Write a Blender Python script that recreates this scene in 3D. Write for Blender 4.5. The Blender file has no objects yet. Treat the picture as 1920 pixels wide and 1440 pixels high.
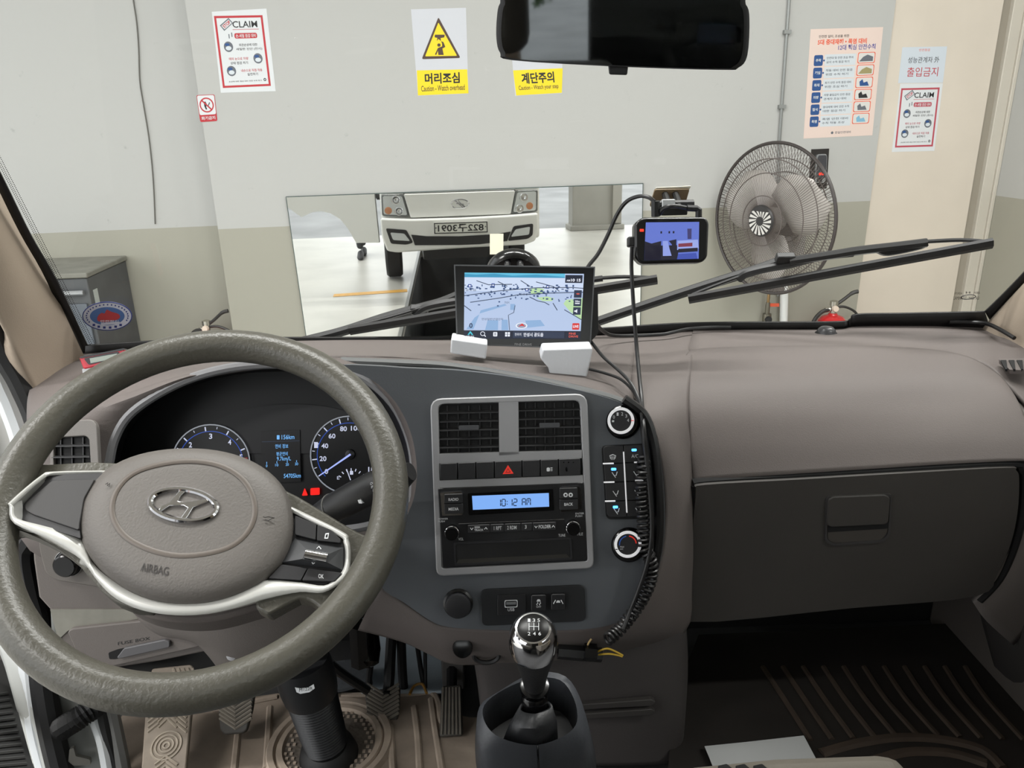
import bpy, bmesh, math, random
from mathutils import Vector as V, Matrix
random.seed(7)
SC = bpy.context.scene
COL = SC.collection
# ------------------------------------------------------------------ camera
F, CX, CY, CAMZ = 1442.0, 960.0, 720.0, 1.68
_dn = V((1055 - CX, -(4885 - CY), -F)).normalized()
_up = -_dn
_f = V((0, 0, -1))
_y0 = (_f - _up * _f.dot(_up)).normalized()
_x0 = _y0.cross(_up)
_a = math.radians(1.0)
_Y = _y0 * math.cos(_a) - _x0 * math.sin(_a)
_X = _Y.cross(_up)
R = Matrix((_X, _Y, _up))
CAM = V((0, 0, CAMZ))
cd = bpy.data.cameras.new('camera')
cd.sensor_width = 36.0
cd.lens = F / 1920 * 36
cd.clip_start = 0.02
cam = bpy.data.objects.new('camera', cd)
COL.objects.link(cam)
cam.matrix_world = Matrix.Translation(CAM) @ R.to_4x4()
SC.camera = cam
# ------------------------------------------------------------------ world, view
w = bpy.data.worlds.new('world')
SC.world = w
w.use_nodes = True
bg = w.node_tree.nodes['Background']
bg.inputs[0].default_value = (0.97, 0.985, 1.0, 1)
bg.inputs[1].default_value = 2.6
SC.view_settings.view_transform = 'Standard'
SC.view_settings.look = 'None'
SC.view_settings.gamma = 1
SC.view_settings.use_curve_mapping = False
SC.view_settings.exposure = 0.0
# unseen ceiling lamps added to light the dash and footwell; their housings are built further down
LAMPS = [(-2.2, 0.4), (-0.5, 1.4), (0.9, 1.4), (2.3, 2.1), (-2.2, -1.2), (2.3, -0.6)]
LAMPZ = 3.9
for lx, ly in LAMPS:
    ld = bpy.data.lights.new('added_ceiling_lamp', 'AREA')
    ld.shape = 'RECTANGLE'
    ld.size, ld.size_y = 1.2, 0.12
    ld.energy = 52
    ld.color = (1.0, 0.985, 0.965)
    lo = bpy.data.objects.new('added_ceiling_lamp', ld)
    COL.objects.link(lo)
    lo.location = (lx, ly, LAMPZ - 0.09)
# ------------------------------------------------------------------ helpers
def lin(c):
    o = []
    for k in c[:3]:
        k = k / 255.0
        o.append(k / 12.92 if k <= 0.04045 else ((k + 0.055) / 1.055) ** 2.4)
    return (o[0], o[1], o[2], 1)
MATS = {}
def mat(name, rgb=(128, 128, 128), rough=0.5, metal=0.0, bump=0.0, bs=300.0, var=0.0, vs=6.0, spec=0.5, coat=0.0, emit=0.0, var2=None, voro=False):
    if name in MATS:
        return MATS[name]
    m = bpy.data.materials.new(name)
    m.use_nodes = True
    nt = m.node_tree
    b = nt.nodes['Principled BSDF']
    c = lin(rgb)
    b.inputs['Base Color'].default_value = c
    b.inputs['Roughness'].default_value = rough
    b.inputs['Metallic'].default_value = metal
    b.inputs['Specular IOR Level'].default_value = spec
    b.inputs['Coat Weight'].default_value = coat
    if emit:
        b.inputs['Emission Color'].default_value = c
        b.inputs['Emission Strength'].default_value = emit
    tc = None
    if var or bump:
        tc = nt.nodes.new('ShaderNodeTexCoord')
    if var:
        n = nt.nodes.new('ShaderNodeTexNoise')
        n.inputs['Scale'].default_value = vs
        n.inputs['Detail'].default_value = 5
        nt.links.new(tc.outputs['Object'], n.inputs['Vector'])
        mr = nt.nodes.new('ShaderNodeMapRange')
        mr.inputs['From Min'].default_value = 0.3
        mr.inputs['From Max'].default_value = 0.7
        nt.links.new(n.outputs[0], mr.inputs[0])
        mx = nt.nodes.new('ShaderNodeMix')
        mx.data_type = 'RGBA'
        c2 = lin(var2) if var2 else tuple(k * (1 - var) for k in c[:3]) + (1,)
        mx.inputs[6].default_value = c
        mx.inputs[7].default_value = c2
        nt.links.new(mr.outputs[0], mx.inputs[0])
        nt.links.new(mx.outputs[2], b.inputs['Base Color'])
    if bump:
        n2 = nt.nodes.new('ShaderNodeTexVoronoi' if voro else 'ShaderNodeTexNoise')
        n2.inputs['Scale'].default_value = bs
        nt.links.new(tc.outputs['Object'], n2.inputs['Vector'])
        bp = nt.nodes.new('ShaderNodeBump')
        bp.inputs['Strength'].default_value = bump
        bp.inputs['Distance'].default_value = 0.001
        nt.links.new(n2.outputs[0], bp.inputs['Height'])
        nt.links.new(bp.outputs[0], b.inputs['Normal'])
    MATS[name] = m
    return m
def glow(name, rgb, s=1.0):
    """a lit display colour: emits, and nearly black when off"""
    if name in MATS:
        return MATS[name]
    m = bpy.data.materials.new(name)
    m.use_nodes = True
    b = m.node_tree.nodes['Principled BSDF']
    b.inputs['Base Color'].default_value = (0.01, 0.01, 0.012, 1)
    b.inputs['Roughness'].default_value = 0.35
    b.inputs['Emission Color'].default_value = lin(rgb)
    b.inputs['Emission Strength'].default_value = s
    MATS[name] = m
    return m
def ray(x, y):
    return R @ V(((x - CX) / F, -(y - CY) / F, -1))
def at(x, y, Y):
    d = ray(x, y)
    return CAM + d * (Y / d.y)
def atz(x, y, z):
    d = ray(x, y)
    return CAM + d * ((z - CAMZ) / d.z)
def atx(x, y, X):
    d = ray(x, y)
    return CAM + d * (X / d.x)
def px(p):
    c = R.transposed() @ (V(p) - CAM)
    return (CX + F * c.x / -c.z, CY - F * c.y / -c.z)
class Fr:
    """a plane with axes u, v and outward normal n; px() meets a view ray with it"""
    def __init__(s, o, u, v):
        s.o = V(o); s.u = V(u).normalized(); s.n = s.u.cross(V(v)).normalized(); s.v = s.n.cross(s.u)
    def P(s, x, y, h=0.0):
        d = ray(x, y)
        o = s.o + s.n * h
        return CAM + d * ((o - CAM).dot(s.n) / d.dot(s.n))
    def ab(s, x, y, h=0.0):
        q = s.P(x, y, h) - s.o
        return (q.dot(s.u), q.dot(s.v))
    def p(s, a, b, h=0.0):
        return s.o + s.u * a + s.v * b + s.n * h
    def circ(s, x, y, r, h=0.0, n=32, a0=0.0, a1=360.0):
        a, b = s.ab(x, y, h)
        k = n if a1 - a0 >= 360 else n + 1
        return [s.p(a + r * math.cos(math.radians(a0 + (a1 - a0) * i / n)), b + r * math.sin(math.radians(a0 + (a1 - a0) * i / n)), h) for i in range(k)]
def plane3(p0, p1, p2):
    """frame through three pixel/depth points: p0 origin, p1 along u, p2 along v"""
    return Fr(p0, p1 - p0, p2 - p0)
def rpoly(pts, r, seg=4):
    out = []
    n = len(pts)
    for i in range(n):
        p, a, b = V(pts[i]), V(pts[i - 1]), V(pts[(i + 1) % n])
        rr = r[i] if isinstance(r, (list, tuple)) else r
        d1 = min(rr, (a - p).length * 0.45); d2 = min(rr, (b - p).length * 0.45)
        if d1 < 1e-9 or d2 < 1e-9:
            out.append(tuple(p)); continue
        q0 = p + (a - p).normalized() * d1; q1 = p + (b - p).normalized() * d2
        for k in range(seg + 1):
            t = k / seg
            out.append(tuple(q0 * (1 - t) ** 2 + p * 2 * t * (1 - t) + q1 * t * t))
    return out
def cr(pts, n=6, closed=False):
    """Catmull-Rom through the points"""
    P = [V(p) for p in pts]
    m = len(P)
    out = []
    for i in range(m if closed else m - 1):
        if closed:
            a, b, c, d = P[i - 1], P[i], P[(i + 1) % m], P[(i + 2) % m]
        else:
            a, b, c, d = P[max(i - 1, 0)], P[i], P[i + 1], P[min(i + 2, m - 1)]
        for k in range(n):
            t = k / n
            out.append(0.5 * (2 * b + (c - a) * t + (2 * a - 5 * b + 4 * c - d) * t * t + (3 * b - a - 3 * c + d) * t ** 3))
    if not closed:
        out.append(P[-1].copy())
    return out
ORI = {}
def tag(o, label=None, cat=None, group=None, kind=None):
    if label: o['label'] = label
    if cat: o['category'] = cat
    if group: o['group'] = group
    if kind: o['kind'] = kind
    return o
def thing(name, loc, label, cat, group=None):
    o = bpy.data.objects.new(name, None)
    o.empty_display_size = 0.02
    COL.objects.link(o)
    o.location = loc
    ORI[o.name] = V(loc)
    return tag(o, label, cat, group)
def place(o, org, parent):
    ORI[o.name] = V(org)
    if parent is not None:
        o.parent = parent
        o.location = V(org) - ORI[parent.name]
    else:
        o.location = V(org)
class B:
    def __init__(s):
        s.v = []; s.f = []
    def add(s, vs, fs):
        k = len(s.v)
        s.v += [V(q) for q in vs]
        s.f += [tuple(i + k for i in q) for q in fs]
        return s
    def box(s, c, size, rot=None):
        c = V(c); x, y, z = [k / 2 for k in size]
        vs = [V((a, b, d)) for a in (-x, x) for b in (-y, y) for d in (-z, z)]
        if rot is not None:
            vs = [rot @ q for q in vs]
        return s.add([c + q for q in vs], [(0, 1, 3, 2), (4, 6, 7, 5), (0, 4, 5, 1), (2, 3, 7, 6), (0, 2, 6, 4), (1, 5, 7, 3)])
    def bx(s, x0, x1, y0, y1, z0, z1):
        return s.box(((x0 + x1) / 2, (y0 + y1) / 2, (z0 + z1) / 2), (x1 - x0, y1 - y0, z1 - z0))
    def prism(s, pts, d):
        """outline pts, extruded by vector d"""
        n = len(pts); d = V(d)
        nn = V((0, 0, 0))
        for i in range(n):
            nn += V(pts[i]).cross(V(pts[(i + 1) % n]))
        pts = [V(q) for q in pts]
        if nn.dot(d) > 0:
            pts = pts[::-1]
        vs = pts + [q + d for q in pts]
        return s.add(vs, [tuple(range(n)), tuple(range(2 * n - 1, n - 1, -1))] + [(i, i + n, (i + 1) % n + n, (i + 1) % n) for i in range(n)])
    def flat(s, pts):
        return s.add(pts, [tuple(range(len(pts)))])
    def ring(s, outer, inner, d):
        """band between two outlines of the same length, extruded by d"""
        n = len(outer); d = V(d)
        vs = [V(q) for q in outer] + [V(q) for q in inner] + [V(q) + d for q in outer] + [V(q) + d for q in inner]
        fs = []
        for i in range(n):
            j = (i + 1) % n
            fs += [(i, j, n + j, n + i), (2 * n + j, 2 * n + i, 3 * n + i, 3 * n + j), (j, i, 2 * n + i, 2 * n + j), (n + i, n + j, 3 * n + j, 3 * n + i)]
        return s.add(vs, fs)
    def lathe(s, o, ax, prof, seg=24, cap=True, up=None):
        o = V(o); ax = V(ax).normalized()
        u = V(up) if up is not None else (V((0, 0, 1)) if abs(ax.z) < 0.9 else V((1, 0, 0)))
        u = (u - ax * u.dot(ax)).normalized(); w2 = ax.cross(u)
        vs = []; fs = []
        for r, h in prof:
            for i in range(seg):
                t = 2 * math.pi * i / seg
                vs.append(o + ax * h + (u * math.cos(t) + w2 * math.sin(t)) * r)
        m = len(prof)
        for k in range(m - 1):
            for i in range(seg):
                j = (i + 1) % seg
                fs.append((k * seg + i, k * seg + j, (k + 1) * seg + j, (k + 1) * seg + i))
        if cap:
            fs.append(tuple(range(seg - 1, -1, -1)))
            fs.append(tuple((m - 1) * seg + i for i in range(seg)))
        return s.add(vs, fs)
    def tube(s, path, r, seg=8, closed=False, flat=1.0, up=None):
        P = [V(q) for q in path]; m = len(P)
        vs = []; fs = []
        prev = None
        for i in range(m):
            if closed:
                t = P[(i + 1) % m] - P[i - 1]
            else:
                t = P[min(i + 1, m - 1)] - P[max(i - 1, 0)]
            t.normalize()
            if prev is None:
                a = V(up) if up is not None else (V((0, 0, 1)) if abs(t.z) < 0.9 else V((1, 0, 0)))
            else:
                a = prev
            a = a - t * a.dot(t)
            if a.length < 1e-6:
                a = V((1, 0, 0)) - t * t.x
            a.normalize(); prev = a
            b = t.cross(a)
            rr = r[i] if isinstance(r, (list, tuple)) else r
            for k in range(seg):
                th = 2 * math.pi * (k + 0.5) / seg
                vs.append(P[i] + (a * math.cos(th) * flat + b * math.sin(th)) * rr)
        for i in range(m if closed else m - 1):
            i2 = (i + 1) % m
            for k in range(seg):
                k2 = (k + 1) % seg
                fs.append((i * seg + k, i * seg + k2, i2 * seg + k2, i2 * seg + k))
        if not closed:
            fs.append(tuple(range(seg - 1, -1, -1)))
            fs.append(tuple((m - 1) * seg + k for k in range(seg)))
        return s.add(vs, fs)
    def grid(s, rows, closed=False):
        n = len(rows[0]); vs = [q for r_ in rows for q in r_]
        fs = []
        for i in range(len(rows) - 1):
            for k in range(n if closed else n - 1):
                k2 = (k + 1) % n
                fs.append((i * n + k, i * n + k2, (i + 1) * n + k2, (i + 1) * n + k))
        return s.add(vs, fs)
    def build(s, name, m, parent=None, smooth=35, bevel=0.0, seg=2, solid=0.0, sub=0, label=None, kind=None, fix=True, face=None):
        me = bpy.data.meshes.new(name)
        n = len(s.v)
        lo = V((min(q.x for q in s.v), min(q.y for q in s.v), min(q.z for q in s.v)))
        hi = V((max(q.x for q in s.v), max(q.y for q in s.v), max(q.z for q in s.v)))
        org = V(((lo.x + hi.x) / 2, (lo.y + hi.y) / 2, lo.z))
        me.from_pydata([tuple(q - org) for q in s.v], [], s.f)
        if fix:
            bm = bmesh.new(); bm.from_mesh(me)
            if face is None:
                bmesh.ops.recalc_face_normals(bm, faces=bm.faces)
            else:
                bm.normal_update()
                if sum(f_.normal.dot(V(face) - org - f_.calc_center_median()) * f_.calc_area() for f_ in bm.faces) < 0:
                    bmesh.ops.reverse_faces(bm, faces=bm.faces)
            bm.to_mesh(me); bm.free()
        me.materials.append(m)
        if smooth:
            me.shade_smooth()
            me.set_sharp_from_angle(angle=math.radians(smooth))
        o = bpy.data.objects.new(name, me)
        COL.objects.link(o)
        if solid:
            md = o.modifiers.new('solid', 'SOLIDIFY'); md.thickness = abs(solid); md.offset = -1 if solid > 0 else 1
        if bevel:
            md = o.modifiers.new('bevel', 'BEVEL'); md.width = bevel; md.segments = seg; md.limit_method = 'ANGLE'; md.angle_limit = math.radians(40)
        if sub:
            md = o.modifiers.new('sub', 'SUBSURF'); md.levels = sub; md.render_levels = sub
        place(o, org, parent)
        if label: o['label'] = label
        if kind: o['kind'] = kind
        return o
def slab(fr, pts, h0, h1, name, m, parent=None, r=0, **kw):
    """pixel outline pts on plane fr raised to h1, with its back at h0"""
    if r: pts = rpoly(pts, r)
    q = [fr.P(x, y, h1) for x, y in pts]
    return B().prism(q, fr.n * (h0 - h1)).build(name, m, parent, **kw)
def frame_ring(fr, po, pi, h0, h1, name, m, parent=None, **kw):
    return B().ring([fr.P(x, y, h1) for x, y in po], [fr.P(x, y, h1) for x, y in pi], fr.n * (h0 - h1)).build(name, m, parent, **kw)
def rect(x0, y0, x1, y1, sl=0.0, sk=0.0):
    """pixel box with a slope of its level edges and a skew of its upright ones"""
    return [(x0, y0), (x1, y0 + sl * (x1 - x0)), (x1 + sk * (y1 - y0), y1 + sl * (x1 - x0)), (x0 + sk * (y1 - y0), y1)]
def loft(cols, name, m, parent=None, nu=5, nv=5, **kw):
    """cols: lists of 3D control points (same length); smooth surface through them"""
    a = [cr(c, nv) for c in cols]
    rows = []
    for i in range(len(a[0])):
        rows.append(cr([c[i] for c in a], nu))
    return B().grid(rows).build(name, m, parent, smooth=60, face=CAM, **kw)
TEXTS = []
def txt(fr, s, box, m, parent, h=0.0004, sl=0.0, sk=0.0, bold=0.0, name='lettering'):
    x0, y0, x1, y1 = box
    q = rect(x0, y0, x1, y1, sl, sk)
    TEXTS.append((s, fr.P(*q[3], h), fr.P(*q[2], h), fr.P(*q[0], h), m, parent, bold, name))
def txt3(s, bl, br, tl, m, parent, bold=0.0, name='lettering'):
    TEXTS.append((s, V(bl), V(br), V(tl), m, parent, bold, name))
def flush_text():
    objs = []
    for t in TEXTS:
        c = bpy.data.curves.new('lettering', 'FONT')
        c.body = t[0]; c.resolution_u = 3; c.offset = t[6]; c.fill_mode = 'FRONT'
        o = bpy.data.objects.new('lettering_source', c)
        COL.objects.link(o); objs.append(o)
    bpy.context.view_layer.update()
    dg = bpy.context.evaluated_depsgraph_get()
    for t, o in zip(TEXTS, objs):
        me = bpy.data.meshes.new_from_object(o.evaluated_get(dg))
        cur = o.data
        bpy.data.objects.remove(o); bpy.data.curves.remove(cur)
        if not me.vertices:
            continue
        xs = [q.co.x for q in me.vertices]; ys = [q.co.y for q in me.vertices]
        x0, x1, y0, y1 = min(xs), max(xs), min(ys), max(ys)
        bl, br, tl = t[1], t[2], t[3]
        for q in me.vertices:
            q.co = bl + (br - bl) * ((q.co.x - x0) / max(x1 - x0, 1e-6)) + (tl - bl) * ((q.co.y - y0) / max(y1 - y0, 1e-6)) - bl
        me.materials.clear(); me.materials.append(t[4])
        me.name = t[7]
        ob = bpy.data.objects.new(t[7], me)
        COL.objects.link(ob)
        place(ob, bl, t[5])
    TEXTS.clear()
# ================================================================== the workshop around the truck
PHI = math.radians(3.5)
WN = V((-math.sin(PHI), math.cos(PHI), 0))
WU = V((math.cos(PHI), math.sin(PHI), 0))
WD = 4.45
WF = Fr(CAM * 1.0 + WN * WD, WU, (0, 0, 1))          # main wall face, n towards the truck
WL = Fr(CAM * 1.0 + WN * (WD + 0.17), WU, (0, 0, 1))   # recessed bay on the left
def wp(a, h, z):
    """point at a along the wall, h out of it, at height z"""
    return V((0, 0, z)) + WN * (WD - h) + WU * a
def wall_mat(name, hi, lo, h0, slope):
    m = mat(name, hi, 0.75, bump=0.05, bs=60)
    nt = m.node_tree; b = nt.nodes['Principled BSDF']
    geo = nt.nodes.new('ShaderNodeNewGeometry')
    sep = nt.nodes.new('ShaderNodeSeparateXYZ'); nt.links.new(geo.outputs['Position'], sep.inputs[0])
    m1 = nt.nodes.new('ShaderNodeMath'); m1.operation = 'MULTIPLY_ADD'
    nt.links.new(sep.outputs[0], m1.inputs[0]); m1.inputs[1].default_value = slope; m1.inputs[2].default_value = h0
    m2 = nt.nodes.new('ShaderNodeMath'); m2.operation = 'GREATER_THAN'
    nt.links.new(sep.outputs[2], m2.inputs[0]); nt.links.new(m1.outputs[0], m2.inputs[1])
    mx = nt.nodes.new('ShaderNodeMix'); mx.data_type = 'RGBA'
    mx.inputs[6].default_value = lin(lo)
    # scuffs and thin stains on the white coat
    nz = nt.nodes.new('ShaderNodeTexNoise'); nz.inputs['Scale'].default_value = 9; nz.inputs['Detail'].default_value = 9; nz.inputs['Roughness'].default_value = 0.75
    nt.links.new(geo.outputs['Position'], nz.inputs['Vector'])
    rp = nt.nodes.new('ShaderNodeMapRange'); rp.inputs[1].default_value = 0.63; rp.inputs[2].default_value = 0.8
    nt.links.new(nz.outputs[0], rp.inputs[0])
    mx2 = nt.nodes.new('ShaderNodeMix'); mx2.data_type = 'RGBA'
    mx2.inputs[6].default_value = lin(hi); mx2.inputs[7].default_value = lin([k * 0.8 for k in hi])
    nt.links.new(rp.outputs[0], mx2.inputs[0])
    nt.links.new(mx2.outputs[2], mx.inputs[7]); nt.links.new(m2.outputs[0], mx.inputs[0])
    nt.links.new(mx.outputs[2], b.inputs['Base Color'])
    return m
M_wall = wall_mat('two_tone_wall_paint', (176, 176, 173), (156, 154, 142), 1.146, 0.011)
M_conc = mat('epoxy_floor', (192, 190, 182), 0.35, var=0.18, vs=2.2, bump=0.04, bs=30)
M_beige = mat('beige_door_paint', (212, 202, 188), 0.6, var=0.12, vs=1.7, bump=0.03, bs=40)
M_frame = mat('grey_door_frame', (196, 190, 178), 0.5, var=0.08, vs=3)
M_ceil = mat('ceiling_white', (225, 225, 222), 0.85, bump=0.05, bs=50)
M_white = mat('white_paper', (208, 211, 213), 0.6)
M_red = mat('print_red', (178, 44, 52), 0.6)
M_blk = mat('print_black', (30, 30, 32), 0.6)
M_yel = mat('sign_yellow', (232, 206, 20), 0.5)
M_brn = mat('sign_brown', (70, 48, 36), 0.5)
M_pblue = mat('print_navy', (34, 74, 130), 0.6)
M_pgrey = mat('print_grey', (96, 100, 108), 0.6)
M_ltgrey = mat('print_pale_grey', (200, 207, 212), 0.6)
M_pink = mat('poster_pink', (218, 198, 188), 0.5)
M_orange = mat('print_orange', (222, 92, 60), 0.6)
M_purple = mat('print_violet', (92, 88, 150), 0.6)
def structure(o):
    o['kind'] = 'structure'
    return o
# --- walls
aL = WL.ab(0, 0)[0]
a_edge = WF.ab(390, 300)[0]                      # left edge of the proud wall
a_d0, a_d1 = WF.ab(1648, 250)[0], WF.ab(1843, 250)[0]
a_c = WF.ab(1867, 357)[0]
def wall_box(name, a0, a1, h0, h1, z0, z1, m=None, **kw):
    return B().prism([wp(a0, h0, z0), wp(a1, h0, z0), wp(a1, h1, z0), wp(a0, h1, z0)], (0, 0, z1 - z0)).build(name, m or M_wall, None, **kw)
structure(wall_box('wall_front', a_edge, a_d0, 0, -0.3, 0, 4.2))
structure(wall_box('wall_left', -7.0, a_edge, -0.17, -0.45, 0, 4.2))
structure(wall_box('wall_right', a_c, a_c + 0.2, 6.0, -0.3, 0, 4.2))
structure(wall_box('wall_header', a_d0, a_c, 0.0, -0.3, 2.75, 4.2, M_beige))
d1 = structure(wall_box('door_1', a_d0, a_d1, -0.012, -0.06, 0.01, 2.75, M_beige, bevel=0.002))
# door casing: three stepped strips
trim = structure(wall_box('trim_1', a_d1 + 0.002, a_d1 + 0.055, -0.03, -0.2, 0, 2.75, mat('door_stop_grey', (150, 143, 130), 0.5)))
structure(wall_box('trim_2', a_d1 + 0.055, a_d1 + 0.12, 0.0, -0.2, 0, 2.75, M_frame, bevel=0.004))
structure(wall_box('trim_3', a_d1 + 0.12, a_c, 0.012, -0.2, 0, 2.75, M_frame, bevel=0.004))
# --- floor with the inspection pit left open, and the ground outside
pit = [V((-0.27, -1.9, 0)), V((-0.63, 3.2, 0)), V((0.42, 3.27, 0)), V((0.78, -1.83, 0))]
fl = B()
big = [V((-7, -3.35, 0)), V((-7, 4.9, 0)), V((3.6, 4.9, 0)), V((3.6, -3.35, 0))]
for i in range(4):
    j = (i + 1) % 4
    fl.prism([big[i], big[j], pit[j], pit[i]], (0, 0, -0.12))
structure(fl.build('floor', M_conc, None, smooth=0))
pw = B()
for i in range(4):
    j = (i + 1) % 4
    q0, q1 = pit[i] + V((0, 0, -0.121)), pit[j] + V((0, 0, -0.121))
    out = (q1 - q0).cross(V((0, 0, 1))).normalized() * 0.1
    if out.dot(q0 - (pit[0] + pit[2]) / 2) < 0: out = -out
    pw.prism([q0, q1, q1 + out, q0 + out], (0, 0, -1.3))
pw.prism([p + V((0, 0, -1.42)) for p in pit], (0, 0, -0.1))
structure(pw.build('wall_pit', mat('pit_concrete', (74, 76, 76), 0.7, var=0.4, vs=3, bump=0.2, bs=20), None, smooth=0))
lip = B()
for i in range(4):
    j = (i + 1) % 4
    lip.tube([pit[i] + V((0, 0, 0.004)), pit[j] + V((0, 0, 0.004))], 0.022, 4)
structure(lip.build('trim_4', mat('pit_edge_steel', (130, 130, 126), 0.4, metal=0.6), None, smooth=0))
structure(B().bx(-40, 40, -60, -3.36, -0.14, -0.02).build('ground', mat('pale_asphalt', (150, 151, 151), 0.9, var=0.3, vs=0.9, bump=0.3, bs=12), None, smooth=0))
structure(B().bx(-4.2, 3.6, -3.3, 4.9, 4.2, 4.35).build('ceiling', M_ceil, None, smooth=0))
tag(B().prism([V((-1.25, 0.86, 0.001)), V((-0.5, 0.80, 0.001)), V((-0.5, 0.93, 0.001)), V((-1.25, 0.99, 0.001))], (0, 0, 0.002)).build('floor_marking', mat('yellow_line_paint', (226, 170, 70), 0.5, var=0.2, vs=20), None, smooth=0),
    'short yellow painted line on the workshop floor beside the pit, seen in the wall mirror', 'floor line')
# gateway pillar by the open side, seen in the wall mirror
def pillar(x0, x1, y0, y1, label):
    t = thing('concrete_pillar', ((x0 + x1) / 2, (y0 + y1) / 2, 0), label, 'pillar')
    m = mat('pillar_paint', (146, 144, 136), 0.7, var=0.15, vs=2)
    B().bx(x0, x1, y0, y1, 0, 4.2).build('shaft', m, t, bevel=0.01)
    B().bx(x1 - 0.16, x1 - 0.02, y1, y1 + 0.05, 0.1, 4.2).build('guard_strip', mat('strip_grey', (140, 137, 128), 0.6), t)
    B().bx(x0 - 0.04, x1 + 0.04, y0 - 0.04, y1 + 0.04, 0.001, 0.08).build('base', m, t, bevel=0.01)
pillar(2.12, 2.9, -3.25, -2.95, 'grey painted concrete pillar reflected at the right end of the wall mirror')
# --- housings of the added, unseen ceiling lamps
for i, (lx, ly) in enumerate(LAMPS):
    t = thing('added_ceiling_batten', (lx, ly, LAMPZ - 0.05), 'unseen white ceiling batten added for its light, ' + ['left of the truck, above its open door', 'above the left side of the windscreen', 'above the right side of the windscreen', 'in front of the beige door', 'left of the truck, behind the cab', 'right of the truck, behind the cab'][i], 'ceiling light', 'added ceiling battens')
    B().bx(lx - 0.65, lx + 0.65, ly - 0.09, ly + 0.09, LAMPZ - 0.05, 4.2).build('housing', M_ceil, t, bevel=0.01)
# --- mirror on the wall
def quadpt(fr, q, s, t, h=0.0):
    """q: four pixel corners TL, TR, BR, BL; s right, t down, 0..1"""
    a, b, c, d = [fr.P(x, y, h) for x, y in q]
    return (a * (1 - s) + b * s) * (1 - t) + (d * (1 - s) + c * s) * t
MQ = [(537, 370), (1205, 345), (1198, 690), (583, 690)]
t = thing('wall_mirror', WF.P(870, 690, 0.02), 'large frameless mirror on the workshop wall showing the front of the truck', 'mirror')
mm = bpy.data.materials.new('mirror_silver'); mm.use_nodes = True
b_ = mm.node_tree.nodes['Principled BSDF']
b_.inputs['Base Color'].default_value = (0.9, 0.91, 0.9, 1); b_.inputs['Metallic'].default_value = 1; b_.inputs['Roughness'].default_value = 0.012
B().prism([quadpt(WF, MQ, s, u, 0.02) for s, u in ((0, 0), (1, 0), (1, 1), (0, 1))], -WF.n * 0.004).build('mirror_glass', mm, t, smooth=0)
B().prism([quadpt(WF, MQ, s, u, 0.014) for s, u in ((-.002, -.004), (1.002, -.004), (1.002, 1.004), (-.002, 1.004))], -WF.n * 0.0125).build('backing_board', mat('mirror_edge', (70, 84, 80), 0.4), t)
MF = Fr(WF.o + WF.n * 0.02, WF.u, WF.v)
def mir(x, y, fr):
    """where the view ray through pixel x, y lands on plane fr after the wall mirror"""
    p = MF.P(x, y); d = ray(x, y); d = d - MF.n * 2 * d.dot(MF.n)
    return p + d * ((fr.o - p).dot(fr.n) / d.dot(fr.n))
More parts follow.
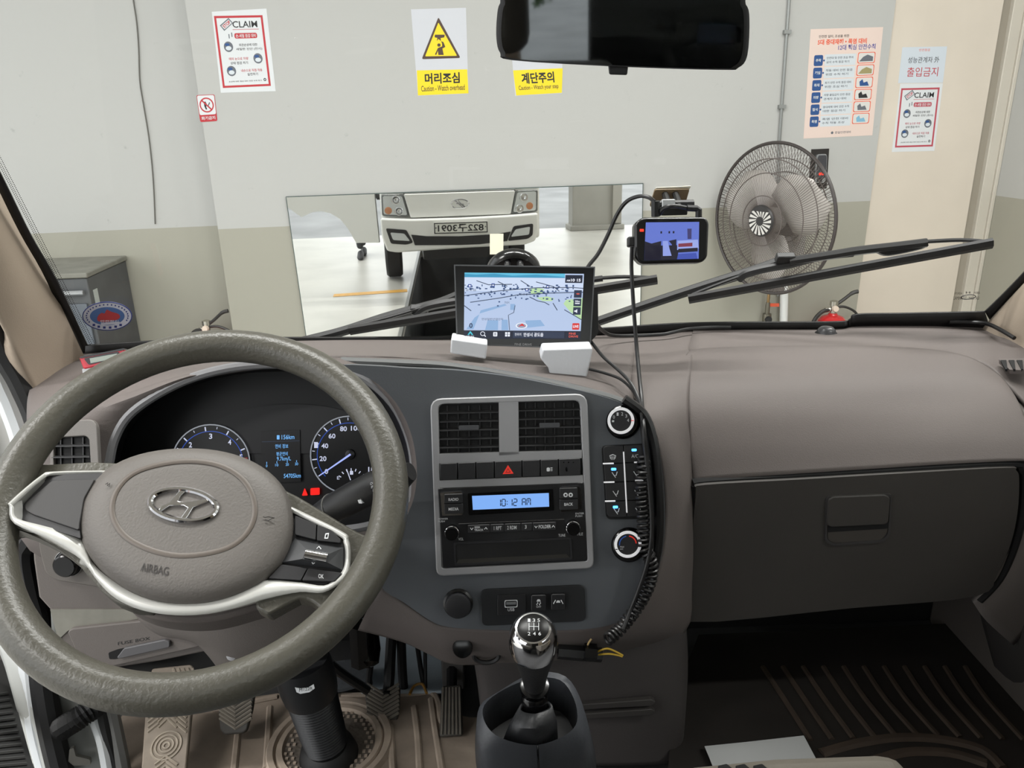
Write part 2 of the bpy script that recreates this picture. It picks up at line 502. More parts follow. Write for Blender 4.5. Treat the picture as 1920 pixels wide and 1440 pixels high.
# --- notices
def qtext(fr, q, s, s0, t0, s1, t1, m, par, h=0.0012, bold=0.0):
    txt3(s, quadpt(fr, q, s0, t1, h), quadpt(fr, q, s1, t1, h), quadpt(fr, q, s0, t0, h), m, par, bold)
def qslab(fr, q, pts, name, m, par, h=0.001, th=0.0004, **kw):
    return B().prism([quadpt(fr, q, s, t_, h) for s, t_ in pts], -fr.n * th).build(name, m, par, smooth=0, **kw)
def box4(s0, t0, s1, t1):
    return [(s0, t0), (s1, t0), (s1, t1), (s0, t1)]
def ell(s, t_, rs, rt, n=20):
    return [(s + rs * math.cos(2 * math.pi * k / n), t_ + rt * math.sin(2 * math.pi * k / n)) for k in range(n)]
def claim_poster(fr, paper, q, label, red):
    t = thing('claim_poster', quadpt(fr, paper, .5, 1, .0002), label, 'poster', 'red framed claim posters')
    qslab(fr, paper, box4(0, 0, 1, 1), 'paper', M_white, t, h=0.0008, th=0.0006)
    k, kt = 0.042, 0.03
    o = [quadpt(fr, q, s, u, .0012) for s, u in box4(0, 0, 1, 1)]
    i_ = [quadpt(fr, q, s, u, .0012) for s, u in box4(k, kt, 1 - k, 1 - kt)]
    B().ring(o, i_, -fr.n * 0.0003).build('border', red, t, smooth=0)
    qtext(fr, q, 'CLAIM', .36, .075, .87, .165, M_blk, t, bold=0.012)
    qslab(fr, q, box4(.35, .187, .89, .193), 'rule', M_red, t, h=.0012)
    st = [(.10, .13), (.295, .03), (.375, .10), (.175, .205)]
    st2 = [(.125, .135), (.29, .05), (.35, .10), (.185, .185)]
    B().ring([quadpt(fr, q, s, u, .0013) for s, u in st], [quadpt(fr, q, s, u, .0013) for s, u in st2], -fr.n * .0003).build('stamp', M_pgrey, t, smooth=0)
    txt3('STOP', quadpt(fr, q, .19, .17, .0013), quadpt(fr, q, .335, .095, .0013), quadpt(fr, q, .145, .135, .0013), red, t, 0.03)
    pill = rpoly([(.37, .24), (.84, .24), (.84, .315), (.37, .315)], .035)
    qslab(fr, q, pill, 'pill', red, t, h=.0012)
    qtext(fr, q, '손-세월 점검 대비', .40, .253, .81, .303, M_white, t, h=.0016, bold=.01)
    qslab(fr, q, box4(.25, .25, .27, .31), 'exclamation_mark', M_pgrey, t); qslab(fr, q, box4(.31, .23, .33, .29), 'exclamation_mark', M_pgrey, t)
    for s, u in ((.22, .425), (.80, .60), (.22, .765)):
        c = qslab(fr, q, ell(s, u, .095, .073), 'photo_disc', M_pgrey, t, h=.0013)
        qslab(fr, q, ell(s, u + .02, .06, .03), 'photo_detail', M_ltgrey, c, h=.0017)
        qslab(fr, q, ell(s - .02, u - .03, .05, .02), 'photo_detail', M_pblue, c, h=.0017)
    for s_, a, b_2, c, d, m in (('외관손상에 대한', .44, .385, .82, .425, M_blk), ('세밀한 진단 (전시)', .37, .445, .91, .485, M_blk), ('매의 눈으로 차량', .20, .575, .60, .615, red), ('상태 점검 하기', .22, .635, .58, .675, M_blk), ('내손으로 직접 작동', .42, .745, .86, .785, red), ('실전하기', .54, .80, .76, .84, M_blk), ('손상에 대한 점검 대비 안전 수칙 하기', .14, .905, .82, .925, M_blk)):
        qtext(fr, q, s_, a, b_2, c, d, m, t, bold=.01)
    qslab(fr, q, ell(.89, .905, .028, .022), 'pin_mark', M_blk, t, h=.0013)
    qslab(fr, q, ell(.89, .905, .013, .010), 'pin_hole', M_white, t, h=.0017)
claim_poster(WF, [(397, 22), (499.5, 16), (517, 171), (414, 174)], [(401, 30), (492, 28.4), (508, 161), (418, 165)],
             'white poster with vivid red frame headed claim, left of the yellow signs', M_red)
DF = Fr(WF.o - WF.n * 0.012, WF.u, WF.v)
claim_poster(DF, [(1688, 157), (1768, 156), (1752, 283), (1672, 285)], [(1690, 165.6), (1762, 164), (1749, 274.5), (1678, 276.7)],
             'smaller faded claim poster with dull red frame taped to the beige door', mat('print_faded_red', (176, 70, 84), 0.6))
# handwritten-looking no entry notice above it
nq = [(1692, 88.6), (1776, 87), (1768, 155), (1684, 156)]
t = thing('entry_notice', quadpt(DF, nq, .5, 1, 0.0002), 'white paper notice with red Korean no-entry words on the beige door', 'notice')
qslab(DF, nq, box4(0, 0, 1, 1), 'paper', mat('notice_paper', (196, 204, 212), 0.4), t, h=.0008, th=.0006)
qtext(DF, nq, '성능관계자 外', .16, .27, .86, .44, M_blk, t)
qtext(DF, nq, '출입금지', .17, .56, .86, .82, M_red, t)
qtext(DF, nq, '안전점검', .38, .05, .62, .12, M_orange, t)
# no smoking
nq = [(368, 178.6), (402, 177), (407.6, 226.8), (375.5, 229)]
t = thing('no_smoking_sign', quadpt(WF, nq, .5, 1, .0002), 'small red and white no-fire sticker under the left poster', 'sign')
qslab(WF, nq, rpoly(box4(0, 0, 1, 1), .08), 'panel', M_red, t, h=.0016, th=.0014)
qslab(WF, nq, rpoly(box4(.03, .02, .97, .74), .08), 'white_field', M_white, t, h=.002)
cx, cy = .5, .38
B().ring([quadpt(WF, nq, s, u, .0024) for s, u in ell(cx, cy, .40, .28, 28)], [quadpt(WF, nq, s, u, .0024) for s, u in ell(cx, cy, .33, .23, 28)], -WF.n * .0003).build('ban_ring', M_red, t, smooth=0)
qslab(WF, nq, [(.36, .27), (.45, .24), (.52, .36), (.46, .44), (.50, .54), (.42, .55), (.36, .42)], 'figure', M_blk, t, h=.0024)
qslab(WF, nq, [(.66, .28), (.70, .30), (.58, .44), (.55, .42)], 'cigarette', M_blk, t, h=.0024)
qslab(WF, nq, [(.23, .22), (.28, .18), (.77, .54), (.72, .58)], 'ban_bar', M_red, t, h=.0028)
qtext(WF, nq, '화기금지', .10, .80, .90, .93, M_white, t, h=.0022, bold=.02)
# the two caution signs
def caution_sign(paper, yq, tri, tri2, ko, en, label, fig):
    t = thing('caution_sign', WF.P(*yq[2], .0002), label, 'sign', 'yellow caution signs')
    qslab(WF, paper, box4(0, 0, 1, 1), 'paper', mat('sign_paper', (194, 196, 202), 0.5), t, h=.0008, th=.0006)
    qslab(WF, yq, box4(0, 0, 1, 1), 'yellow_panel', M_yel, t, h=.0016, th=.0008)
    B().ring([WF.P(x, y, .0014) for x, y in tri], [WF.P(x, y, .0014) for x, y in tri2], -WF.n * .0004).build('triangle_border', M_brn, t, smooth=0)
    B().prism([WF.P(x, y, .0012) for x, y in tri2], -WF.n * .0004).build('triangle_field', M_yel, t, smooth=0)
    for pts in fig:
        B().prism([WF.P(x, y, .0018) for x, y in pts], -WF.n * .0003).build('pictogram', M_brn, t, smooth=0)
    qtext(WF, yq, ko, .15, .12, .84, .56, M_blk, t, h=.002, bold=.03)
    qtext(WF, yq, en, .07, .62, .93, .85, M_brn, t, h=.002, bold=.01)
fig = [[(815.5, 65), (834, 65), (833, 70), (826, 71.5), (827, 77), (822, 73), (819, 77), (820, 71), (815, 70)],
       [(827, 77), (831.5, 79), (835, 88), (829.5, 91), (832, 103), (822, 103), (821, 95), (818, 103), (815.5, 102), (821, 90), (829, 87), (829, 82)],
       [(825 + 3.2 * math.cos(k), 84 + 3.2 * math.sin(k)) for k in [i * math.pi / 5 for i in range(10)]]]
fig[2] = [(823 + 3.2 * math.cos(k), 84.5 + 3.2 * math.sin(k)) for k in [i * math.pi / 5 for i in range(10)]]
caution_sign([(770.5, 17.5), (873.7, 14.6), (878.5, 176), (783.6, 180)], [(781.5, 132), (876, 130), (878.5, 175), (783.6, 179)],
             rpoly([(822, 32), (863.5, 108.7), (790.6, 111)], 4), rpoly([(822, 42), (857, 104.6), (797, 105.7)], 2), '머리조심', 'Caution - Watch overhead',
             'yellow overhead caution sign with black triangle pictogram on the white wall', fig)
fig = [[(995, 100), (1005, 92), (1013, 92), (1013, 100), (1022, 100), (1022, 107), (995, 108)], [(1002, 70), (1008, 70), (1012, 80), (1018, 88), (1012, 90), (1003, 86)]]
caution_sign([(952, 19), (1055, 14.6), (1054, 175), (966, 180)], [(962, 132), (1055, 128), (1053.5, 174), (968, 179)],
             rpoly([(1007, 32), (1045, 108), (972, 111)], 4), rpoly([(1007, 42), (1038, 104), (979, 106)], 2), '계단주의', 'Caution - Watch your step',
             'yellow step caution sign partly hidden behind the rear-view mirror', fig)
# safety rules poster
pq = [(1520, 54.7), (1656, 50.7), (1635.6, 253.7), (1506.5, 260)]
t = thing('safety_poster', quadpt(WF, pq, .5, 1, .0002), 'pale pink safety rules poster with blue tabs beside the beige door', 'poster')
qslab(WF, pq, box4(0, 0, 1, 1), 'paper', M_pink, t, h=.0008, th=.0006)
qtext(WF, pq, '안전한 일터, 조성을 위한', .12, .055, .54, .082, M_blk, t, bold=.01)
qtext(WF, pq, '5대 중대재해 • 폭염 대비', .11, .093, .79, .142, M_orange, t, bold=.03)
qtext(WF, pq, '12대 핵심 안전수칙', .40, .145, .92, .195, M_purple, t, bold=.02)
names = ['추락', '끼임', '화재', '차량', '질식', '폭염']
lines = [('안전대 및 안전 조심 주의', '금지 수칙 점검 하기'), ('작동 대비 안전 점검', '위한 수칙 하기'), ('화기 안전 수칙 점검 대비', '위한 조심 하기'), ('차량 출입금지 안전 점검', '관계자 조심 대비'), ('중대재해 대비 안전 수칙', '대한 점검 하기'), ('폭염 안전 대비', '수칙 작동 조성')]
for i in range(6):
    y0 = .232 + i * .1125
    dx = .0
    tab = qslab(WF, pq, rpoly(box4(.075, y0, .20, y0 + .098), .02), 'blue_tab', M_pblue, t, h=.0014)
    qslab(WF, pq, ell(.215, y0 + .05, .012, .009), 'tab_pin', M_pblue, tab, h=.0016)
    qslab(WF, pq, box4(.225, y0 - .003, .66, y0 + .1), 'grey_band', M_ltgrey, t, h=.0011)
    qtext(WF, pq, names[i], .10, y0 + .033, .175, y0 + .062, M_white, t, h=.002, bold=.02)
    qtext(WF, pq, lines[i][0], .25, y0 + .018, .62, y0 + .04, M_pgrey, t, h=.0016, bold=.01)
    qtext(WF, pq, lines[i][1], .25, y0 + .055, .57, y0 + .077, M_pgrey, t, h=.0016, bold=.01)
    pb = rpoly(box4(.685, y0 - .012, .93, y0 + .088), .02)
    im = qslab(WF, pq, pb, 'picture', M_orange, t, h=.0013)
    qslab(WF, pq, rpoly(box4(.695, y0 - .006, .92, y0 + .082), .02), 'picture_field', mat('picture_pale', (206, 204, 200), .6), im, h=.0016)
    cc = [M_pgrey, mat('print_olive', (150, 140, 96), .6), M_pblue, M_blk, M_pgrey, mat('print_aqua', (120, 170, 196), .6)][i]
    qslab(WF, pq, [(.71, y0 + .07), (.76, y0 + .03), (.82, y0 + .01), (.90, y0 + .03), (.90, y0 + .07)] if i < 2 else [(.75, y0 + .07), (.74, y0 + .03), (.78, y0 + .008), (.80, y0 + .04), (.85, y0 + .03), (.88, y0 + .07)], 'picture_shape', cc, im, h=.0019)
qtext(WF, pq, '한일안전대비', .45, .945, .68, .968, M_pgrey, t, bold=.01)
qslab(WF, pq, ell(.41, .957, .018, .013), 'crest', M_pgrey, t, h=.0013)
# --- wiring on the walls
tag(B().tube(cr([WL.P(x, y, .005) for x, y in ((247, -40), (250, 0), (256, 40), (260, 90), (262, 150), (268, 190), (278, 250), (284, 300), (288, 350), (291, 420))], 4), .0035, 6).build('wall_cable', mat('cable_grey', (92, 90, 84), .5), None),
    'thin grey cable hanging down the white wall at the left', 'cable')
t = thing('conduit_pipe', WF.P(1466, 620, .012), 'thin galvanised conduit running down the wall behind the fan', 'pipe')
pth = [WF.P(x, y, .012) for x, y in ((1484, -60), (1461, 273), (1459, 555))]
B().tube([pth[0], pth[1], pth[2]], .008, 10).build('conduit', mat('galvanised', (150, 152, 150), .35, metal=.7), t)
for y in (60, 200, 420):
    x = 1484 - (y + 60) * 0.0685
    B().box(WF.P(x, y, .012), (.04, .025, .02), Matrix.Rotation(PHI, 3, 'Z')).build('clip', mat('galvanised'), t)
tag(B().tube([WF.P(1471, 520, .04), WF.P(1466, 740, .04)], .024, 14).build('white_pipe', mat('white_pvc', (226, 228, 226), .35), None), 'white plastic pipe low on the wall beneath the fan', 'pipe')
t = thing('air_valve', WF.P(1437, 605, .03), 'small brass and steel air valve with orange tag beneath the fan', 'valve')
ax = V((0, 0, 1))
pbv = WF.P(1437, 603, .05)
B().lathe(pbv + V((0, 0, -.10)), ax, [(.012, 0), (.012, .1), (.026, .1), (.028, .125), (.026, .15), (.014, .15), (.014, .2), (.012, .22)], 12).build('body', mat('valve_steel', (120, 116, 104), .35, metal=.8), t)
B().lathe(pbv + V((0, 0, .12)), ax, [(.009, 0), (.009, .06), (.004, .07), (.004, .16)], 10).build('stem', mat('brass', (150, 122, 84), .35, metal=.9), t)
B().lathe(pbv + V((0, 0, .02)), WF.n, [(.02, 0), (.02, .035), (.017, .04)], 14).build('gauge', M_blk, t)
slab(WF, rect(1442, 569, 1461, 575), .045, .05, 'tag', M_orange, t)
# card reader on a black plate
rq = [(1522, 280), (1554.7, 278.6), (1550, 353), (1516, 353.7)]
t = thing('door_reader', WF.P(1535, 353, .001), 'black plate with silver edged card reader and red light on the wall', 'card reader')
qslab(WF, rq, box4(0, 0, 1, 1), 'back_plate', mat('black_plate', (34, 30, 28), .35), t, h=.006, th=.0055)
qslab(WF, rq, rpoly(box4(.30, .13, .92, .86), .14), 'silver_rim', mat('reader_silver', (168, 170, 172), .25, metal=.7), t, h=.022, th=.0155)
qslab(WF, rq, rpoly(box4(.42, .16, .90, .74), .10), 'reader_face', mat('reader_black', (60, 60, 64), .3), t, h=.030, th=.012)
qslab(WF, rq, box4(.52, .60, .78, .66), 'red_light', glow('led_red', (255, 50, 30), 2.0), t, h=.032, th=.0015)
qslab(WF, rq, box4(.46, .70, .72, .83), 'key_slot', M_blk, t, h=.026, th=.003)
# --- fire extinguishers
def extinguisher(fr, x, y, h, label, s=1.0):
    """x,y: pixel of the valve head"""
    p = fr.P(x, y, h); top = p.z
    t = thing('fire_extinguisher', (p.x, p.y, 0.0), label, 'fire extinguisher', 'workshop extinguishers')
    red = mat('extinguisher_red', (196, 38, 40), .25, coat=.4)
    steel = mat('valve_chrome', (190, 186, 176), .25, metal=.9)
    blk = mat('hose_black', (40, 38, 36), .45)
    zs = top - 0.045
    B().lathe((p.x, p.y, 0.002), (0, 0, 1), [(.075, 0), (.085, .02), (.085, zs - .07), (.08, zs - .035), (.062, zs - .012), (.03, zs), (.022, zs + .012)], 24).build('cylinder', red, t)
    B().lathe((p.x, p.y, zs), (0, 0, 1), [(.018, 0), (.018, .06), (.024, .06), (.024, .085), (.012, .09)], 14).build('valve_head', steel, t)
    B().lathe((p.x, p.y, top + .0), V((0, -1, 0)), [(.018, .015), (.018, .035), (.015, .04)], 14).build('gauge', mat('gauge_face', (224, 206, 190), .4), t)
    q = V((p.x, p.y, top + .01))
    B().tube(cr([q, q + V((.05, 0, .035)), q + V((.10, 0, .075)), q + V((.135, 0, .085))], 4), [.010] * 8 + [.012] * 5, 6).build('carry_handle', blk, t)
    B().tube(cr([q + V((0, 0, -.01)), q + V((.06, 0, -.005)), q + V((.12, 0, -.03)), q + V((.15, 0, -.06))], 4), .008, 6).build('squeeze_lever', blk, t)
    B().tube(cr([q + V((-.01, 0, -.02)), q + V((-.07, -.01, -.03)), q + V((-.115, -.01, -.09)), q + V((-.12, 0, -.2)), q + V((-.11, 0, -.36))], 5), .012, 8).build('hose', blk, t)
    B().lathe(q + V((-.02, 0, -.02)), V((-1, 0, -.1)), [(.015, 0), (.015, .03)], 10).build('hose_collar', steel, t)
extinguisher(WF, 1563, 577, .16, 'red fire extinguisher with black handle at the foot of the wall, right of the fan')
extinguisher(WL, 388, 614, .16, 'fire extinguisher showing only its valve and handle above the steering wheel')
# --- dark steel cabinet at the left
zt = WL.P(222, 479, 0).z
c_br, c_fr = WL.P(222, 479, .01), atz(160, 511, zt)
hd = (c_fr - WL.o).dot(WL.n)
a1 = (c_fr - WL.o).dot(WL.u); a0 = a1 - .9
def wl(a, h, z): return V((0, 0, z)) + WN * (WD + .17 - h) + WU * a
t = thing('steel_cabinet', wl((a0 + a1) / 2, hd / 2, 0), 'dark grey steel cabinet with paler top standing against the left wall', 'cabinet')
cm = mat('cabinet_grey', (82, 84, 86), .45, var=.3, vs=6, bump=.05, bs=40)
B().prism([wl(a0, .01, .002), wl(a1, .01, .002), wl(a1, hd, .002), wl(a0, hd, .002)], (0, 0, zt - .03)).build('body', cm, t, bevel=.006)
B().prism([wl(a0 - .01, .01, zt - .027), wl(a1 + .01, .01, zt - .027), wl(a1 + .01, hd + .012, zt - .027), wl(a0 - .01, hd + .012, zt - .027)], (0, 0, .027)).build('top', mat('pale_top', (128, 127, 118), .6, var=.3, vs=9), t, bevel=.006)  # top coloured paler than the body, with mottled tone
dr = B().prism([wl(a0 + .02, hd + .001, .1), wl(a1 - .02, hd + .001, .1), wl(a1 - .02, hd + .016, .1), wl(a0 + .02, hd + .016, .1)], (0, 0, zt - .26)).build('door', mat('cabinet_door', (92, 98, 106), .4, var=.2, vs=8), t, bevel=.004)
B().tube([wl(a0 + .1, hd + .02, zt - .10), wl(a1 - .02, hd + .02, zt - .10)], .013, 8).build('bright_rail', mat('reader_silver'), t)
B().prism([wl(a1 + .001, hd - .09, zt - .30), wl(a1 + .001, hd - .04, zt - .30), wl(a1 + .003, hd - .04, zt - .30), wl(a1 + .003, hd - .09, zt - .30)], (0, 0, .20)).build('paper_label', mat('label_grey', (170, 176, 172), .6), t)
# --- wall fan
fc = WF.P(1447, 412, .42)
vd = (CAM - fc).normalized()
vh = V((vd.x, vd.y, 0)).normalized()
FNn = (Matrix.Rotation(math.radians(-40), 3, 'Z') @ vh + V((0, 0, -.05))).normalized()   # turned towards the left of the bay
t = thing('wall_fan', fc - FNn * .1 + V((0, 0, -.4)), 'large grey wall fan with round wire cage beside the door', 'fan')
wire = mat('fan_wire', (92, 84, 80), .4)
fgrey = mat('fan_grey', (142, 138, 134), .45)
FF = Fr(fc, V((0, 0, 1)).cross(FNn), (0, 0, 1))
RF = (WF.P(1450, 275, .42) - WF.P(1450, 553, .42)).length / 2
def dome(r, front):
    k = r / RF
    return (.085 * (1 - k ** 2.2) if front else -.10 * (1 - k ** 3))
for front in (True, False):
    g = B(); ns = 150 if front else 110
    for i in range(ns):
        th = 2 * math.pi * i / ns
        pts = []
        for k in range(7):
            r = .07 + (RF - .07) * k / 6
            tw = th + (0.22 * (k / 6) if front else -.12 * (k / 6))
            pts.append(FF.p(r * math.cos(tw), r * math.sin(tw), dome(r, front)))
        g.tube(pts, .0016, 3)
    g.build('cage_front' if front else 'cage_back', wire, t, smooth=80, kind='stuff')
    for k in (.33, .62, .8):
        B().tube([FF.p(RF * k * math.cos(a), RF * k * math.sin(a), dome(RF * k, front)) for a in [2 * math.pi * i / 64 for i in range(64)]], .003, 5, closed=True).build('cage_ring', wire, t)
B().tube([FF.p(RF * math.cos(a), RF * math.sin(a), 0) for a in [2 * math.pi * i / 72 for i in range(72)]], .009, 8, closed=True).build('cage_rim', mat('fan_rim', (58, 52, 50), .4), t)
hb = B().lathe(FF.p(0, 0, .07), FNn, [(.085, 0), (.085, .012), (.078, .02)], 32).build('badge', mat('fan_badge', (40, 38, 38), .4), t)
for i in range(16):
    a = 2 * math.pi * i / 16
    q = [(.022, a), (.073, a + .34), (.073, a + .56), (.022, a + .2)]
    B().prism([FF.p(r * math.cos(b2), r * math.sin(b2), .0925) for r, b2 in q], -FNn * .002).build('badge_slot', mat('fan_badge_fin', (206, 203, 198), .4), hb)
B().lathe(FF.p(0, 0, .0925), FNn, [(.024, -.002), (.024, .002)], 20).build('badge_centre', mat('fan_badge'), hb)
for i in range(3):
    a = 2 * math.pi * i / 3 + .5
    rows = []
    for k in range(7):
        r = .07 + (RF * .84 - .07) * k / 6
        wd = .10 + .22 * math.sin(math.pi * min(1, .18 + k / 6 * .75))
        row = []
        for j in range(5):
            f = j / 4 - .5
            row.append(FF.p(r * math.cos(a) - f * wd * math.sin(a), r * math.sin(a) + f * wd * math.cos(a), -.01 + f * .07))
        rows.append(row)
    B().grid(rows).build('blade', mat('fan_blade', (196, 190, 184), .35), t, solid=.004, smooth=60)
B().lathe(FF.p(0, 0, -.05), FNn, [(.06, 0), (.07, .05), (.06, .1), (.03, .115)], 24).build('hub', fgrey, t)
B().lathe(FF.p(0, 0, -.09), -FNn, [(.10, 0), (.105, .05), (.095, .14), (.06, .17)], 28).build('motor', mat('fan_motor', (108, 102, 98), .45), t)
mp = FF.p(0, 0, -.2)
wpnt = WF.P(*px(mp + V((0, 0, -.12))), .0)
B().tube(cr([mp, mp + V((0, 0, -.08)), (mp + wpnt) / 2 + V((0, 0, -.06)), wpnt + WF.n * .04, wpnt + WF.n * .012], 4), .02, 8).build('arm', fgrey, t)
B().prism([wpnt + WF.u * a + V((0, 0, b2)) for a, b2 in ((-.06, -.11), (.06, -.11), (.06, .11), (-.06, .11))], WF.n * .02).build('wall_plate', fgrey, t, bevel=.004)
B().box(FF.p(.02, -RF * .93, -.05), (.09, .06, .05)).build('speed_box', mat('fan_motor'), t, bevel=.008)
# ================================================================== the truck: outer body (seen in the wall mirror) and cab shell
TC = 0.06                       # centre line of the truck
M_body = mat('truck_white', (230, 230, 226), .3, coat=.5)
M_blkp = mat('black_plastic', (26, 26, 27), .45, bump=.15, bs=500)
M_rub = mat('rubber_black', (20, 20, 21), .6)
M_chr = mat('chrome', (225, 225, 228), .08, metal=1.0)
M_lens = mat('lamp_lens', (206, 210, 210), .1, spec=.8, coat=.6)
M_amber = mat('amber_lens', (186, 128, 92), .2)
TF = Fr((0, 1.40, 0), (-1, 0, 0), (0, 0, 1))
tr = thing('cargo_truck', (TC, 0.2, 0.002), 'white light cargo truck whose cab this is, its front showing in the wall mirror', 'truck')
def tfp(x, y, h=0.0):
    fr = Fr(TF.o + TF.n * h, TF.u, TF.v)
    return mir(x, y, fr)
def tslab(pts, h0, h1, name, m, par, r=0, **kw):
    if r: pts = rpoly(pts, r)
    return B().prism([tfp(x, y, h1) for x, y in pts], TF.n * (h0 - h1)).build(name, m, par, **kw)
B().bx(TC - .76, TC + .76, 1.23, 1.37, .56, 1.30).build('front_body', M_body, tr, bevel=.03, seg=3)
hood = tslab([(757, 364), (966, 357), (958, 401.5), (770, 408.5)], -.03, .035, 'front_panel', M_body, tr, r=3, bevel=.012, seg=3)
tslab([(745, 352), (975, 345), (967, 355.5), (757, 362.5)], -.03, .02, 'cowl_panel', M_body, tr, bevel=.01)
tslab([(757, 362.8), (966, 355.8), (966, 357.6), (757, 364.6)], -.03, .012, 'panel_seam', M_blkp, tr)
# headlights
for pts, ind, bl in (([(714, 364.6), (756, 364.6), (768, 406.5), (716, 405)], (728, 395), ((742, 375), (748, 396))), ([(967.5, 358), (1008.6, 355.5), (1008, 397), (958.5, 401)], (993, 386), ((982, 370), (974, 391)))):
    hl = tslab(pts, -.02, .022, 'headlight', mat('lamp_grey', (128, 130, 130), .15, metal=.6), tr, r=4, bevel=.008)
    cx = sum(p[0] for p in pts) / 4; cy = sum(p[1] for p in pts) / 4
    inn = [(cx + (x - cx) * .86, cy + (y - cy) * .86) for x, y in pts]
    tslab(inn, .02, .028, 'lens', M_lens, hl, r=4)
    for bx_, by_ in bl:
        o_ = tfp(bx_, by_, .028)
        B().lathe(o_, TF.n, [(.038, 0), (.04, .004), (.03, .006), (.012, .002)], 20).build('reflector', M_chr, hl)
    B().lathe(tfp(ind[0], ind[1], .028), TF.n, [(.034, 0), (.032, .005), (.014, .008)], 20).build('indicator', M_amber, hl)
# bumper
bp = tslab([(713, 409.5), (770, 411.5), (860, 409), (955, 404), (1009, 399.5), (1010, 430), (1004, 452), (985, 459), (860, 466), (745, 474), (726, 471), (716, 445)], -.05, .09, 'bumper', M_body, tr, r=5, bevel=.02, seg=3)
tslab([(771, 440), (800, 443), (860, 443), (930, 439), (958, 434), (951, 452), (900, 458), (860, 459.5), (778, 460)], .08, .094, 'lower_grille', M_blkp, bp)
for pts, ln in (([(723, 428), (762, 431), (775, 455), (762, 459), (733, 457)], [(731.5, 436), (758, 438), (769, 452), (737, 450)]), ([(963, 424), (1000, 419), (999, 441), (990, 448), (952, 452)], [(967, 430), (994, 425), (992, 440), (958, 444)])):
    fg = tslab(pts, .08, .097, 'fog_lamp_housing', M_blkp, bp, r=4, bevel=.004)
    tslab(ln, .097, .101, 'fog_lamp', M_lens, bp, r=3)
pl = tslab([(813.6, 418), (913.8, 415), (914.6, 435.7), (814.3, 438.6)], .092, .104, 'number_plate', mat('plate_white', (222, 222, 214), .4), tr, r=1.5)
B().ring([tfp(x, y, .1045) for x, y in ((813.6, 418), (913.8, 415), (914.6, 435.7), (814.3, 438.6))], [tfp(x, y, .1045) for x, y in ((815.5, 419.8), (912, 416.9), (912.8, 433.9), (816.2, 436.8))], TF.n * .002).build('plate_rim', M_blk, pl)
txt3('822구3091', tfp(907, 433.2, .1055), tfp(821, 435.7, .1055), tfp(907, 418.6, .1055), M_blk, pl, .02)
for x in (817.5, 910.5):
    B().lathe(tfp(x, 427.5 - (x - 817) * .03, .104), TF.n, [(.006, 0), (.005, .003)], 10).build('plate_bolt', M_blk, pl)
ec = tfp(862.5, 382, .037)
el = [ec + V((math.cos(a) * .083, 0, math.sin(a) * .042)) for a in [2 * math.pi * k / 32 for k in range(32)]]
em = B().tube(el, .006, 6, closed=True).build('emblem', M_chr, tr)
for st in ([(-.045, -.028), (-.02, -.008), (.028, .034)], [(-.028, -.034), (.02, .008), (.045, .028)], [(-.035, -.006), (0, .003), (.035, .006)]):
    B().tube([ec + V((-a, .002, b)) for a, b in st], .007, 6).build('emblem_stroke', M_chr, em)
# wheels, chassis
for sx in (-.62, .74):
    wh = B().lathe((sx - .095, .05, .325), (1, 0, 0), [(.20, 0), (.30, .005), (.32, .03), (.322, .095), (.32, .16), (.30, .185), (.20, .19)], 36).build('tyre', M_rub, tr)
    B().lathe((sx - .08, .05, .325), (1, 0, 0), [(.2, 0), (.2, .03), (.12, .04), (.1, .02)], 28).build('wheel_rim', mat('steel_rim', (150, 150, 148), .4, metal=.6), wh)
B().bx(TC - .38, TC + .38, -2.2, 1.25, .38, .56).build('chassis', M_blkp, tr)
B().bx(TC - .76, TC + .78, -.5, 1.225, .74, .80).build('floor_pan', mat('floor_steel', (70, 70, 70), .6), tr)
# roof and back wall
M_head = mat('headliner', (206, 202, 194), .9, bump=.1, bs=300)
M_dark = mat('dark_trim', (40, 38, 36), .7, bump=.2, bs=400)
B().bx(TC - .74, TC + .74, -.62, .80, 2.06, 2.12).build('roof', M_head, tr, bevel=.02)
rw = B()
rw.bx(TC - .76, TC + .76, -.62, -.56, .80, 1.42); rw.bx(TC - .76, TC - .5, -.62, -.56, 1.42, 2.07); rw.bx(TC + .5, TC + .76, -.62, -.56, 1.42, 2.07); rw.bx(TC - .5, TC + .5, -.62, -.56, 2.0, 2.07)
rw.build('back_wall', M_dark, tr, smooth=0)
M_glass = bpy.data.materials.new('clear_glass'); M_glass.use_nodes = True
nt = M_glass.node_tree; nt.nodes.clear()
o_ = nt.nodes.new('ShaderNodeOutputMaterial'); mxs = nt.nodes.new('ShaderNodeMixShader'); trn = nt.nodes.new('ShaderNodeBsdfTransparent'); gl = nt.nodes.new('ShaderNodeBsdfGlossy'); fr_ = nt.nodes.new('ShaderNodeLayerWeight'); pw_ = nt.nodes.new('ShaderNodeMath'); ma_ = nt.nodes.new('ShaderNodeMath')
trn.inputs[0].default_value = (.95, .965, .955, 1); gl.inputs['Roughness'].default_value = 0.02; fr_.inputs['Blend'].default_value = .5; pw_.operation = 'POWER'; pw_.inputs[1].default_value = 5; ma_.operation = 'MULTIPLY_ADD'; ma_.inputs[1].default_value = .8; ma_.inputs[2].default_value = .02
nt.links.new(fr_.outputs['Facing'], pw_.inputs[0]); nt.links.new(pw_.outputs[0], ma_.inputs[0]); nt.links.new(ma_.outputs[0], mxs.inputs[0]); nt.links.new(trn.outputs[0], mxs.inputs[1]); nt.links.new(gl.outputs[0], mxs.inputs[2]); nt.links.new(mxs.outputs[0], o_.inputs[0])
MATS['clear_glass'] = M_glass
structure(B().bx(TC - .5, TC + .5, -.592, -.588, 1.42, 2.0).build('window_2', M_glass, None, smooth=0))
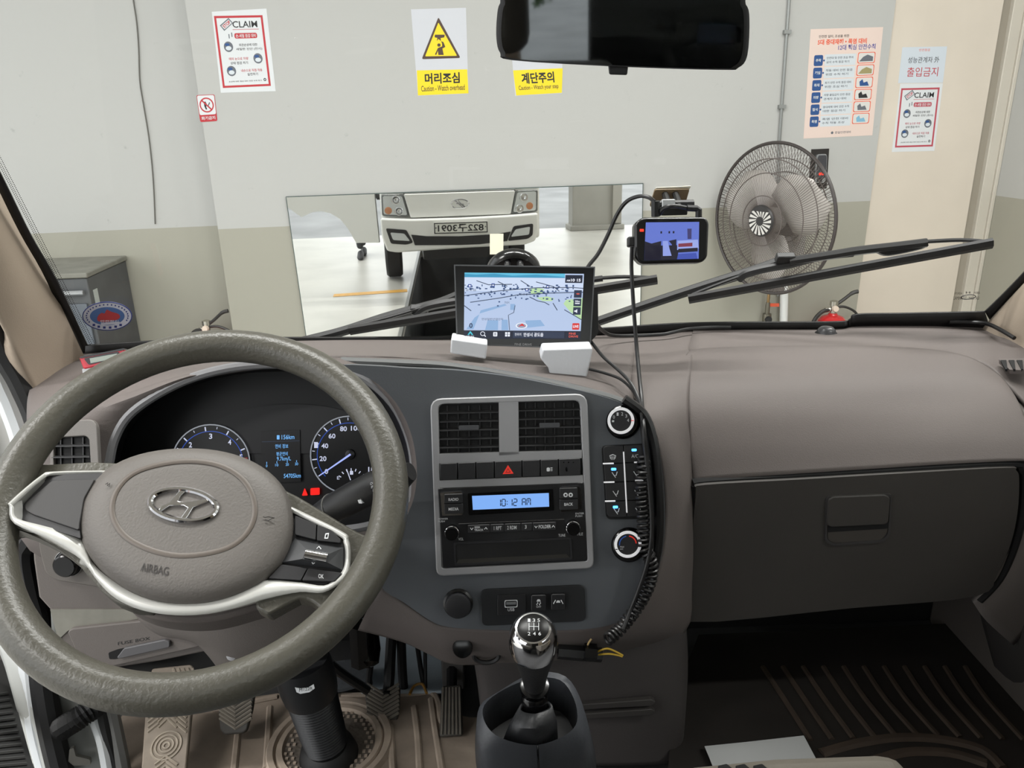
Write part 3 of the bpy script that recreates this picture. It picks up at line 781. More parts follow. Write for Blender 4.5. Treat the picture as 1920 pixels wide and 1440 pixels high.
cgb = thing('mirror_blocker', V((.3, -.8, .62)), 'dark box added close behind the cab to darken the rear-view mirror', 'added box')  # unseen box added to block the bright rear window in the mirror
B().bx(-.225, .85, -2.9, -.72, .62, 1.78).build('box_body', mat('blocker_dark', (30, 30, 30), .7), cgb, bevel=.01)
B().bx(-.225, .85, -.72, -.70, 1.2, 1.24).build('box_rail', mat('blocker_rail', (60, 58, 54), .6), cgb)
tr_ = thing('street_tree', V((-3.3, -10, -.02)), 'green leafy tree outside the gateway, glimpsed in the rear-view mirror', 'tree')
B().lathe((-3.3, -10, -.02), (0, 0, 1), [(.16, 0), (.12, .8), (.1, 2.2), (.05, 3.4)], 12).build('trunk', mat('bark', (84, 70, 56), .9, bump=.5, bs=20), tr_)
rn = random.Random(5); lf = B()
for i in range(2200):
    d_ = V((rn.gauss(0, 1), rn.gauss(0, 1), rn.gauss(0, 1))).normalized() * (rn.random() ** .4)
    c_ = V((-3.3 + d_.x * 1.7, -10 + d_.y * 1.5, 2.7 + d_.z * 1.7))
    e1 = V((rn.gauss(0, 1), rn.gauss(0, 1), rn.gauss(0, 1))).normalized(); e2 = e1.cross(V((rn.random(), rn.random(), 1))).normalized()
    lf.add([c_ - e1 * .12, c_ + e2 * .06, c_ + e1 * .12, c_ - e2 * .06], [(0, 1, 2, 3)])
lf.build('foliage', mat('leaf_green', (78, 118, 46), .7, var=.5, vs=3), tr_, smooth=0, kind='stuff', fix=False)
# right-hand door with window
M_side = mat('door_trim_brown', (84, 78, 73), .75, bump=.2, bs=500)
dr = B().bx(TC + .70, TC + .76, -.5, 1.155, .802, 1.36).build('passenger_door', M_side, tr, bevel=.01, label='closed dark trimmed door')
B().bx(TC + .71, TC + .75, -.5, -.42, 1.36, 2.06).build('window_post', M_side, dr)
B().bx(TC + .71, TC + .75, -.42, .62, 1.99, 2.06).build('window_rail', M_side, dr)
B().bx(TC + .728, TC + .732, -.42, .95, 1.36, 1.99).build('window_pane', M_glass, dr, smooth=0)
B().bx(TC + .66, TC + .70, -.1, .55, 1.17, 1.22).build('armrest', M_side, dr, bevel=.012)
# open driver door, hinged at the front and swung out
DH = V((TC - .80, 1.16, 0)); DU = V((-.985, -.17, 0)).normalized()
DFr = Fr(DH, DU * -1, (0, 0, 1))       # n points forward (towards the wall)
if DFr.n.y < 0: DFr = Fr(DH, DU, (0, 0, 1))
def dp(x, y):
    return mir(x, y, DFr)
ol = [dp(x, y) for x, y in ((711, 455), (668, 455.5), (661, 444), (652, 428), (638, 411), (620, 400), (603, 396), (585, 398), (566, 407), (556, 401), (547, 394), (538, 389), (527, 384))]
aend = max((q - DH).dot(DU) for q in ol)
zl = ol[-1].z
ol += [DH + DU * (aend + .01) + V((0, 0, 1.34)), DH + DU * .02 + V((0, 0, 1.34))]
do = B().prism(ol, -DFr.n * .05).build('driver_door', M_body, tr, smooth=0, label='white driver door swung wide open, with wheel-arch cutout')
B().prism([DH + DU * a + V((0, 0, z)) - DFr.n * .055 for a, z in ((.06, .66), (.06, 1.3), (aend - .05, 1.3), (aend - .05, 1.0), (.5, 1.0), (.25, .66))], -DFr.n * .03).build('inner_trim', M_side, do, smooth=0)
B().tube([DH + DU * a + V((0, 0, z)) - DFr.n * .03 for a, z in ((.03, 1.33), (.36, 2.0), (aend - .03, 2.02), (aend - .02, 1.33))], .022, 6).build('window_frame', M_body, do)
B().prism([DH + DU * a + V((0, 0, z)) - DFr.n * .03 for a, z in ((.04, 1.33), (.37, 1.99), (aend - .05, 2.01), (aend - .04, 1.33))], DFr.n * .004).build('window_pane', M_glass, do, smooth=0)
B().tube([DH + DU * (aend - .22) + V((0, 0, 1.17)) + DFr.n * .02, DH + DU * (aend - .08) + V((0, 0, 1.17)) + DFr.n * .02], .014, 8).build('handle', M_blkp, do)
# person standing behind the open door (only a lower leg and shoe show under it in the mirror)
pf = MF.P(677, 484)
_d = ray(677, 484); _d = _d - MF.n * 2 * _d.dot(MF.n)
pf = pf + _d * (-pf.z / _d.z)
pe = thing('person', (pf.x, pf.y, 0), 'person in dark work clothes behind the open door, one shoe showing in the mirror', 'person')
def skin(name, verts, edges, radii, m, par, root=0, sub=2):
    me = bpy.data.meshes.new(name)
    me.from_pydata([tuple(v) for v in verts], edges, [])
    o = bpy.data.objects.new(name, me); COL.objects.link(o)
    md = o.modifiers.new('skin', 'SKIN'); md.use_smooth_shade = True
    for i, r in enumerate(radii):
        me.skin_vertices[0].data[i].radius = (r, r) if not isinstance(r, tuple) else r
        me.skin_vertices[0].data[i].use_root = (i == root)
    s_ = o.modifiers.new('sub', 'SUBSURF'); s_.levels = sub; s_.render_levels = sub
    me.materials.append(m)
    place(o, (0, 0, 0), par)
    return o
x0, y0 = pf.x, pf.y
bv = [V((x0 - .12, y0 - .02, .98)), V((x0 - .12, y0 - .02, 1.15)), V((x0 - .12, y0 - .03, 1.36)), V((x0 - .12, y0 - .02, 1.47)),
      V((x0 - .03, y0, .92)), V((x0 - .005, y0 - .03, .52)), V((x0, y0, .11)),
      V((x0 - .16, y0, .92)), V((x0 - .02, y0 - .20, .52)), V((x0 + .03, y0 - .30, .11)),
      V((x0 + .06, y0 - .03, 1.38)), V((x0 + .10, y0 - .06, 1.12)), V((x0 + .08, y0 + .08, .92)),
      V((x0 - .30, y0 - .03, 1.38)), V((x0 - .35, y0 - .06, 1.12)), V((x0 - .33, y0 + .08, .92)), V((x0 - .12, y0 - .01, 1.53))]
ee = [(0, 1), (1, 2), (2, 3), (0, 4), (4, 5), (5, 6), (0, 7), (7, 8), (8, 9), (2, 10), (10, 11), (11, 12), (2, 13), (13, 14), (14, 15), (3, 16)]
rr = [.14, .14, .16, .06, .095, .065, .045, .095, .065, .045, .062, .048, .034, .062, .048, .034, .055]
skin('body', bv, ee, rr, mat('work_clothes', (66, 68, 70), .9, var=.5, vs=12), pe)
hv = [V((x0 - .12, y0, 1.53)), V((x0 - .12, y0 + .01, 1.62)), V((x0 - .12, y0 + .02, 1.70)), V((x0 - .12, y0 + .10, 1.62)), V((x0 - .12, y0 + .085, 1.575))]
skin('head', hv, [(0, 1), (1, 2), (1, 3), (0, 4)], [.05, .085, .075, .018, .03], mat('skin_tone', (190, 146, 122), .6), pe)
skin('hair', [V((x0 - .12, y0 - .03, 1.64)), V((x0 - .12, y0 - .01, 1.735)), V((x0 - .12, y0 + .05, 1.735))], [(0, 1), (1, 2)], [.075, .07, .06], mat('hair_black', (24, 22, 22), .6), pe)
for fx, fy in ((x0, y0), (x0 + .03, y0 - .30)):
    rows = []
    for k, (yy, wd, hh) in enumerate(((-.08, .025, .05), (-.06, .04, .09), (0, .045, .11), (.07, .042, .085), (.14, .048, .06), (.185, .04, .045), (.2, .015, .02))):
        rows.append([V((fx + wd * math.cos(a), fy + yy, .002 + hh * (.5 + .5 * math.sin(a)))) for a in [2 * math.pi * j / 10 for j in range(10)]])
    b3 = B().grid(rows, closed=True)
    b3.f.append(tuple(range(9, -1, -1))); b3.f.append(tuple(60 + j for j in range(10)))
    b3.build('shoe', mat('shoe_dark', (44, 44, 46), .6), pe, sub=1)
for hx in (x0 + .08, x0 - .33):
    hd_ = skin('hand', [V((hx, y0 + .08, .92)), V((hx, y0 + .10, .86)), V((hx - .02, y0 + .12, .80)), V((hx - .022, y0 + .125, .76)), V((hx - .005, y0 + .125, .795)), V((hx - .005, y0 + .13, .75)), V((hx + .01, y0 + .12, .797)), V((hx + .011, y0 + .125, .755)), V((hx + .024, y0 + .11, .80)), V((hx + .026, y0 + .115, .765)), V((hx, y0 + .15, .85)), V((hx, y0 + .16, .82))],
         [(0, 1), (1, 2), (2, 3), (1, 4), (4, 5), (1, 6), (6, 7), (1, 8), (8, 9), (1, 10), (10, 11)], [.028, .034, .009, .008, .009, .008, .009, .008, .009, .008, .011, .009], mat('skin_tone'), pe, sub=1)
# card stuck on the wall mirror
tag(B().prism([MF.P(x, y, .001) for x, y in ((918.5, 438.6), (944, 438.2), (943.5, 477), (918.5, 477))], -MF.n * .0008).build('cream_card', mat('card_cream', (236, 230, 208), .6), None), 'small cream card stuck on the wall mirror above the navigation screen', 'card')
# ------------------------------------------------------------------ windscreen
def ws(x, s):
    """windscreen surface: x across, s 0 at the base .. 1 at the roof"""
    k = ((x - TC) / .7) ** 2
    return V((x, 1.20 - .40 * s - .07 * k, 1.355 + .69 * s + .012 * k * (1 - s)))
g = [[ws(TC - .74 + 1.48 * i / 24, -.05 + 1.08 * j / 10) for i in range(25)] for j in range(11)]
structure(B().grid(g).build('window_1', M_glass, None, smooth=80))
WSF = Fr((TC, 1.20, 1.355), (1, 0, 0), (0, -.40, .69))       # its flat mid plane; n towards the cab
def wsp(x, y, h=0.004):
    """view ray meets the curved windscreen"""
    p = WSF.P(x, y)
    for _ in range(6):
        k = ((p.x - TC) / .7) ** 2
        fr = Fr(WSF.o + V((0, -.07 * k, .012 * k)) + WSF.n * h, WSF.u, WSF.v)
        p = fr.P(x, y)
    return p
# black ceramic border round the glass
M_frit = mat('ceramic_black', (12, 11, 11), .4)
def strip(top, bot, name, m, par, n=5, th=.003):
    a = cr([wsp(x, y) for x, y in top], n); b = cr([wsp(x, y) for x, y in bot], n)
    return B().ring(a + b[::-1], [q for q in a + b[::-1]], (0, 0, 0)) if False else B().grid([a, b]).build(name, m, par, solid=th, smooth=60)
fb = thing('glass_border', wsp(960, 640), 'black ceramic border along the lower and side edges of the windscreen', 'glass border')
strip([(160, 646), (400, 633), (700, 631), (850, 629), (1130, 614), (1300, 604), (1560, 602), (1592, 598), (1606, 588), (1700, 586), (1846, 583)], [(160, 690), (400, 680), (700, 680), (850, 680), (1130, 660), (1300, 640), (1560, 630), (1592, 628), (1606, 620), (1700, 620), (1858, 620)], 'lower_band', M_frit, fb)
strip([(-90, 170), (-8, 340), (38, 434), (88, 524), (142, 652), (152, 690)], [(-62, 195), (13, 346), (59, 440), (108, 526), (170, 657), (185, 690)], 'side_band', M_frit, fb)
strip([(1846, 583), (1882, 548), (1930, 497), (2010, 400)], [(1862, 610), (1905, 562), (1960, 508), (2040, 420)], 'side_band', M_frit, fb)
# dotted fade of the border at the left
dots = B()
for i in range(150):
    t_ = i / 149
    y = 190 + 465 * t_; x = -62 + (y - 195) * .505
    for k in range(3):
        dots.prism([wsp(x + 3 + k * 4.5 + dx, y + dy + k % 2, .005) for dx, dy in ((-1, 0), (0, -1), (1, 0), (0, 1))], -WSF.n * .0005)
dots.build('dot_fade', M_frit, fb, smooth=0, kind='stuff')
# small print at the lower right corner of the glass
gm = thing('glass_mark', wsp(1815, 565), 'tiny black maker mark printed on the lower right corner of the windscreen', 'mark')
WSr = Fr(wsp(1815, 556), WSF.u, WSF.v)
B().tube([WSr.p(.011 * math.cos(a), .0045 * math.sin(a), .001) for a in [2 * math.pi * k / 20 for k in range(20)]], .0006, 4, closed=True).build('oval', M_blk, gm)
txt(WSr, 'H', (1811, 546.5, 1819, 550.5), M_blk, gm, h=.001)
txt(WSr, 'HYUNDAI', (1790, 548, 1804, 552), M_blk, gm, h=.001)
txt(WSr, 'MOBIS', (1826, 547, 1837, 551), M_blk, gm, h=.001)
txt(WSr, 'LAMINATED  M456  AS1', (1788, 556, 1836, 562), M_blk, gm, h=.001)
# A-pillar trims
M_pil = mat('pillar_trim', (160, 146, 130), .75, bump=.15, bs=500)
def px3(l): return [at(*q) for q in l]
def rise(cols, z=2.075):
    out = []
    for c in cols:
        d = c[0] - c[2]
        k = max((z - c[0].z) / d.z, .05)
        out.append([c[0] + d * k, c[0] + d * (k / 2)] + c)
    return out
po = loft(rise([px3([(-130, 70, .90), (-70, 205, .98), (0, 350, 1.02), (70, 480, 1.06), (152, 655, 1.10), (172, 700, 1.10)]),
           px3([(-140, 160, .86), (-80, 300, .93), (-5, 440, .97), (55, 560, 1.01), (115, 690, 1.06), (150, 770, 1.08)]),
           px3([(-140, 280, .88), (-70, 450, .93), (0, 600, .97), (30, 665, .98), (75, 752, 1.0), (105, 815, 1.0)])]), 'trim_5', M_pil, None, solid=.02)
structure(po)
po = loft(rise([px3([(2080, 380, .9), (2000, 445, .98), (1930, 520, 1.06), (1850, 606, 1.12), (1835, 628, 1.12)]),
           px3([(2110, 430, .86), (2030, 500, .93), (1960, 560, 1.0), (1890, 628, 1.06), (1880, 650, 1.06)]),
           px3([(2140, 520, .86), (2060, 580, .92), (2000, 625, .97), (1950, 660, 1.0), (1940, 690, 1.0)])]), 'trim_6', M_pil, None, solid=.02)
structure(po)
# ================================================================== dashboard
M_dash = mat('dash_plastic', (101, 94, 91), .62, bump=.25, bs=700, spec=.4)
M_dashd = mat('dash_plastic_lower', (108, 102, 98), .65, bump=.25, bs=700, spec=.4)
M_panel = mat('dark_panel', (84, 87, 91), .42, bump=.12, bs=900, spec=.4)
M_pit = mat('black_void', (9, 9, 10), .75)
M_key = mat('key_black', (34, 34, 36), .42, bump=.06, bs=900)
M_gloss = mat('gloss_black', (12, 12, 13), .18)
M_silver = mat('satin_silver', (160, 160, 162), .42, metal=.35)
M_pw = mat('white_print', (214, 216, 218), .5, emit=.0)
M_led = glow('led_blue', (60, 150, 255), 6.0)
ds = thing('dashboard', (TC, 1.0, 1.05), 'brown-grey moulded dashboard running the full width of the cab', 'dashboard')
CPF = plane3(at(960, 1070, .80), at(1100, 1066, .80), at(960, 745, .855))
CPF = Fr(CPF.o, (1, 0, 0), at(960, 745, .855) - at(960, 1070, .80))
# --- top pad, from the windscreen to its front edge
def colz(l): return px3(l)
top_cols = [
 [(70, 690, 1.10), (60, 715, 1.03), (52, 745, .96), (50, 770, .92), (50, 800, .90)],
 [(150, 660, 1.14), (140, 690, 1.05), (120, 722, .98), (108, 745, .93), (104, 770, .91)],
 [(230, 648, 1.18), (230, 680, 1.06), (225, 715, .97), (222, 735, .93), (222, 748, .915)],
 [(340, 640, 1.2), (340, 662, 1.08), (338, 690, .98), (336, 705, .935), (336, 712, .92)],
 [(480, 637, 1.2), (480, 652, 1.08), (480, 670, .98), (480, 680, .94), (480, 686, .925)],
 [(650, 636, 1.2), (650, 645, 1.09), (650, 660, 1.0), (650, 668, .955), (650, 673, .94)],
 [(850, 636, 1.2), (850, 648, 1.08), (850, 664, .99), (850, 674, .945), (850, 682, .925)],
 [(1000, 632, 1.2), (1000, 652, 1.08), (1000, 680, .97), (1000, 696, .925), (1000, 706, .905)],
 [(1110, 628, 1.2), (1110, 650, 1.08), (1110, 690, .96), (1110, 718, .905), (1108, 730, .885)],
 [(1195, 624, 1.2), (1190, 650, 1.08), (1185, 700, .955), (1188, 745, .895), (1190, 762, .87)],
]
for c in top_cols:
    x_, y_, d_ = c[-1]
    c.append((x_, y_ + (45 if x_ > 1220 else 20 if x_ > 1150 else 8), d_ + (.012 if x_ > 1220 else .03)))
loft([colz(c) for c in top_cols], 'top_pad', M_dash, ds, nu=5, nv=4, solid=.006)
shelf = [
 [(1300, 617, 1.2), (1297, 630, 1.12), (1292, 648, 1.055), (1292, 665, 1.02)],
 [(1450, 613, 1.2), (1450, 626, 1.13), (1450, 643, 1.07), (1450, 655, 1.035)],
 [(1570, 610, 1.2), (1570, 626, 1.12), (1570, 642, 1.07), (1570, 654, 1.035)],
 [(1610, 604, 1.2), (1610, 618, 1.13), (1610, 642, 1.07), (1610, 654, 1.035)],
 [(1750, 600, 1.19), (1750, 620, 1.11), (1750, 645, 1.06), (1750, 658, 1.03)],
 [(1840, 603, 1.17), (1850, 628, 1.09), (1845, 660, 1.02), (1842, 680, .985)],
 [(1890, 618, 1.10), (1895, 650, 1.03), (1890, 690, .975), (1885, 715, .945)],
 [(1945, 645, 1.04), (1945, 690, .97), (1945, 740, .92), (1945, 780, .89)]]
loft([colz(c) for c in shelf], 'passenger_shelf', M_dash, ds, nu=5, nv=4, solid=.006)
# raised passenger pad
pad = [
 [(1284, 672, 1.005), (1282, 700, .955), (1285, 760, .908), (1291, 830, .878), (1299, 906, .860)],
 [(1296, 657, 1.03), (1296, 700, .953), (1297, 760, .904), (1300, 830, .874), (1308, 904, .856)],
 [(1350, 651, 1.04), (1350, 700, .952), (1350, 760, .902), (1350, 830, .872), (1350, 898, .853)],
 [(1480, 648, 1.045), (1480, 700, .952), (1480, 760, .902), (1480, 825, .871), (1480, 889, .851)],
 [(1620, 648, 1.045), (1620, 700, .951), (1620, 760, .901), (1620, 820, .870), (1620, 880, .850)],
 [(1740, 654, 1.035), (1750, 700, .947), (1755, 760, .898), (1760, 815, .868), (1760, 871, .849)],
 [(1815, 668, 1.005), (1835, 705, .940), (1845, 760, .895), (1850, 815, .866), (1855, 866, .848)],
 [(1862, 694, .965), (1885, 728, .917), (1898, 772, .885), (1905, 820, .862), (1908, 864, .847)],
 [(1880, 708, .95), (1905, 745, .905), (1922, 785, .878), (1930, 825, .858), (1932, 864, .845)]]
loft([colz(c) for c in pad], 'passenger_pad', M_dash, ds, nu=4, nv=5, solid=.006)
# right end cheek with the side demister grille
loft([colz(c) for c in [
 [(1905, 745, .93), (1930, 800, .885), (1935, 870, .865), (1915, 960, .862), (1880, 1060, .868), (1825, 1130, .875)],
 [(1935, 740, .93), (1965, 810, .885), (1975, 900, .865), (1955, 1000, .862), (1915, 1090, .868), (1850, 1165, .878)],
 [(2000, 730, .94), (2030, 810, .9), (2035, 920, .88), (2015, 1030, .88), (1970, 1130, .885), (1900, 1210, .90)]]], 'right_cheek', M_dashd, ds, nu=5, nv=4, solid=.006)
DMF = plane3(at(1880, 690, .965), at(1940, 690, .945), at(1890, 672, .985))
dm = slab(DMF, [(1872, 673), (1945, 671), (1945, 695), (1893, 693)], .0, .006, 'demister_grille', mat('dash_plastic'), ds, r=2)
for i in range(4):
    x = 1876 + i * 15
    slab(DMF, [(x, 675), (x + 11, 675), (x + 13, 692), (x + 9, 692)], .004, .0075, 'demister_slot', M_pit, dm)
# --- centre surround: broad grey rim round the dark panel
inner = [(1224, 785), (1245, 900), (1247, 1000), (1231, 1082), (1192, 1150), (1120, 1178), (1000, 1183), (900, 1181), (836, 1176), (803, 1163), (757, 1131), (712, 1098)]
outer = [(1292, 775, .900), (1303, 900, .866), (1304, 1000, .862), (1298, 1090, .862), (1285, 1185, .862), (1180, 1222, .85), (1020, 1246, .84), (900, 1247, .835), (845, 1245, .825), (806, 1228, .825), (754, 1204, .825), (671, 1182, .835)]
midl = []
for (x, y), (X2, Y2, d2) in zip(inner, outer):
    a = CPF.P(x, y); b = at(X2, Y2, d2)
    midl.append((a + b) / 2 + V((0, -.010, .004)) if midl else at(1260, 783, .884))
pre = [px3(c) for c in ([(1195, 624, 1.2), (1190, 650, 1.08), (1185, 700, .955), (1190, 742, .895)], [(1248, 621, 1.2), (1245, 650, 1.075), (1241, 700, .952), (1242, 748, .896)], [(1310, 617, 1.2), (1300, 648, 1.06), (1296, 690, .965), (1292, 745, .912)])]
inner[0] = (1222, 792); outer[0] = (1292, 805, .880); midl[0] = at(1258, 796, .865)
loft([pre[0] + [CPF.P(x, y, -.004) for x, y in inner], pre[1] + midl, pre[2] + [at(*q) for q in outer]], 'centre_surround', M_dash, ds, nu=5, nv=4, solid=.006)
# dark centre panel
cp_out = [(636, 686), (700, 686), (760, 690), (850, 694), (940, 704), (1020, 718), (1110, 738), (1175, 760), (1212, 790), (1232, 830), (1244, 900), (1246, 1000), (1230, 1082), (1191, 1149), (1120, 1177), (1000, 1182), (900, 1180), (838, 1175), (804, 1162), (758, 1130), (714, 1098), (712, 1030), (764, 965), (781, 905), (779, 852), (767, 802), (740, 752), (697, 712)]
ctr = thing('centre_panel', CPF.P(960, 1180, -.02), 'black centre panel of the dashboard with vents, switches, climate controls and sockets', 'control panel')
B().prism(cr([CPF.P(x, y, 0) for x, y in cp_out], 4, True), -CPF.n * .03).build('panel_face', M_panel, ctr)
# glossy strip and upright rib at its right side, lip along its top
B().tube(cr([CPF.P(x, y, .004) for x, y in [(1170, 748), (1205, 775), (1222, 815), (1231, 870), (1236, 950), (1234, 1020), (1222, 1080)]], 6), .006, 8).build('edge_rib', mat('rib_black', (22, 22, 23), .3), ctr)
lipp = [(640, 676), (760, 681), (850, 687), (1000, 711), (1085, 730), (1150, 747), (1185, 762)]
lq = cr([at(x, y, d) for (x, y), d in zip(lipp, (.935, .925, .915, .895, .88, .872, .866))], 6)
B().tube(lq, .0055, 8, flat=.8).build('top_lip', mat('lip_grey', (96, 98, 98), .45), ctr)
# --- silver bezel
bo = rpoly([(806, 748), (1101, 738), (1114, 1066), (818, 1081)], [22, 22, 14, 14])
bi = rpoly([(822, 758), (1087, 751), (1101, 1052), (829, 1066)], [12, 12, 6, 6])
bz = frame_ring(CPF, bo, bi, 0, .008, 'silver_bezel', M_silver, ctr, bevel=.0015)
slab(CPF, [(935, 753), (972, 752), (973, 852), (936, 854)], .0, .0078, 'bezel_bar', M_silver, bz)
slab(CPF, [(821, 851), (1091, 844), (1091, 859), (822, 869)], .0, .0078, 'bezel_bar', M_silver, bz)
slab(CPF, [(823, 901), (1093, 891), (1094, 905), (823, 915)], .0, .0078, 'bezel_bar', M_silver, bz)
# --- air vents
def vent(x0, y0, x1, y1, sl, n, nv, name='air_vent', fr=CPF, par=None, sk=.01, tab=True, dep=.02):
    par = par or ctr
    q = rpoly(rect(x0, y0, x1, y1, sl, sk), 8)
    v_ = slab(fr, rect(x0 - 1, y0 - 1, x1 + 1, y1 + 1, sl, sk), .0003, .0012, name, M_pit, par)
    for i in range(nv):
        x = x0 + (x1 - x0) * (i + .7) / (nv + .4)
        slab(fr, rect(x - 1, y0 + 2, x + 1, y1 - 2, 0, sk), .0010, .0035, 'vane', mat('vane_black', (30, 30, 31), .4), v_)
    for i in range(n):
        y = y0 + (y1 - y0) * (i + .8) / (n + .6)
        a, b = fr.P(x0 + sk * (y - y0), y, .004), fr.P(x1 + sk * (y - y0), y + sl * (x1 - x0), .004)
        up = fr.v
        B().prism([a + up * .0006, b + up * .0006, b + fr.n * .003 - up * .0012, a + fr.n * .003 - up * .0012], up * -.0012).build('slat', mat('slat_black', (40, 40, 41), .35), v_)
    if tab:
        cx, cy = (x0 + x1) / 2, (y0 + y1) / 2 + sl * (x1 - x0) / 2 - 1
        slab(fr, rect(cx - 19, cy - 4, cx + 19, cy + 4, sl), .006, .0095, 'vent_tab', mat('vent_tab_grey', (70, 71, 74), .35), v_, r=2)
    return v_
vent(824, 759, 934, 850, -.02, 5, 5)
vent(973, 754, 1088, 846, -.02, 5, 6)
# --- switch row
ks = [824, 857.6, 892, 926.7, 978.6, 1012.8, 1047, 1089]
slab(CPF, [(823, 868), (1090, 858), (1092, 892), (824, 902)], .0, .004, 'switch_base', M_pit, ctr)
for i in range(7):
    xa, xb = ks[i] + .8, ks[i + 1] - .8
    ya = 869.5 - (xa - 824) * .0375; 
    k = slab(CPF, rect(xa, ya, xb, ya + 31, -.0375, .02), .004, .0095, 'switch', M_key, ctr, bevel=.0008)
    if i == 3:
        o3 = [(952.5, 872), (963, 888), (942.5, 889)]
        B().ring([CPF.P(x, y, .0102) for x, y in o3], [CPF.P(x, y, .0102) for x, y in ((952.6, 878), (957.5, 886), (947.6, 886.5))], -CPF.n * .0004).build('hazard_triangle', mat('hazard_red', (214, 52, 40), .4, emit=.35), k, smooth=0)
        slab(CPF, [(952.6, 879.5), (956, 885), (949, 885.5)], .0098, .0102, 'hazard_triangle', mat('hazard_red'), k)
    if i == 5:
        slab(CPF, rect(1025, 877, 1031, 884, -.03), .0095, .010, 'lamp_icon', M_pw, k, r=2)
        for j in range(3):
            slab(CPF, rect(1032, 877 + j * 2.6, 1036, 878 + j * 2.6, -.03), .0095, .010, 'lamp_icon', M_pw, k)
    if i == 6:
        for j in range(3):
            slab(CPF, rect(1056 + j * 9, 866, 1058 + j * 9, 868), .0095, .010, 'dot', M_gloss, k)
        slab(CPF, [(1061, 884), (1060, 879), (1062, 875), (1064, 879), (1064, 884)], .0095, .010, 'belt_icon', M_gloss, k)
# --- climate dials
def dial(bx, by, br, rx, ry, ro, ri, name):
    s = (CPF.P(bx + 10, by) - CPF.P(bx, by)).length / 10
    c = CPF.P(bx, by); 
    d_ = B().lathe(c, CPF.n, [(br * s, 0), (br * s, .002), (br * s * .93, .004), (br * s * .8, .006)], 40).build(name, M_gloss, ctr)
    top = CPF.P(rx, ry, .016); ax = (top - (c + CPF.n * .002))
    u = CPF.u; v = CPF.v; n = 40
    rows = []
    for f, r_ in ((0, ro * 1.06), (.5, ro * 1.04), (1, ro)):
        cc = c + CPF.n * .002 + ax * f
        rows.append([cc + (u * math.cos(2 * math.pi * i / n) + v * math.sin(2 * math.pi * i / n)) * r_ * s for i in range(n)])
    kb = B().grid(rows, closed=True); kb.f.append(tuple(2 * n + i for i in range(n)))
    kb.build('dial_body', M_key, d_)
    a, b = CPF.ab(rx, ry, .016)
    o = [CPF.p(a + ro * s * math.cos(2 * math.pi * i / n), b + ro * s * math.sin(2 * math.pi * i / n), .0172) for i in range(n)]
    q = [CPF.p(a + ri * s * math.cos(2 * math.pi * i / n), b + ri * s * math.sin(2 * math.pi * i / n), .0172) for i in range(n)]
    B().ring(o, q, -CPF.n * .0012).build('dial_ring', mat('dial_white', (232, 232, 234), .3, emit=.25), d_)
    return d_, s, a, b
d1_, s_, a_, b_ = dial(1168, 791, 32, 1164, 788.7, 24.6, 19.5, 'fan_dial')
for tx, x, y in (('0', 1151, 782), ('1', 1158, 776.5), ('2', 1166.5, 776), ('3', 1174, 780), ('4', 1177.5, 788)):
    txt(CPF, tx, (x - 1.8, y - 3, x + 1.8, y + 3), M_pw, d1_, h=.0166)
slab(CPF, rect(1147.5, 788, 1151.5, 791.5), .0162, .0166, 'mode_icon', M_pw, d1_)
slab(CPF, rect(1183.5, 788, 1188.5, 789.2), .0172, .0176, 'pointer', mat('hazard_red'), d1_)
d2_, s_, a_, b_ = dial(1179, 1021, 33, 1177, 1020.4, 25, 20, 'temperature_dial')
for a0, a1, m in ((100, 185, mat('print_blue', (50, 92, 170), .5)), (5, 80, mat('hazard_red'))):
    arc = [CPF.p(a_ + r_ * s_ * math.cos(math.radians(t)), b_ + r_ * s_ * math.sin(math.radians(t)), .0167) for r_, ts in ((16.5, range(a0, a1 + 1, 5)), (14.5, range(a1, a0 - 1, -5))) for t in ts]
    B().prism(arc, -CPF.n * .0004).build('arc_mark', m, d2_, smooth=0)
txt(CPF, 'MAX\nA/C', (1162.5, 1024, 1170.5, 1031), M_pw, d2_, h=.0166)
slab(CPF, rect(1154, 1029.5, 1158, 1031), .0172, .0177, 'pointer', M_gloss, d2_)
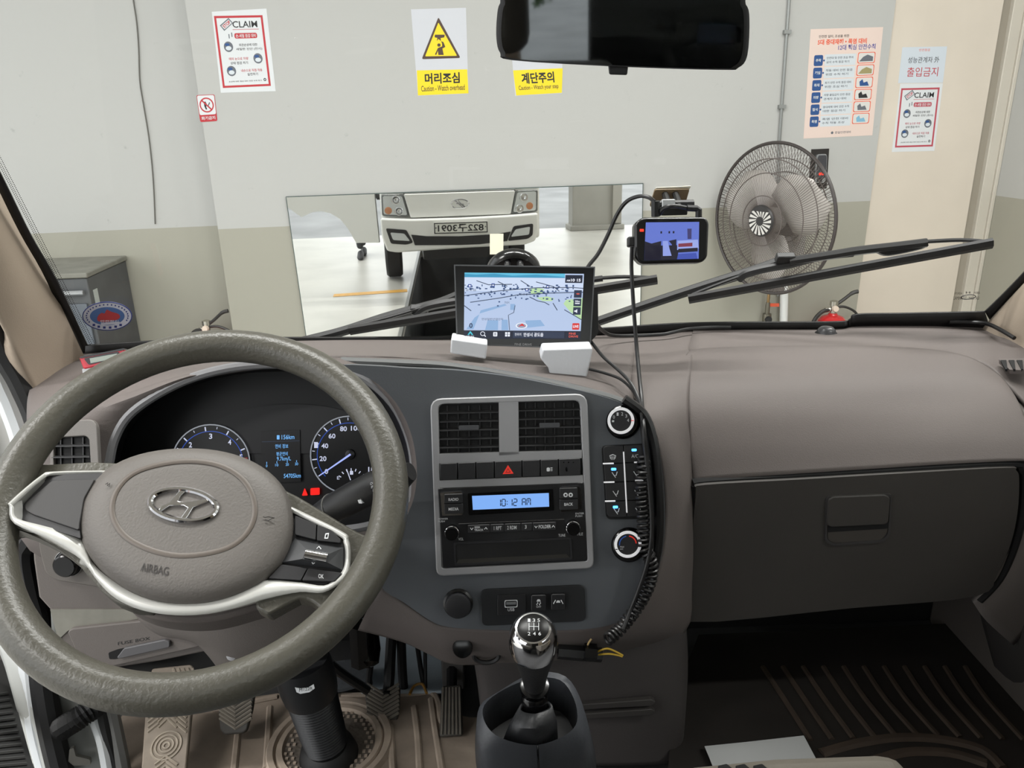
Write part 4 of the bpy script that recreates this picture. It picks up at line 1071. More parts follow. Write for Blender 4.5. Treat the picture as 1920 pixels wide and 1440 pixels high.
# --- climate keys
kb = slab(CPF, [(1128, 836), (1214, 832), (1221, 973), (1137, 974)], 0, .003, 'climate_key_base', M_pit, ctr, r=10)
ry = [836, 869.5, 904.5, 940, 971]
for r_ in range(4):
    for c_ in range(2):
        f0, f1 = (ry[r_] - 836) / 135, (ry[r_ + 1] - 836) / 135
        def xx(c, f): return (1130 + 8 * f, 1169 + 7 * f, 1212 + 7 * f)[c]
        q = [(xx(c_, f0) + .7, ry[r_] + .7 - c_ * 1.5), (xx(c_ + 1, f0) - .7, ry[r_] + .7 - c_ * 1.5 - 1), (xx(c_ + 1, f1) - .7, ry[r_ + 1] - .7 - c_ * 1.5 - 1), (xx(c_, f1) + .7, ry[r_ + 1] - .7 - c_ * 1.5)]
        rr_ = [8 if (r_ == 0 and c_ == 0) else 1, 8 if (r_ == 0 and c_ == 1) else 1, 8 if (r_ == 3 and c_ == 1) else 1, 8 if (r_ == 3 and c_ == 0) else 1]
        k = slab(CPF, rpoly(q, rr_), .003, .0075, 'climate_key', M_key, ctr, bevel=.0006)
        cx = sum(p[0] for p in q) / 4; cy = sum(p[1] for p in q) / 4
        if (r_, c_) in ((0, 1), (1, 0), (3, 0)):
            lx, ly = {(0, 1): (1189, 844), (1, 0): (1150.7, 880), (3, 0): (1154, 951)}[(r_, c_)]
            slab(CPF, rect(lx - 4.5, ly - 2.2, lx + 4.5, ly + 2.2, -.03), .0075, .0082, 'indicator_light', M_led, k, r=1.5)
        if (r_, c_) == (0, 1):
            txt(CPF, 'A/C', (1184, 852, 1197, 858.5), M_pw, k, h=.0079, sl=-.03)
        elif (r_, c_) == (0, 0):
            B().tube([CPF.P(x, y, .0079) for x, y in ((1145, 860), (1143.5, 854.5), (1149, 852.5), (1154.5, 854.5), (1153, 860))], .0005, 5).build('defrost_icon', M_pw, k)
            for j in range(3):
                B().tube([CPF.P(1146.5 + j * 2.6, 855.5, .0079), CPF.P(1146.2 + j * 2.6, 862, .0079)], .0004, 5).build('defrost_icon', M_pw, k)
        else:
            B().tube([CPF.P(cx + dx, cy + dy + 4, .0079) for dx, dy in ((-5, -5), (-1, 1), (3, 1), (5, -6))], .0005, 5).build('seat_icon', M_pw, k)
            B().tube([CPF.P(cx + dx, cy + dy + 4, .0079) for dx, dy in ((-1, 1), (2, 5))], .0005, 5).build('seat_icon', M_pw, k)
B().tube([CPF.P(1169.2, 847, .0084), CPF.P(1175.5, 961, .0084)], .0009, 6).build('white_divider', mat('dial_white'), ctr)
for xa, xb, y in ((1130.5, 1150.7, 869.5), (1132, 1152, 904.5), (1134.3, 1153.6, 940), (1189, 1203, 867), (1191, 1206, 901)):
    B().tube([CPF.P(xa, y, .0082), CPF.P(xb, y - .6, .0082)], .0009, 6).build('white_divider', mat('dial_white'), ctr)
# --- sockets and lower keys
ls = B().lathe(CPF.P(859, 1131), CPF.n, [(.018, 0), (.018, .002), (.0155, .004), (.0135, .004)], 32).build('socket_rim', mat('rib_black'), ctr)
B().lathe(CPF.P(859, 1133, .004), CPF.n, [(.0152, 0), (.0152, .006), (.0145, .0085), (.0125, .009)], 32).build('socket_cap', M_key, ls)
up_ = slab(CPF, [(901, 1106), (1096, 1097), (1099, 1165), (903, 1174)], 0, .0035, 'usb_plate', mat('usb_plate_black', (36, 37, 39), .4), ctr, r=12, bevel=.0006)
ub = slab(CPF, rect(932.6, 1116, 986, 1154, -.03), .0035, .0055, 'usb_block', M_key, ctr, r=2, bevel=.0005)
frame_ring(CPF, rpoly(rect(946, 1125.5, 970.5, 1139.5, -.03), 3), rpoly(rect(947.3, 1126.8, 969.2, 1138.2, -.03), 3), .0055, .006, 'usb_outline', M_pw, ub)
slab(CPF, rect(949, 1129, 967.5, 1134, -.03), .0055, .0062, 'usb_port', mat('usb_metal', (170, 172, 175), .3, metal=.7), ub)
txt(CPF, 'USB', (952, 1140.5, 964.5, 1146), M_pw, ub, h=.0059, sl=-.03)
for xa, xb in ((996, 1024), (1033.5, 1060)):
    k = slab(CPF, rect(xa, 1116.5 - (xa - 996) * .05, xb, 1146.5 - (xa - 996) * .05, -.035), .0035, .0095, 'lower_key', M_key, ctr, r=3, bevel=.0008)
    cx = (xa + xb) / 2; cy = 1131 - (xa - 996) * .05
    if xa < 1000:
        slab(CPF, [(cx - 4, cy - 3), (cx - 2, cy - 7), (cx + 2, cy - 7), (cx + 4, cy - 3)], .0095, .0099, 'car_icon', M_pw, k)
        for sx in (-2.5, 2.5):
            B().tube([CPF.P(cx + sx + dx, cy + dy, .0097) for dx, dy in ((0, -2), (1.5, 0), (-1.5, 2), (0, 4))], .0004, 4).build('car_icon', M_pw, k)
        txt(CPF, 'OFF', (cx - 4.5, cy + 5, cx + 4.5, cy + 8.5), M_pw, k, h=.0099)
    else:
        slab(CPF, [(cx - 4, cy + 1), (cx - 2.5, cy - 3), (cx + 2.5, cy - 3), (cx + 4, cy + 1)], .0095, .0099, 'lane_icon', M_pw, k)
        for sx in (-1, 1):
            B().tube([CPF.P(cx + sx * 5, cy - 4, .0097), CPF.P(cx + sx * 9, cy + 3, .0097)], .0005, 4).build('lane_icon', M_pw, k)
# ================================================================== radio
rd = thing('car_radio', CPF.P(960, 1060, .001), 'black car radio with pale blue lit clock display below the switch row', 'radio')
slab(CPF, [(821, 916), (1094, 905), (1101, 1052), (829, 1065)], .001, .009, 'face', mat('radio_black', (22, 22, 24), .35, bump=.05, bs=900), rd, r=3, bevel=.001)
dz = slab(CPF, [(877, 925), (1037, 917), (1039, 957), (879, 966)], .009, .0105, 'display_frame', M_gloss, rd, r=2)
lc = slab(CPF, [(885, 930), (1029, 924.5), (1029.7, 950), (886.7, 956)], .0105, .0110, 'display', glow('lcd_blue', (128, 176, 246), 1.0), rd)
LB = mat('lcd_ink', (16, 26, 60), .5)
def seg7(s, x0, y0, w_, h_, gap, par, fr=CPF, hh=.0114):
    SEG = {'0': 'abcdef', '1': 'bc', '2': 'abged', 'A': 'abcefg', 'M': 'abcef'}
    x = x0
    bb = B()
    for ch in s:
        if ch == ' ': x += w_ * 1.1; continue
        if ch == ':':
            for yy in (.3, .7): bb.prism([fr.P(*q, hh) for q in rect(x, y0 + h_ * yy - .8, x + 1.6, y0 + h_ * yy + .8)], -fr.n * .0003)
            x += 3.5; continue
        L = {'a': (0, 0, 1, 0), 'b': (1, 0, 1, .5), 'c': (1, .5, 1, 1), 'd': (0, 1, 1, 1), 'e': (0, .5, 0, 1), 'f': (0, 0, 0, .5), 'g': (0, .5, 1, .5)}
        for c in SEG[ch]:
            a, b, c2, d = L[c]
            p0, p1 = (x + a * w_, y0 + b * h_ - .03 * (x - x0)), (x + c2 * w_, y0 + d * h_ - .03 * (x - x0))
            if p0[0] == p1[0]: r_ = [(p0[0] - .8, p0[1] + .5), (p0[0] + .8, p0[1] + .5), (p1[0] + .8, p1[1] - .5), (p1[0] - .8, p1[1] - .5)]
            else: r_ = [(p0[0] + .6, p0[1] - .8), (p1[0] - .6, p1[1] - .8), (p1[0] - .6, p1[1] + .8), (p0[0] + .6, p0[1] + .8)]
            bb.prism([fr.P(*q, hh) for q in r_], -fr.n * .0003)
        if ch == 'M': bb.prism([fr.P(*q, hh) for q in rect(x + w_ / 2 - .7, y0, x + w_ / 2 + .7, y0 + h_ * .5)], -fr.n * .0003)
        x += w_ + gap
    bb.build('clock_digits', LB, par, smooth=0)
seg7('10:12 AM', 932, 936.5, 6.5, 12.5, 2.6, lc)
def key(q, s, box, par=rd, h=.0125, sl=-.035, name='button', bold=0.02):
    k = slab(CPF, q, .009, h, name, M_key, par, r=2, bevel=.0006)
    if s: txt(CPF, s, box, M_pw, k, h=h + .0004, sl=sl, bold=bold)
    return k
tr1 = slab(CPF, [(825, 924), (864, 921.5), (868, 926), (833, 928), (833, 962), (868, 962), (866, 966), (829, 967)], .009, .0115, 'chrome_corner', M_chr, rd)
key(rect(833, 927, 867, 944.5, -.035, .02), 'RADIO', (841, 934, 859.5, 939.5))
key(rect(833, 945.5, 868, 964, -.035, .02), 'MEDIA', (841, 952, 860, 957.5))
slab(CPF, [(1052, 914), (1085, 912), (1089, 917), (1090.5, 953), (1086, 958), (1052, 960), (1052, 956), (1083, 953), (1083, 918), (1052, 919)], .009, .0115, 'chrome_corner', M_chr, rd)
k = key(rect(1049, 915.5, 1083, 935.5, -.035, .02), None, None)
for cx in (1060.5, 1070):
    B().lathe(CPF.P(cx, 928, .0125), CPF.n, [(.0026, 0), (.0026, .0004)], 16).build('round_icon', M_pw, k)
    B().lathe(CPF.P(cx, 928, .0129), CPF.n, [(.0012, 0), (.0012, .0003)], 12).build('round_icon', M_key, k)
key(rect(1049, 937, 1083.5, 956.5, -.035, .02), 'BACK', (1058, 943, 1074.5, 948.5))
for x, y, s1, bx1, s2, bx2 in ((847, 995, 'POWER\nPUSH', (821.7, 971.5, 840, 979.5), 'VOL', (859.6, 1008.4, 869, 1013.5)), (1072.5, 986, 'ENTER\nPUSH', (1079, 961.5, 1095, 969.5), 'FILE', (1082.7, 999, 1093, 1004))):
    kn = B().lathe(CPF.P(x + 1, y + 1, .009), CPF.n, [(.0085, 0), (.0085, .003), (.0078, .006), (.0078, .013), (.0072, .0142), (.0066, .0142)], 36).build('knob', M_gloss, rd)
    B().lathe(CPF.P(x + 1, y + 1, .009), CPF.n, [(.0079, .0055), (.0084, .006), (.0084, .0095), (.0079, .010)], 36, cap=False).build('knob_ring', M_chr, kn)
    txt(CPF, s1, bx1, M_pw, rd, h=.0094, sl=-.035); txt(CPF, s2, bx2, M_pw, rd, h=.0094, sl=-.035)
txt(CPF, 'TUNE', (1047, 1001.5, 1060, 1006.5), M_pw, rd, h=.0094, sl=-.035)
B().tube([CPF.P(860, 982, .0095), CPF.P(1058, 973.5, .0095)], .0006, 6).build('chrome_line', M_chr, rd)
for xa, xb in ((877, 918.5), (919.5, 945), (946, 976.5), (977.5, 998), (999, 1043)):
    y = 985 - (xa - 877) * .038
    s, bxx = {877: ('SEEK\nTRACK', (889.5, 987, 906.5, 996)), 919.5: ('1 RPT', (926, 987, 940.5, 994)), 946: ('2 RDM', (951, 986, 968.5, 993)), 977.5: ('3', (984, 984.5, 987.5, 991.5)), 999: ('FOLDER', (1010, 984.5, 1033, 991))}[xa]
    k = key(rect(xa, y, xb, y + 15, -.038), s, bxx, h=.0115)
    if xa in (877, 999):
        c0, c1 = (bxx[0] - 5, bxx[2] + 4); cy = (bxx[1] + bxx[3]) / 2
        B().tube([CPF.P(c0 - 2.5, cy - 1.5, .0119), CPF.P(c0, cy + 2, .0119), CPF.P(c0 + 2.5, cy - 1.5, .0119)], .0004, 4).build('arrow', M_pw, k)
        B().tube([CPF.P(c1 - 2, cy + 1, .0119), CPF.P(c1 + .5, cy - 2.5, .0119), CPF.P(c1 + 3, cy + 1, .0119)], .0004, 4).build('arrow', M_pw, k)
frame_ring(CPF, rpoly([(850, 1017.5), (1071, 1007.5), (1074, 1049), (852, 1061)], 5), rpoly([(854, 1021), (1068, 1011), (1070, 1045.5), (855, 1057)], 4), .009, .0105, 'slot_frame', mat('slot_frame_black', (38, 38, 40), .35), rd)
slab(CPF, [(854, 1021), (1068, 1011), (1070, 1045.5), (855, 1057)], .009, .0094, 'slot', M_pit, rd)
slab(CPF, [(860, 1049), (1062, 1039), (1068, 1046), (856, 1057)], .0094, .0098, 'slot_floor', mat('slot_floor', (40, 38, 33), .5), rd)
# ================================================================== glove box
gb = thing('glove_box', at(1600, 1150, .87), 'dark grey glove box lid with recessed latch on the passenger side', 'glove box')
GF = Fr(at(1600, 890, .845), at(1880, 876, .845) - at(1320, 905, .847), at(1580, 1150, .868) - at(1600, 890, .845))
if GF.n.y > 0: GF = Fr(GF.o, GF.u, -GF.v)
GF = Fr(GF.o, GF.u, at(1600, 890, .845) - at(1585, 1150, .868))
god = [(1304, 935), (1306, 918), (1322, 909), (1500, 899), (1700, 887), (1885, 877), (1905, 882), (1911, 900), (1908, 960), (1895, 1020), (1870, 1075), (1830, 1118), (1600, 1140), (1285, 1166), (1290, 1100)]
B().prism(cr([GF.P(x, y, 0) for x, y in god], 4, True), -GF.n * .02).build('lid', mat('glove_plastic', (62, 59, 56), .6, bump=.25, bs=700, var=.12, vs=9), gb, bevel=.003)
lt = slab(GF, [(1553, 938), (1562, 932), (1660, 928), (1670, 934), (1666, 980), (1660, 984), (1558, 989), (1550, 984)], -.002, .004, 'latch', mat('glove_plastic'), gb, r=4, bevel=.0015)
frame_ring(GF, rpoly([(1549, 932), (1673, 926), (1669, 1006), (1655, 1017), (1562, 1024), (1547, 1016)], 8), rpoly([(1552, 935), (1670, 929), (1665, 1003), (1653, 1013), (1564, 1020), (1551, 1013)], 8), .0, .002, 'latch_rim', mat('latch_rim_grey', (60, 58, 58), .5), gb)
slab(GF, [(1553, 988), (1666, 982), (1663, 1000), (1652, 1012), (1566, 1018), (1552, 1012)], .0, .0012, 'latch_recess', mat('latch_recess', (66, 62, 58), .6), gb, r=5)
slab(GF, [(1552, 985), (1667, 979), (1666, 991), (1552, 998)], .001, .0018, 'latch_shadow_gap', M_pit, gb, r=2)
# dark joint above and around the lid
B().tube(cr([GF.P(x, y, -.010) for x, y in [(1284, 1170), (1298, 935), (1304, 912), (1330, 902), (1600, 886), (1880, 869), (1915, 878), (1920, 905), (1914, 970), (1898, 1030), (1872, 1085), (1835, 1125)]], 5), .006, 8).build('joint', M_pit, gb)
# ================================================================== instrument cluster and binnacle
ic = thing('instrument_cluster', at(470, 950, .95), 'dark instrument cluster with lit dials and trip display behind the steering wheel', 'instrument cluster')
ICF = Fr(at(480, 930, .952), (1, 0, 0), at(480, 750, .995) - at(480, 930, .952))
rim_px = [(203, 900), (206, 860), (216, 820), (240, 780), (285, 745), (345, 714), (410, 694), (480, 684), (560, 683), (630, 690), (690, 714), (735, 755), (762, 805), (775, 855), (776, 905), (765, 950), (700, 985), (580, 1000), (450, 1000), (320, 990), (240, 955)]
def rimY(y): return .925 - (y - 684) / 316 * .085
rp = [at(x, y, rimY(y)) for x, y in rim_px]
fp = []
cxm, cym = 490, 830
for x, y in rim_px:
    fp.append(ICF.P(cxm + (x - cxm) * .93, cym + (y - cym) * .93 + 4, .001))
rp4, fp4 = cr(rp, 4, True), cr(fp, 4, True)
B().grid([rp4, [(a + b) / 2 for a, b in zip(rp4, fp4)], fp4], closed=True).build('hood', mat('hood_black', (14, 14, 15), .6), ic, solid=-.003)
B().tube(rp4, .0058, 8, closed=True).build('rim_trim', mat('rim_trim_grey', (118, 118, 120), .45), ds)
B().prism(fp4, -ICF.n * .006).build('face', mat('cluster_face', (14, 15, 18), .5), ic)
# fainter arch panel above the dials
arch = cr([ICF.P(x, y, .004) for x, y in [(400, 790), (460, 768), (540, 758), (620, 764), (690, 785)]], 6)
arch2 = cr([ICF.P(x, y, .004) for x, y in [(400, 850), (460, 850), (540, 850), (620, 850), (690, 850)]], 6)
B().prism(arch + arch2[::-1], -ICF.n * .002).build('arch_panel', mat('arch_dark', (24, 25, 28), .5), ic)
W1 = glow('dial_white_glow', (224, 230, 255), .75); BL1 = glow('dial_blue_glow', (40, 84, 190), .8); RD1 = glow('dial_red_glow', (255, 30, 20), 1.0)
spx = (ICF.P(500, 850) - ICF.P(490, 850)).length / 10
def ringarc(cx, cy, r0, r1, a0, a1, m, name, par, h, n=48):
    a, b = ICF.ab(cx, cy, h)
    pts = [ICF.p(a + r * spx * math.cos(math.radians(t)), b + r * spx * math.sin(math.radians(t)), h) for r, fwd in ((r1, 1), (r0, -1)) for t in [a0 + (a1 - a0) * (k if fwd > 0 else n - k) / n for k in range(n + 1)]]
    nn = n + 1
    bb = B().add(pts, [(k, k + 1, 2 * nn - 2 - k, 2 * nn - 1 - k) for k in range(n)])
    return bb.build(name, m, par, smooth=0, solid=.0004)
def gauge(cx, cy, R0, name, lab):
    g = B().lathe(ICF.P(cx, cy, .004), ICF.n, [(R0 * spx, 0), (R0 * spx, .002)], 48).build(name, mat('dial_black', (8, 9, 12), .4), ic)
    ringarc(cx, cy, R0 - 1.6, R0 + .6, 0, 359.9, glow('dial_ring_glow', (190, 196, 206), .5), 'dial_ring', g, .008)
    ringarc(cx, cy, R0 - 13.5, R0 - 12.3, -40, 220, BL1, 'blue_arc', g, .0066)
    return g
tg = gauge(395, 869, 73, 'tachometer', '')
sg = gauge(655, 853, 73, 'speedometer', '')
def tick(g, cx, cy, ang, r0, r1, w_, m):
    a, b = ICF.ab(cx, cy, .0068)
    c, s = math.cos(math.radians(ang)), math.sin(math.radians(ang))
    q = [(r0, -w_), (r1, -w_), (r1, w_), (r0, w_)]
    B().prism([ICF.p(a + (r * c - k * s) * spx, b + (r * s + k * c) * spx, .0068) for r, k in q], -ICF.n * .0004).build('tick', m, g, smooth=0)
for i in range(0, 13):
    ang = 210 - i * (120 / 6.0) * .94
    tick(tg, 395, 869, ang, 61 if i % 2 == 0 else 65, 69, 1.1 if i % 2 == 0 else .5, W1)
for s, x, y in (('2', 357, 834), ('3', 395, 818), ('4', 430.6, 829), ('5', 452, 857)):
    txt(ICF, s, (x - 3, y - 5, x + 3, y + 5), W1, tg, h=.0068, bold=.02)
ringarc(395, 869, 62, 69, -25, 8, RD1 if False else glow('dial_dim_red', (150, 20, 20), .6), 'red_zone', tg, .0067)
for i in range(0, 19):
    ang = 213 - i * 13.6
    tick(sg, 655, 853, ang, 61 if i % 2 == 0 else 65, 70, 1.0 if i % 2 == 0 else .6, W1)
for s, x, y in (('0', 612, 884), ('20', 605.6, 860), ('40', 609, 836), ('60', 622.5, 817.5), ('80', 644, 804), ('100', 667.5, 803), ('120', 690, 815), ('140', 703, 834), ('160', 706, 858), ('180', 700, 880)):
    hw = 3.2 * len(s)
    txt(ICF, s, (x - hw, y - 4.6, x + hw, y + 4.6), W1, sg, h=.0068, bold=.02)
B().prism([ICF.P(x, y, .011) for x, y in ((656, 850.5), (658, 853.5), (599.5, 892.5), (598.5, 891))], -ICF.n * .001).build('needle', glow('needle_glow', (170, 185, 255), 1.0), sg)
slab(ICF, rect(589, 829, 596, 840), .0064, .0070, 'speed_mark', W1, sg)
B().lathe(ICF.P(657, 852, .006), ICF.n, [(10 * spx, 0), (9 * spx, .003), (4 * spx, .004)], 24).build('needle_hub', mat('hub_dark', (30, 31, 34), .3), sg)
for i in range(7):
    ang = 150 - i * 20
    a, b = ICF.ab(659, 905, .0068); c, s = math.cos(math.radians(ang)), math.sin(math.radians(ang))
    B().prism([ICF.p(a + (r * c - k * s) * spx, b + (r * s + k * c) * spx, .0068) for r, k in ((22, -.8), (27, -.8), (27, .8), (22, .8))], -ICF.n * .0004).build('fuel_tick', W1, sg, smooth=0)
B().prism([ICF.P(x, y, .0072) for x, y in ((649, 880), (650.5, 879.5), (658, 900), (656.5, 900.5))], -ICF.n * .0004).build('fuel_needle', W1, sg)
txt(ICF, 'E', (632, 893, 636.5, 899), W1, sg, h=.0068); txt(ICF, 'F', (681, 889, 685, 895), W1, sg, h=.0068)
slab(ICF, rect(656, 883, 662, 890), .0064, .0068, 'pump_icon', W1, sg, r=1)
# trip display
td = slab(ICF, [(489, 809), (562, 806), (564, 903), (491, 905)], .004, .0055, 'trip_display', mat('trip_black', (10, 11, 15), .4), ic)
C1 = glow('trip_cyan', (120, 190, 255), .9)
for s, bx_ in (('156km', (528, 815.5, 552, 824)), ('연비 정보', (516, 833, 540.5, 841)), ('평균연비', (518, 847.5, 539.5, 855)), ('9.7km/L', (519, 856.5, 545.5, 864)), ('54705km', (532, 888.5, 564, 896.5)), ('0', (498.5, 871, 501.5, 876)), ('10', (516, 869.5, 522, 874.5)), ('20', (535.5, 868.5, 541.5, 873.5)), ('30', (553, 867.5, 559, 872.5))):
    txt(ICF, s, bx_, C1, td, h=.006, sl=-.03, bold=.01)
slab(ICF, rect(519, 816, 524, 824), .0055, .006, 'pump_icon', C1, td, r=1)
for x, y in ((500, 866), (519, 865), (538.5, 864), (556, 863)):
    slab(ICF, rect(x - .5, y, x + .5, y + 4), .0055, .006, 'scale_tick', C1, td)
slab(ICF, rect(491, 828, 562, 829, -.03), .0055, .0058, 'rule', glow('trip_dim', (60, 80, 110), .4), td)
# warning lamps
slab(ICF, rpoly([(571, 915), (577, 929), (566, 929.5)], 2), .004, .0052, 'warning_light', RD1, ic)
slab(ICF, rpoly(rect(582, 915.5, 599, 928.5, -.05), 2), .004, .0052, 'warning_light', RD1, ic)
# --- grey fascia round the binnacle (joins the top pad, the vent and the lower panel)
outer_f = [(40, 930, .86), (40, 870, .87), (45, 800, .885), (104, 768, .905), (222, 746, .912), (336, 711, .918), (410, 698, .921), (480, 685, .925), (560, 680, .93), (640, 676, .935), (700, 690, .93), (735, 720, .90), (770, 780, .87), (790, 850, .855), (790, 910, .85), (780, 970, .84), (720, 1080, .84), (580, 1120, .84), (450, 1120, .84), (250, 1100, .84), (60, 1030, .85)]
of4 = cr([at(*q) for q in outer_f], 4, True)
B().grid([of4, [(a * .4 + b * .6) + V((0, -.004, .002)) for a, b in zip(of4, rp4)], rp4], closed=True).build('driver_fascia', M_dash, ds, solid=.004)
# left air vent with its bezel
LVF = Fr(at(140, 870, .862), (1, .03, 0), at(140, 800, .883) - at(140, 870, .862))
lv = thing('side_vent', LVF.P(140, 900, .004), 'grey framed side air vent left of the instrument cluster', 'air vent')
frame_ring(LVF, rpoly([(96, 800), (110, 790), (172, 786), (181, 796), (187, 905), (92, 905)], 8), rpoly([(100, 828), (112, 820), (160, 817), (167, 823), (171, 892), (100, 892)], 5), .004, .012, 'bezel', mat('vent_bezel', (112, 108, 104), .5, bump=.15, bs=700), lv, bevel=.001)
vent(99, 818, 170, 893, -.02, 3, 3, name='grille', fr=Fr(LVF.o + LVF.n * .005, LVF.u, LVF.v), par=lv, tab=False)
# --- lower driver panel
LPF = Fr(at(250, 1180, .83), (1, 0, 0), at(250, 1040, .845) - at(250, 1180, .83))
lpn = thing('knee_bolster', LPF.P(200, 1250, -.02), 'grey lower dashboard panel beneath the steering wheel with knob and fuse cover', 'dash panel')
B().prism([LPF.P(x, y, 0) for x, y in [(60, 1012), (62, 1050), (72, 1120), (92, 1142), (108, 1205), (150, 1242), (195, 1256), (300, 1240), (420, 1215), (560, 1190), (680, 1150), (680, 1012)]], -LPF.n * .02).build('panel', M_dashd, lpn, bevel=.003)
slab(LPF, [(72, 1015), (76, 1040), (86, 1075), (105, 1088), (180, 1100), (300, 1100), (300, 1015)], 0, .003, 'knob_plate', mat('knob_plate_grey', (106, 101, 96), .6, bump=.2, bs=700), lpn, r=8, bevel=.001)
kn = B().lathe(LPF.P(131, 1054, .003), LPF.n, [(.0165, 0), (.0165, .003), (.0145, .005), (.014, .013), (.0125, .0145)], 32).build('light_knob', M_gloss, lpn)
B().lathe(LPF.P(131, 1054, .003), LPF.n, [(.0166, .001), (.0172, .002), (.0172, .0035), (.0166, .004)], 32, cap=False).build('knob_rim', M_silver, kn)
slab(LPF, [(94, 1143), (262, 1143), (262, 1160), (128, 1182), (109, 1200)], 0, .002, 'sheen_band', mat('sheen_grey', (140, 138, 128), .4, var=.3, vs=30), lpn)  # shiny band; its sheen is painted as a paler, mottled grey
fcv = slab(LPF, [(126, 1185), (134, 1179), (262, 1165), (420, 1145), (430, 1195), (369, 1214), (194, 1254), (150, 1239)], -.001, .008, 'fuse_cover', M_dashd, lpn, r=5, bevel=.0015)
slab(LPF, [(203, 1224), (222, 1217), (308, 1201), (315, 1202), (318, 1213), (216, 1236), (205, 1236)], .008, .0084, 'pull_recess', M_pit, fcv, r=3)
slab(LPF, [(232, 1216), (308, 1200), (318, 1203), (318, 1214), (222, 1236), (219, 1233)], .0084, .013, 'pull_bar', mat('pull_grey', (92, 91, 93), .5), fcv, r=3, bevel=.001)
txt(LPF, 'FUSE BOX', (221, 1204, 281, 1210), M_blk, fcv, h=.0084, sl=-.17)
# ================================================================== steering column
sc = thing('steering_column', at(600, 1400, .87), 'grey shrouded steering column with ribbed black boot at the floor', 'steering column')
loft([px3(c) for c in [
 [(240, 1120, .80), (258, 1160, .80), (300, 1192, .805), (365, 1206, .82), (412, 1258, .84)],
 [(340, 1080, .75), (345, 1130, .745), (380, 1185, .75), (420, 1228, .77), (450, 1264, .82)],
 [(450, 1060, .735), (450, 1120, .73), (470, 1178, .74), (490, 1222, .76), (512, 1262, .81)],
 [(560, 1040, .745), (560, 1095, .745), (570, 1152, .755), (575, 1202, .775), (584, 1243, .82)],
 [(660, 1000, .80), (655, 1065, .80), (652, 1120, .80), (642, 1168, .82), (632, 1198, .84)]]], 'shroud', M_dashd, sc, nu=6, nv=5, solid=.005)
B().lathe(at(434, 1229, .772), V((0, -1, .4)), [(.006, 0), (.006, .001), (.003, .0015)], 14).build('screw', M_silver, sc)
b0, b1, b2, b3 = at(570, 1255, .845), at(583, 1300, .85), at(612, 1395, .855), at(618, 1425, .86)
rows = []; ax = (b2 - b1)
B().lathe(b0, b1 - b0, [(.036, -.02), (.038, 0), (.038, (b1 - b0).length * .6), (.036, (b1 - b0).length)], 28).build('boot_collar', mat('boot_black', (26, 27, 29), .4), sc)
pr = []
L = ax.length
for i in range(41):
    pr.append((.0325 - .004 * (i / 40) + (.0016 if i % 2 else 0), L * i / 40))
B().lathe(b1, ax, pr, 28).build('ribbed_boot', mat('boot_black'), sc)
B().lathe(b2, b3 - b2, [(.029, 0), (.036, .006), (.040, .02), (.046, .045), (.05, .05)], 28).build('boot_foot', M_rub, sc)
STF = plane3(at(552, 1285, .80), at(588, 1280, .802), at(553, 1275, .803))
slab(STF, [(553, 1289), (563, 1291), (578, 1289), (588, 1283), (590, 1291), (580, 1298), (563, 1301), (556, 1298)], -.001, .0005, 'part_label', M_white, sc)
txt(STF, 'M122R', (561, 1291, 586, 1297), M_blk, sc, h=.0008, sl=-.15)
# stalk
st = thing('wiper_stalk', at(600, 970, .79), 'black wiper stalk with white markings right of the wheel hub', 'stalk')
sp_ = [at(592, 972, .80), at(625, 952, .785), at(660, 934, .772), at(700, 914, .76), at(745, 895, .752), at(771, 884, .748)]
B().tube(sp_, [.014, .0165, .0175, .0178, .0178, .010], 20).build('stalk_body', M_blkp, st)
dirn = (sp_[3] - sp_[2]).normalized()
for q, r_ in ((sp_[1], .0172), (sp_[4], .0184)):
    B().tube([q - dirn * .0007, q + dirn * .0007], r_, 24).build('stalk_ring', mat('ring_grey', (96, 96, 92), .5), st)
STK = Fr(sp_[3] + V((0, -.0172, .006)), dirn, V((0, .3, 1)))
slab(STK, [(667, 921), (673, 919), (676, 934), (679, 944), (673, 944), (668, 932)], -.003, .0006, 'white_mark', M_pw, st)
for i, y in enumerate((925, 931, 937)):
    slab(STK, rect(665, y, 680, y + .8, -.1), -.001, .0009, 'mark_gap', M_blkp, st)
txt(STK, 'OFF', (694, 905, 704, 910), M_pw, st, h=.0012, sl=-.4); txt(STK, 'INT', (696, 911, 706, 916), M_pw, st, h=.0012, sl=-.4); txt(STK, 'LO', (699, 917, 707, 922), M_pw, st, h=.0012, sl=-.4)
# ================================================================== steering wheel
_t, _yw = math.radians(51.59), math.radians(8.58)
SC_ = CAM + V((-.2861, .6652, -.3358))
SN = V((math.sin(_yw) * math.cos(_t), -math.cos(_yw) * math.cos(_t), math.sin(_t)))
SWF = Fr(SC_, V((math.cos(_yw), math.sin(_yw), 0)), SN.cross(V((math.cos(_yw), math.sin(_yw), 0))))
sw = thing('steering_wheel', SC_ - SN * .08, 'brown-grey steering wheel with silver spoke trim and airbag hub', 'steering wheel')
M_rim = mat('wheel_rubber', (80, 78, 70), .36, bump=.5, bs=260, spec=.5, var=.15, vs=14)
M_hub = mat('airbag_grain', (96, 92, 88), .5, bump=.35, bs=420, spec=.4)
n = 96
B().tube([SWF.p(.1778 * math.cos(2 * math.pi * i / n), .1778 * math.sin(2 * math.pi * i / n)) for i in range(n)], .0174, 20, closed=True, up=SN).build('rim', M_rim, sw)
def sslab(pts, h0, h1, name, m, par=sw, smooth_n=0, **kw):
    q = [SWF.P(x, y, h1) for x, y in pts]
    if smooth_n: q = cr(q, smooth_n, True)
    return B().prism(q, SWF.n * (h0 - h1)).build(name, m, par, **kw)
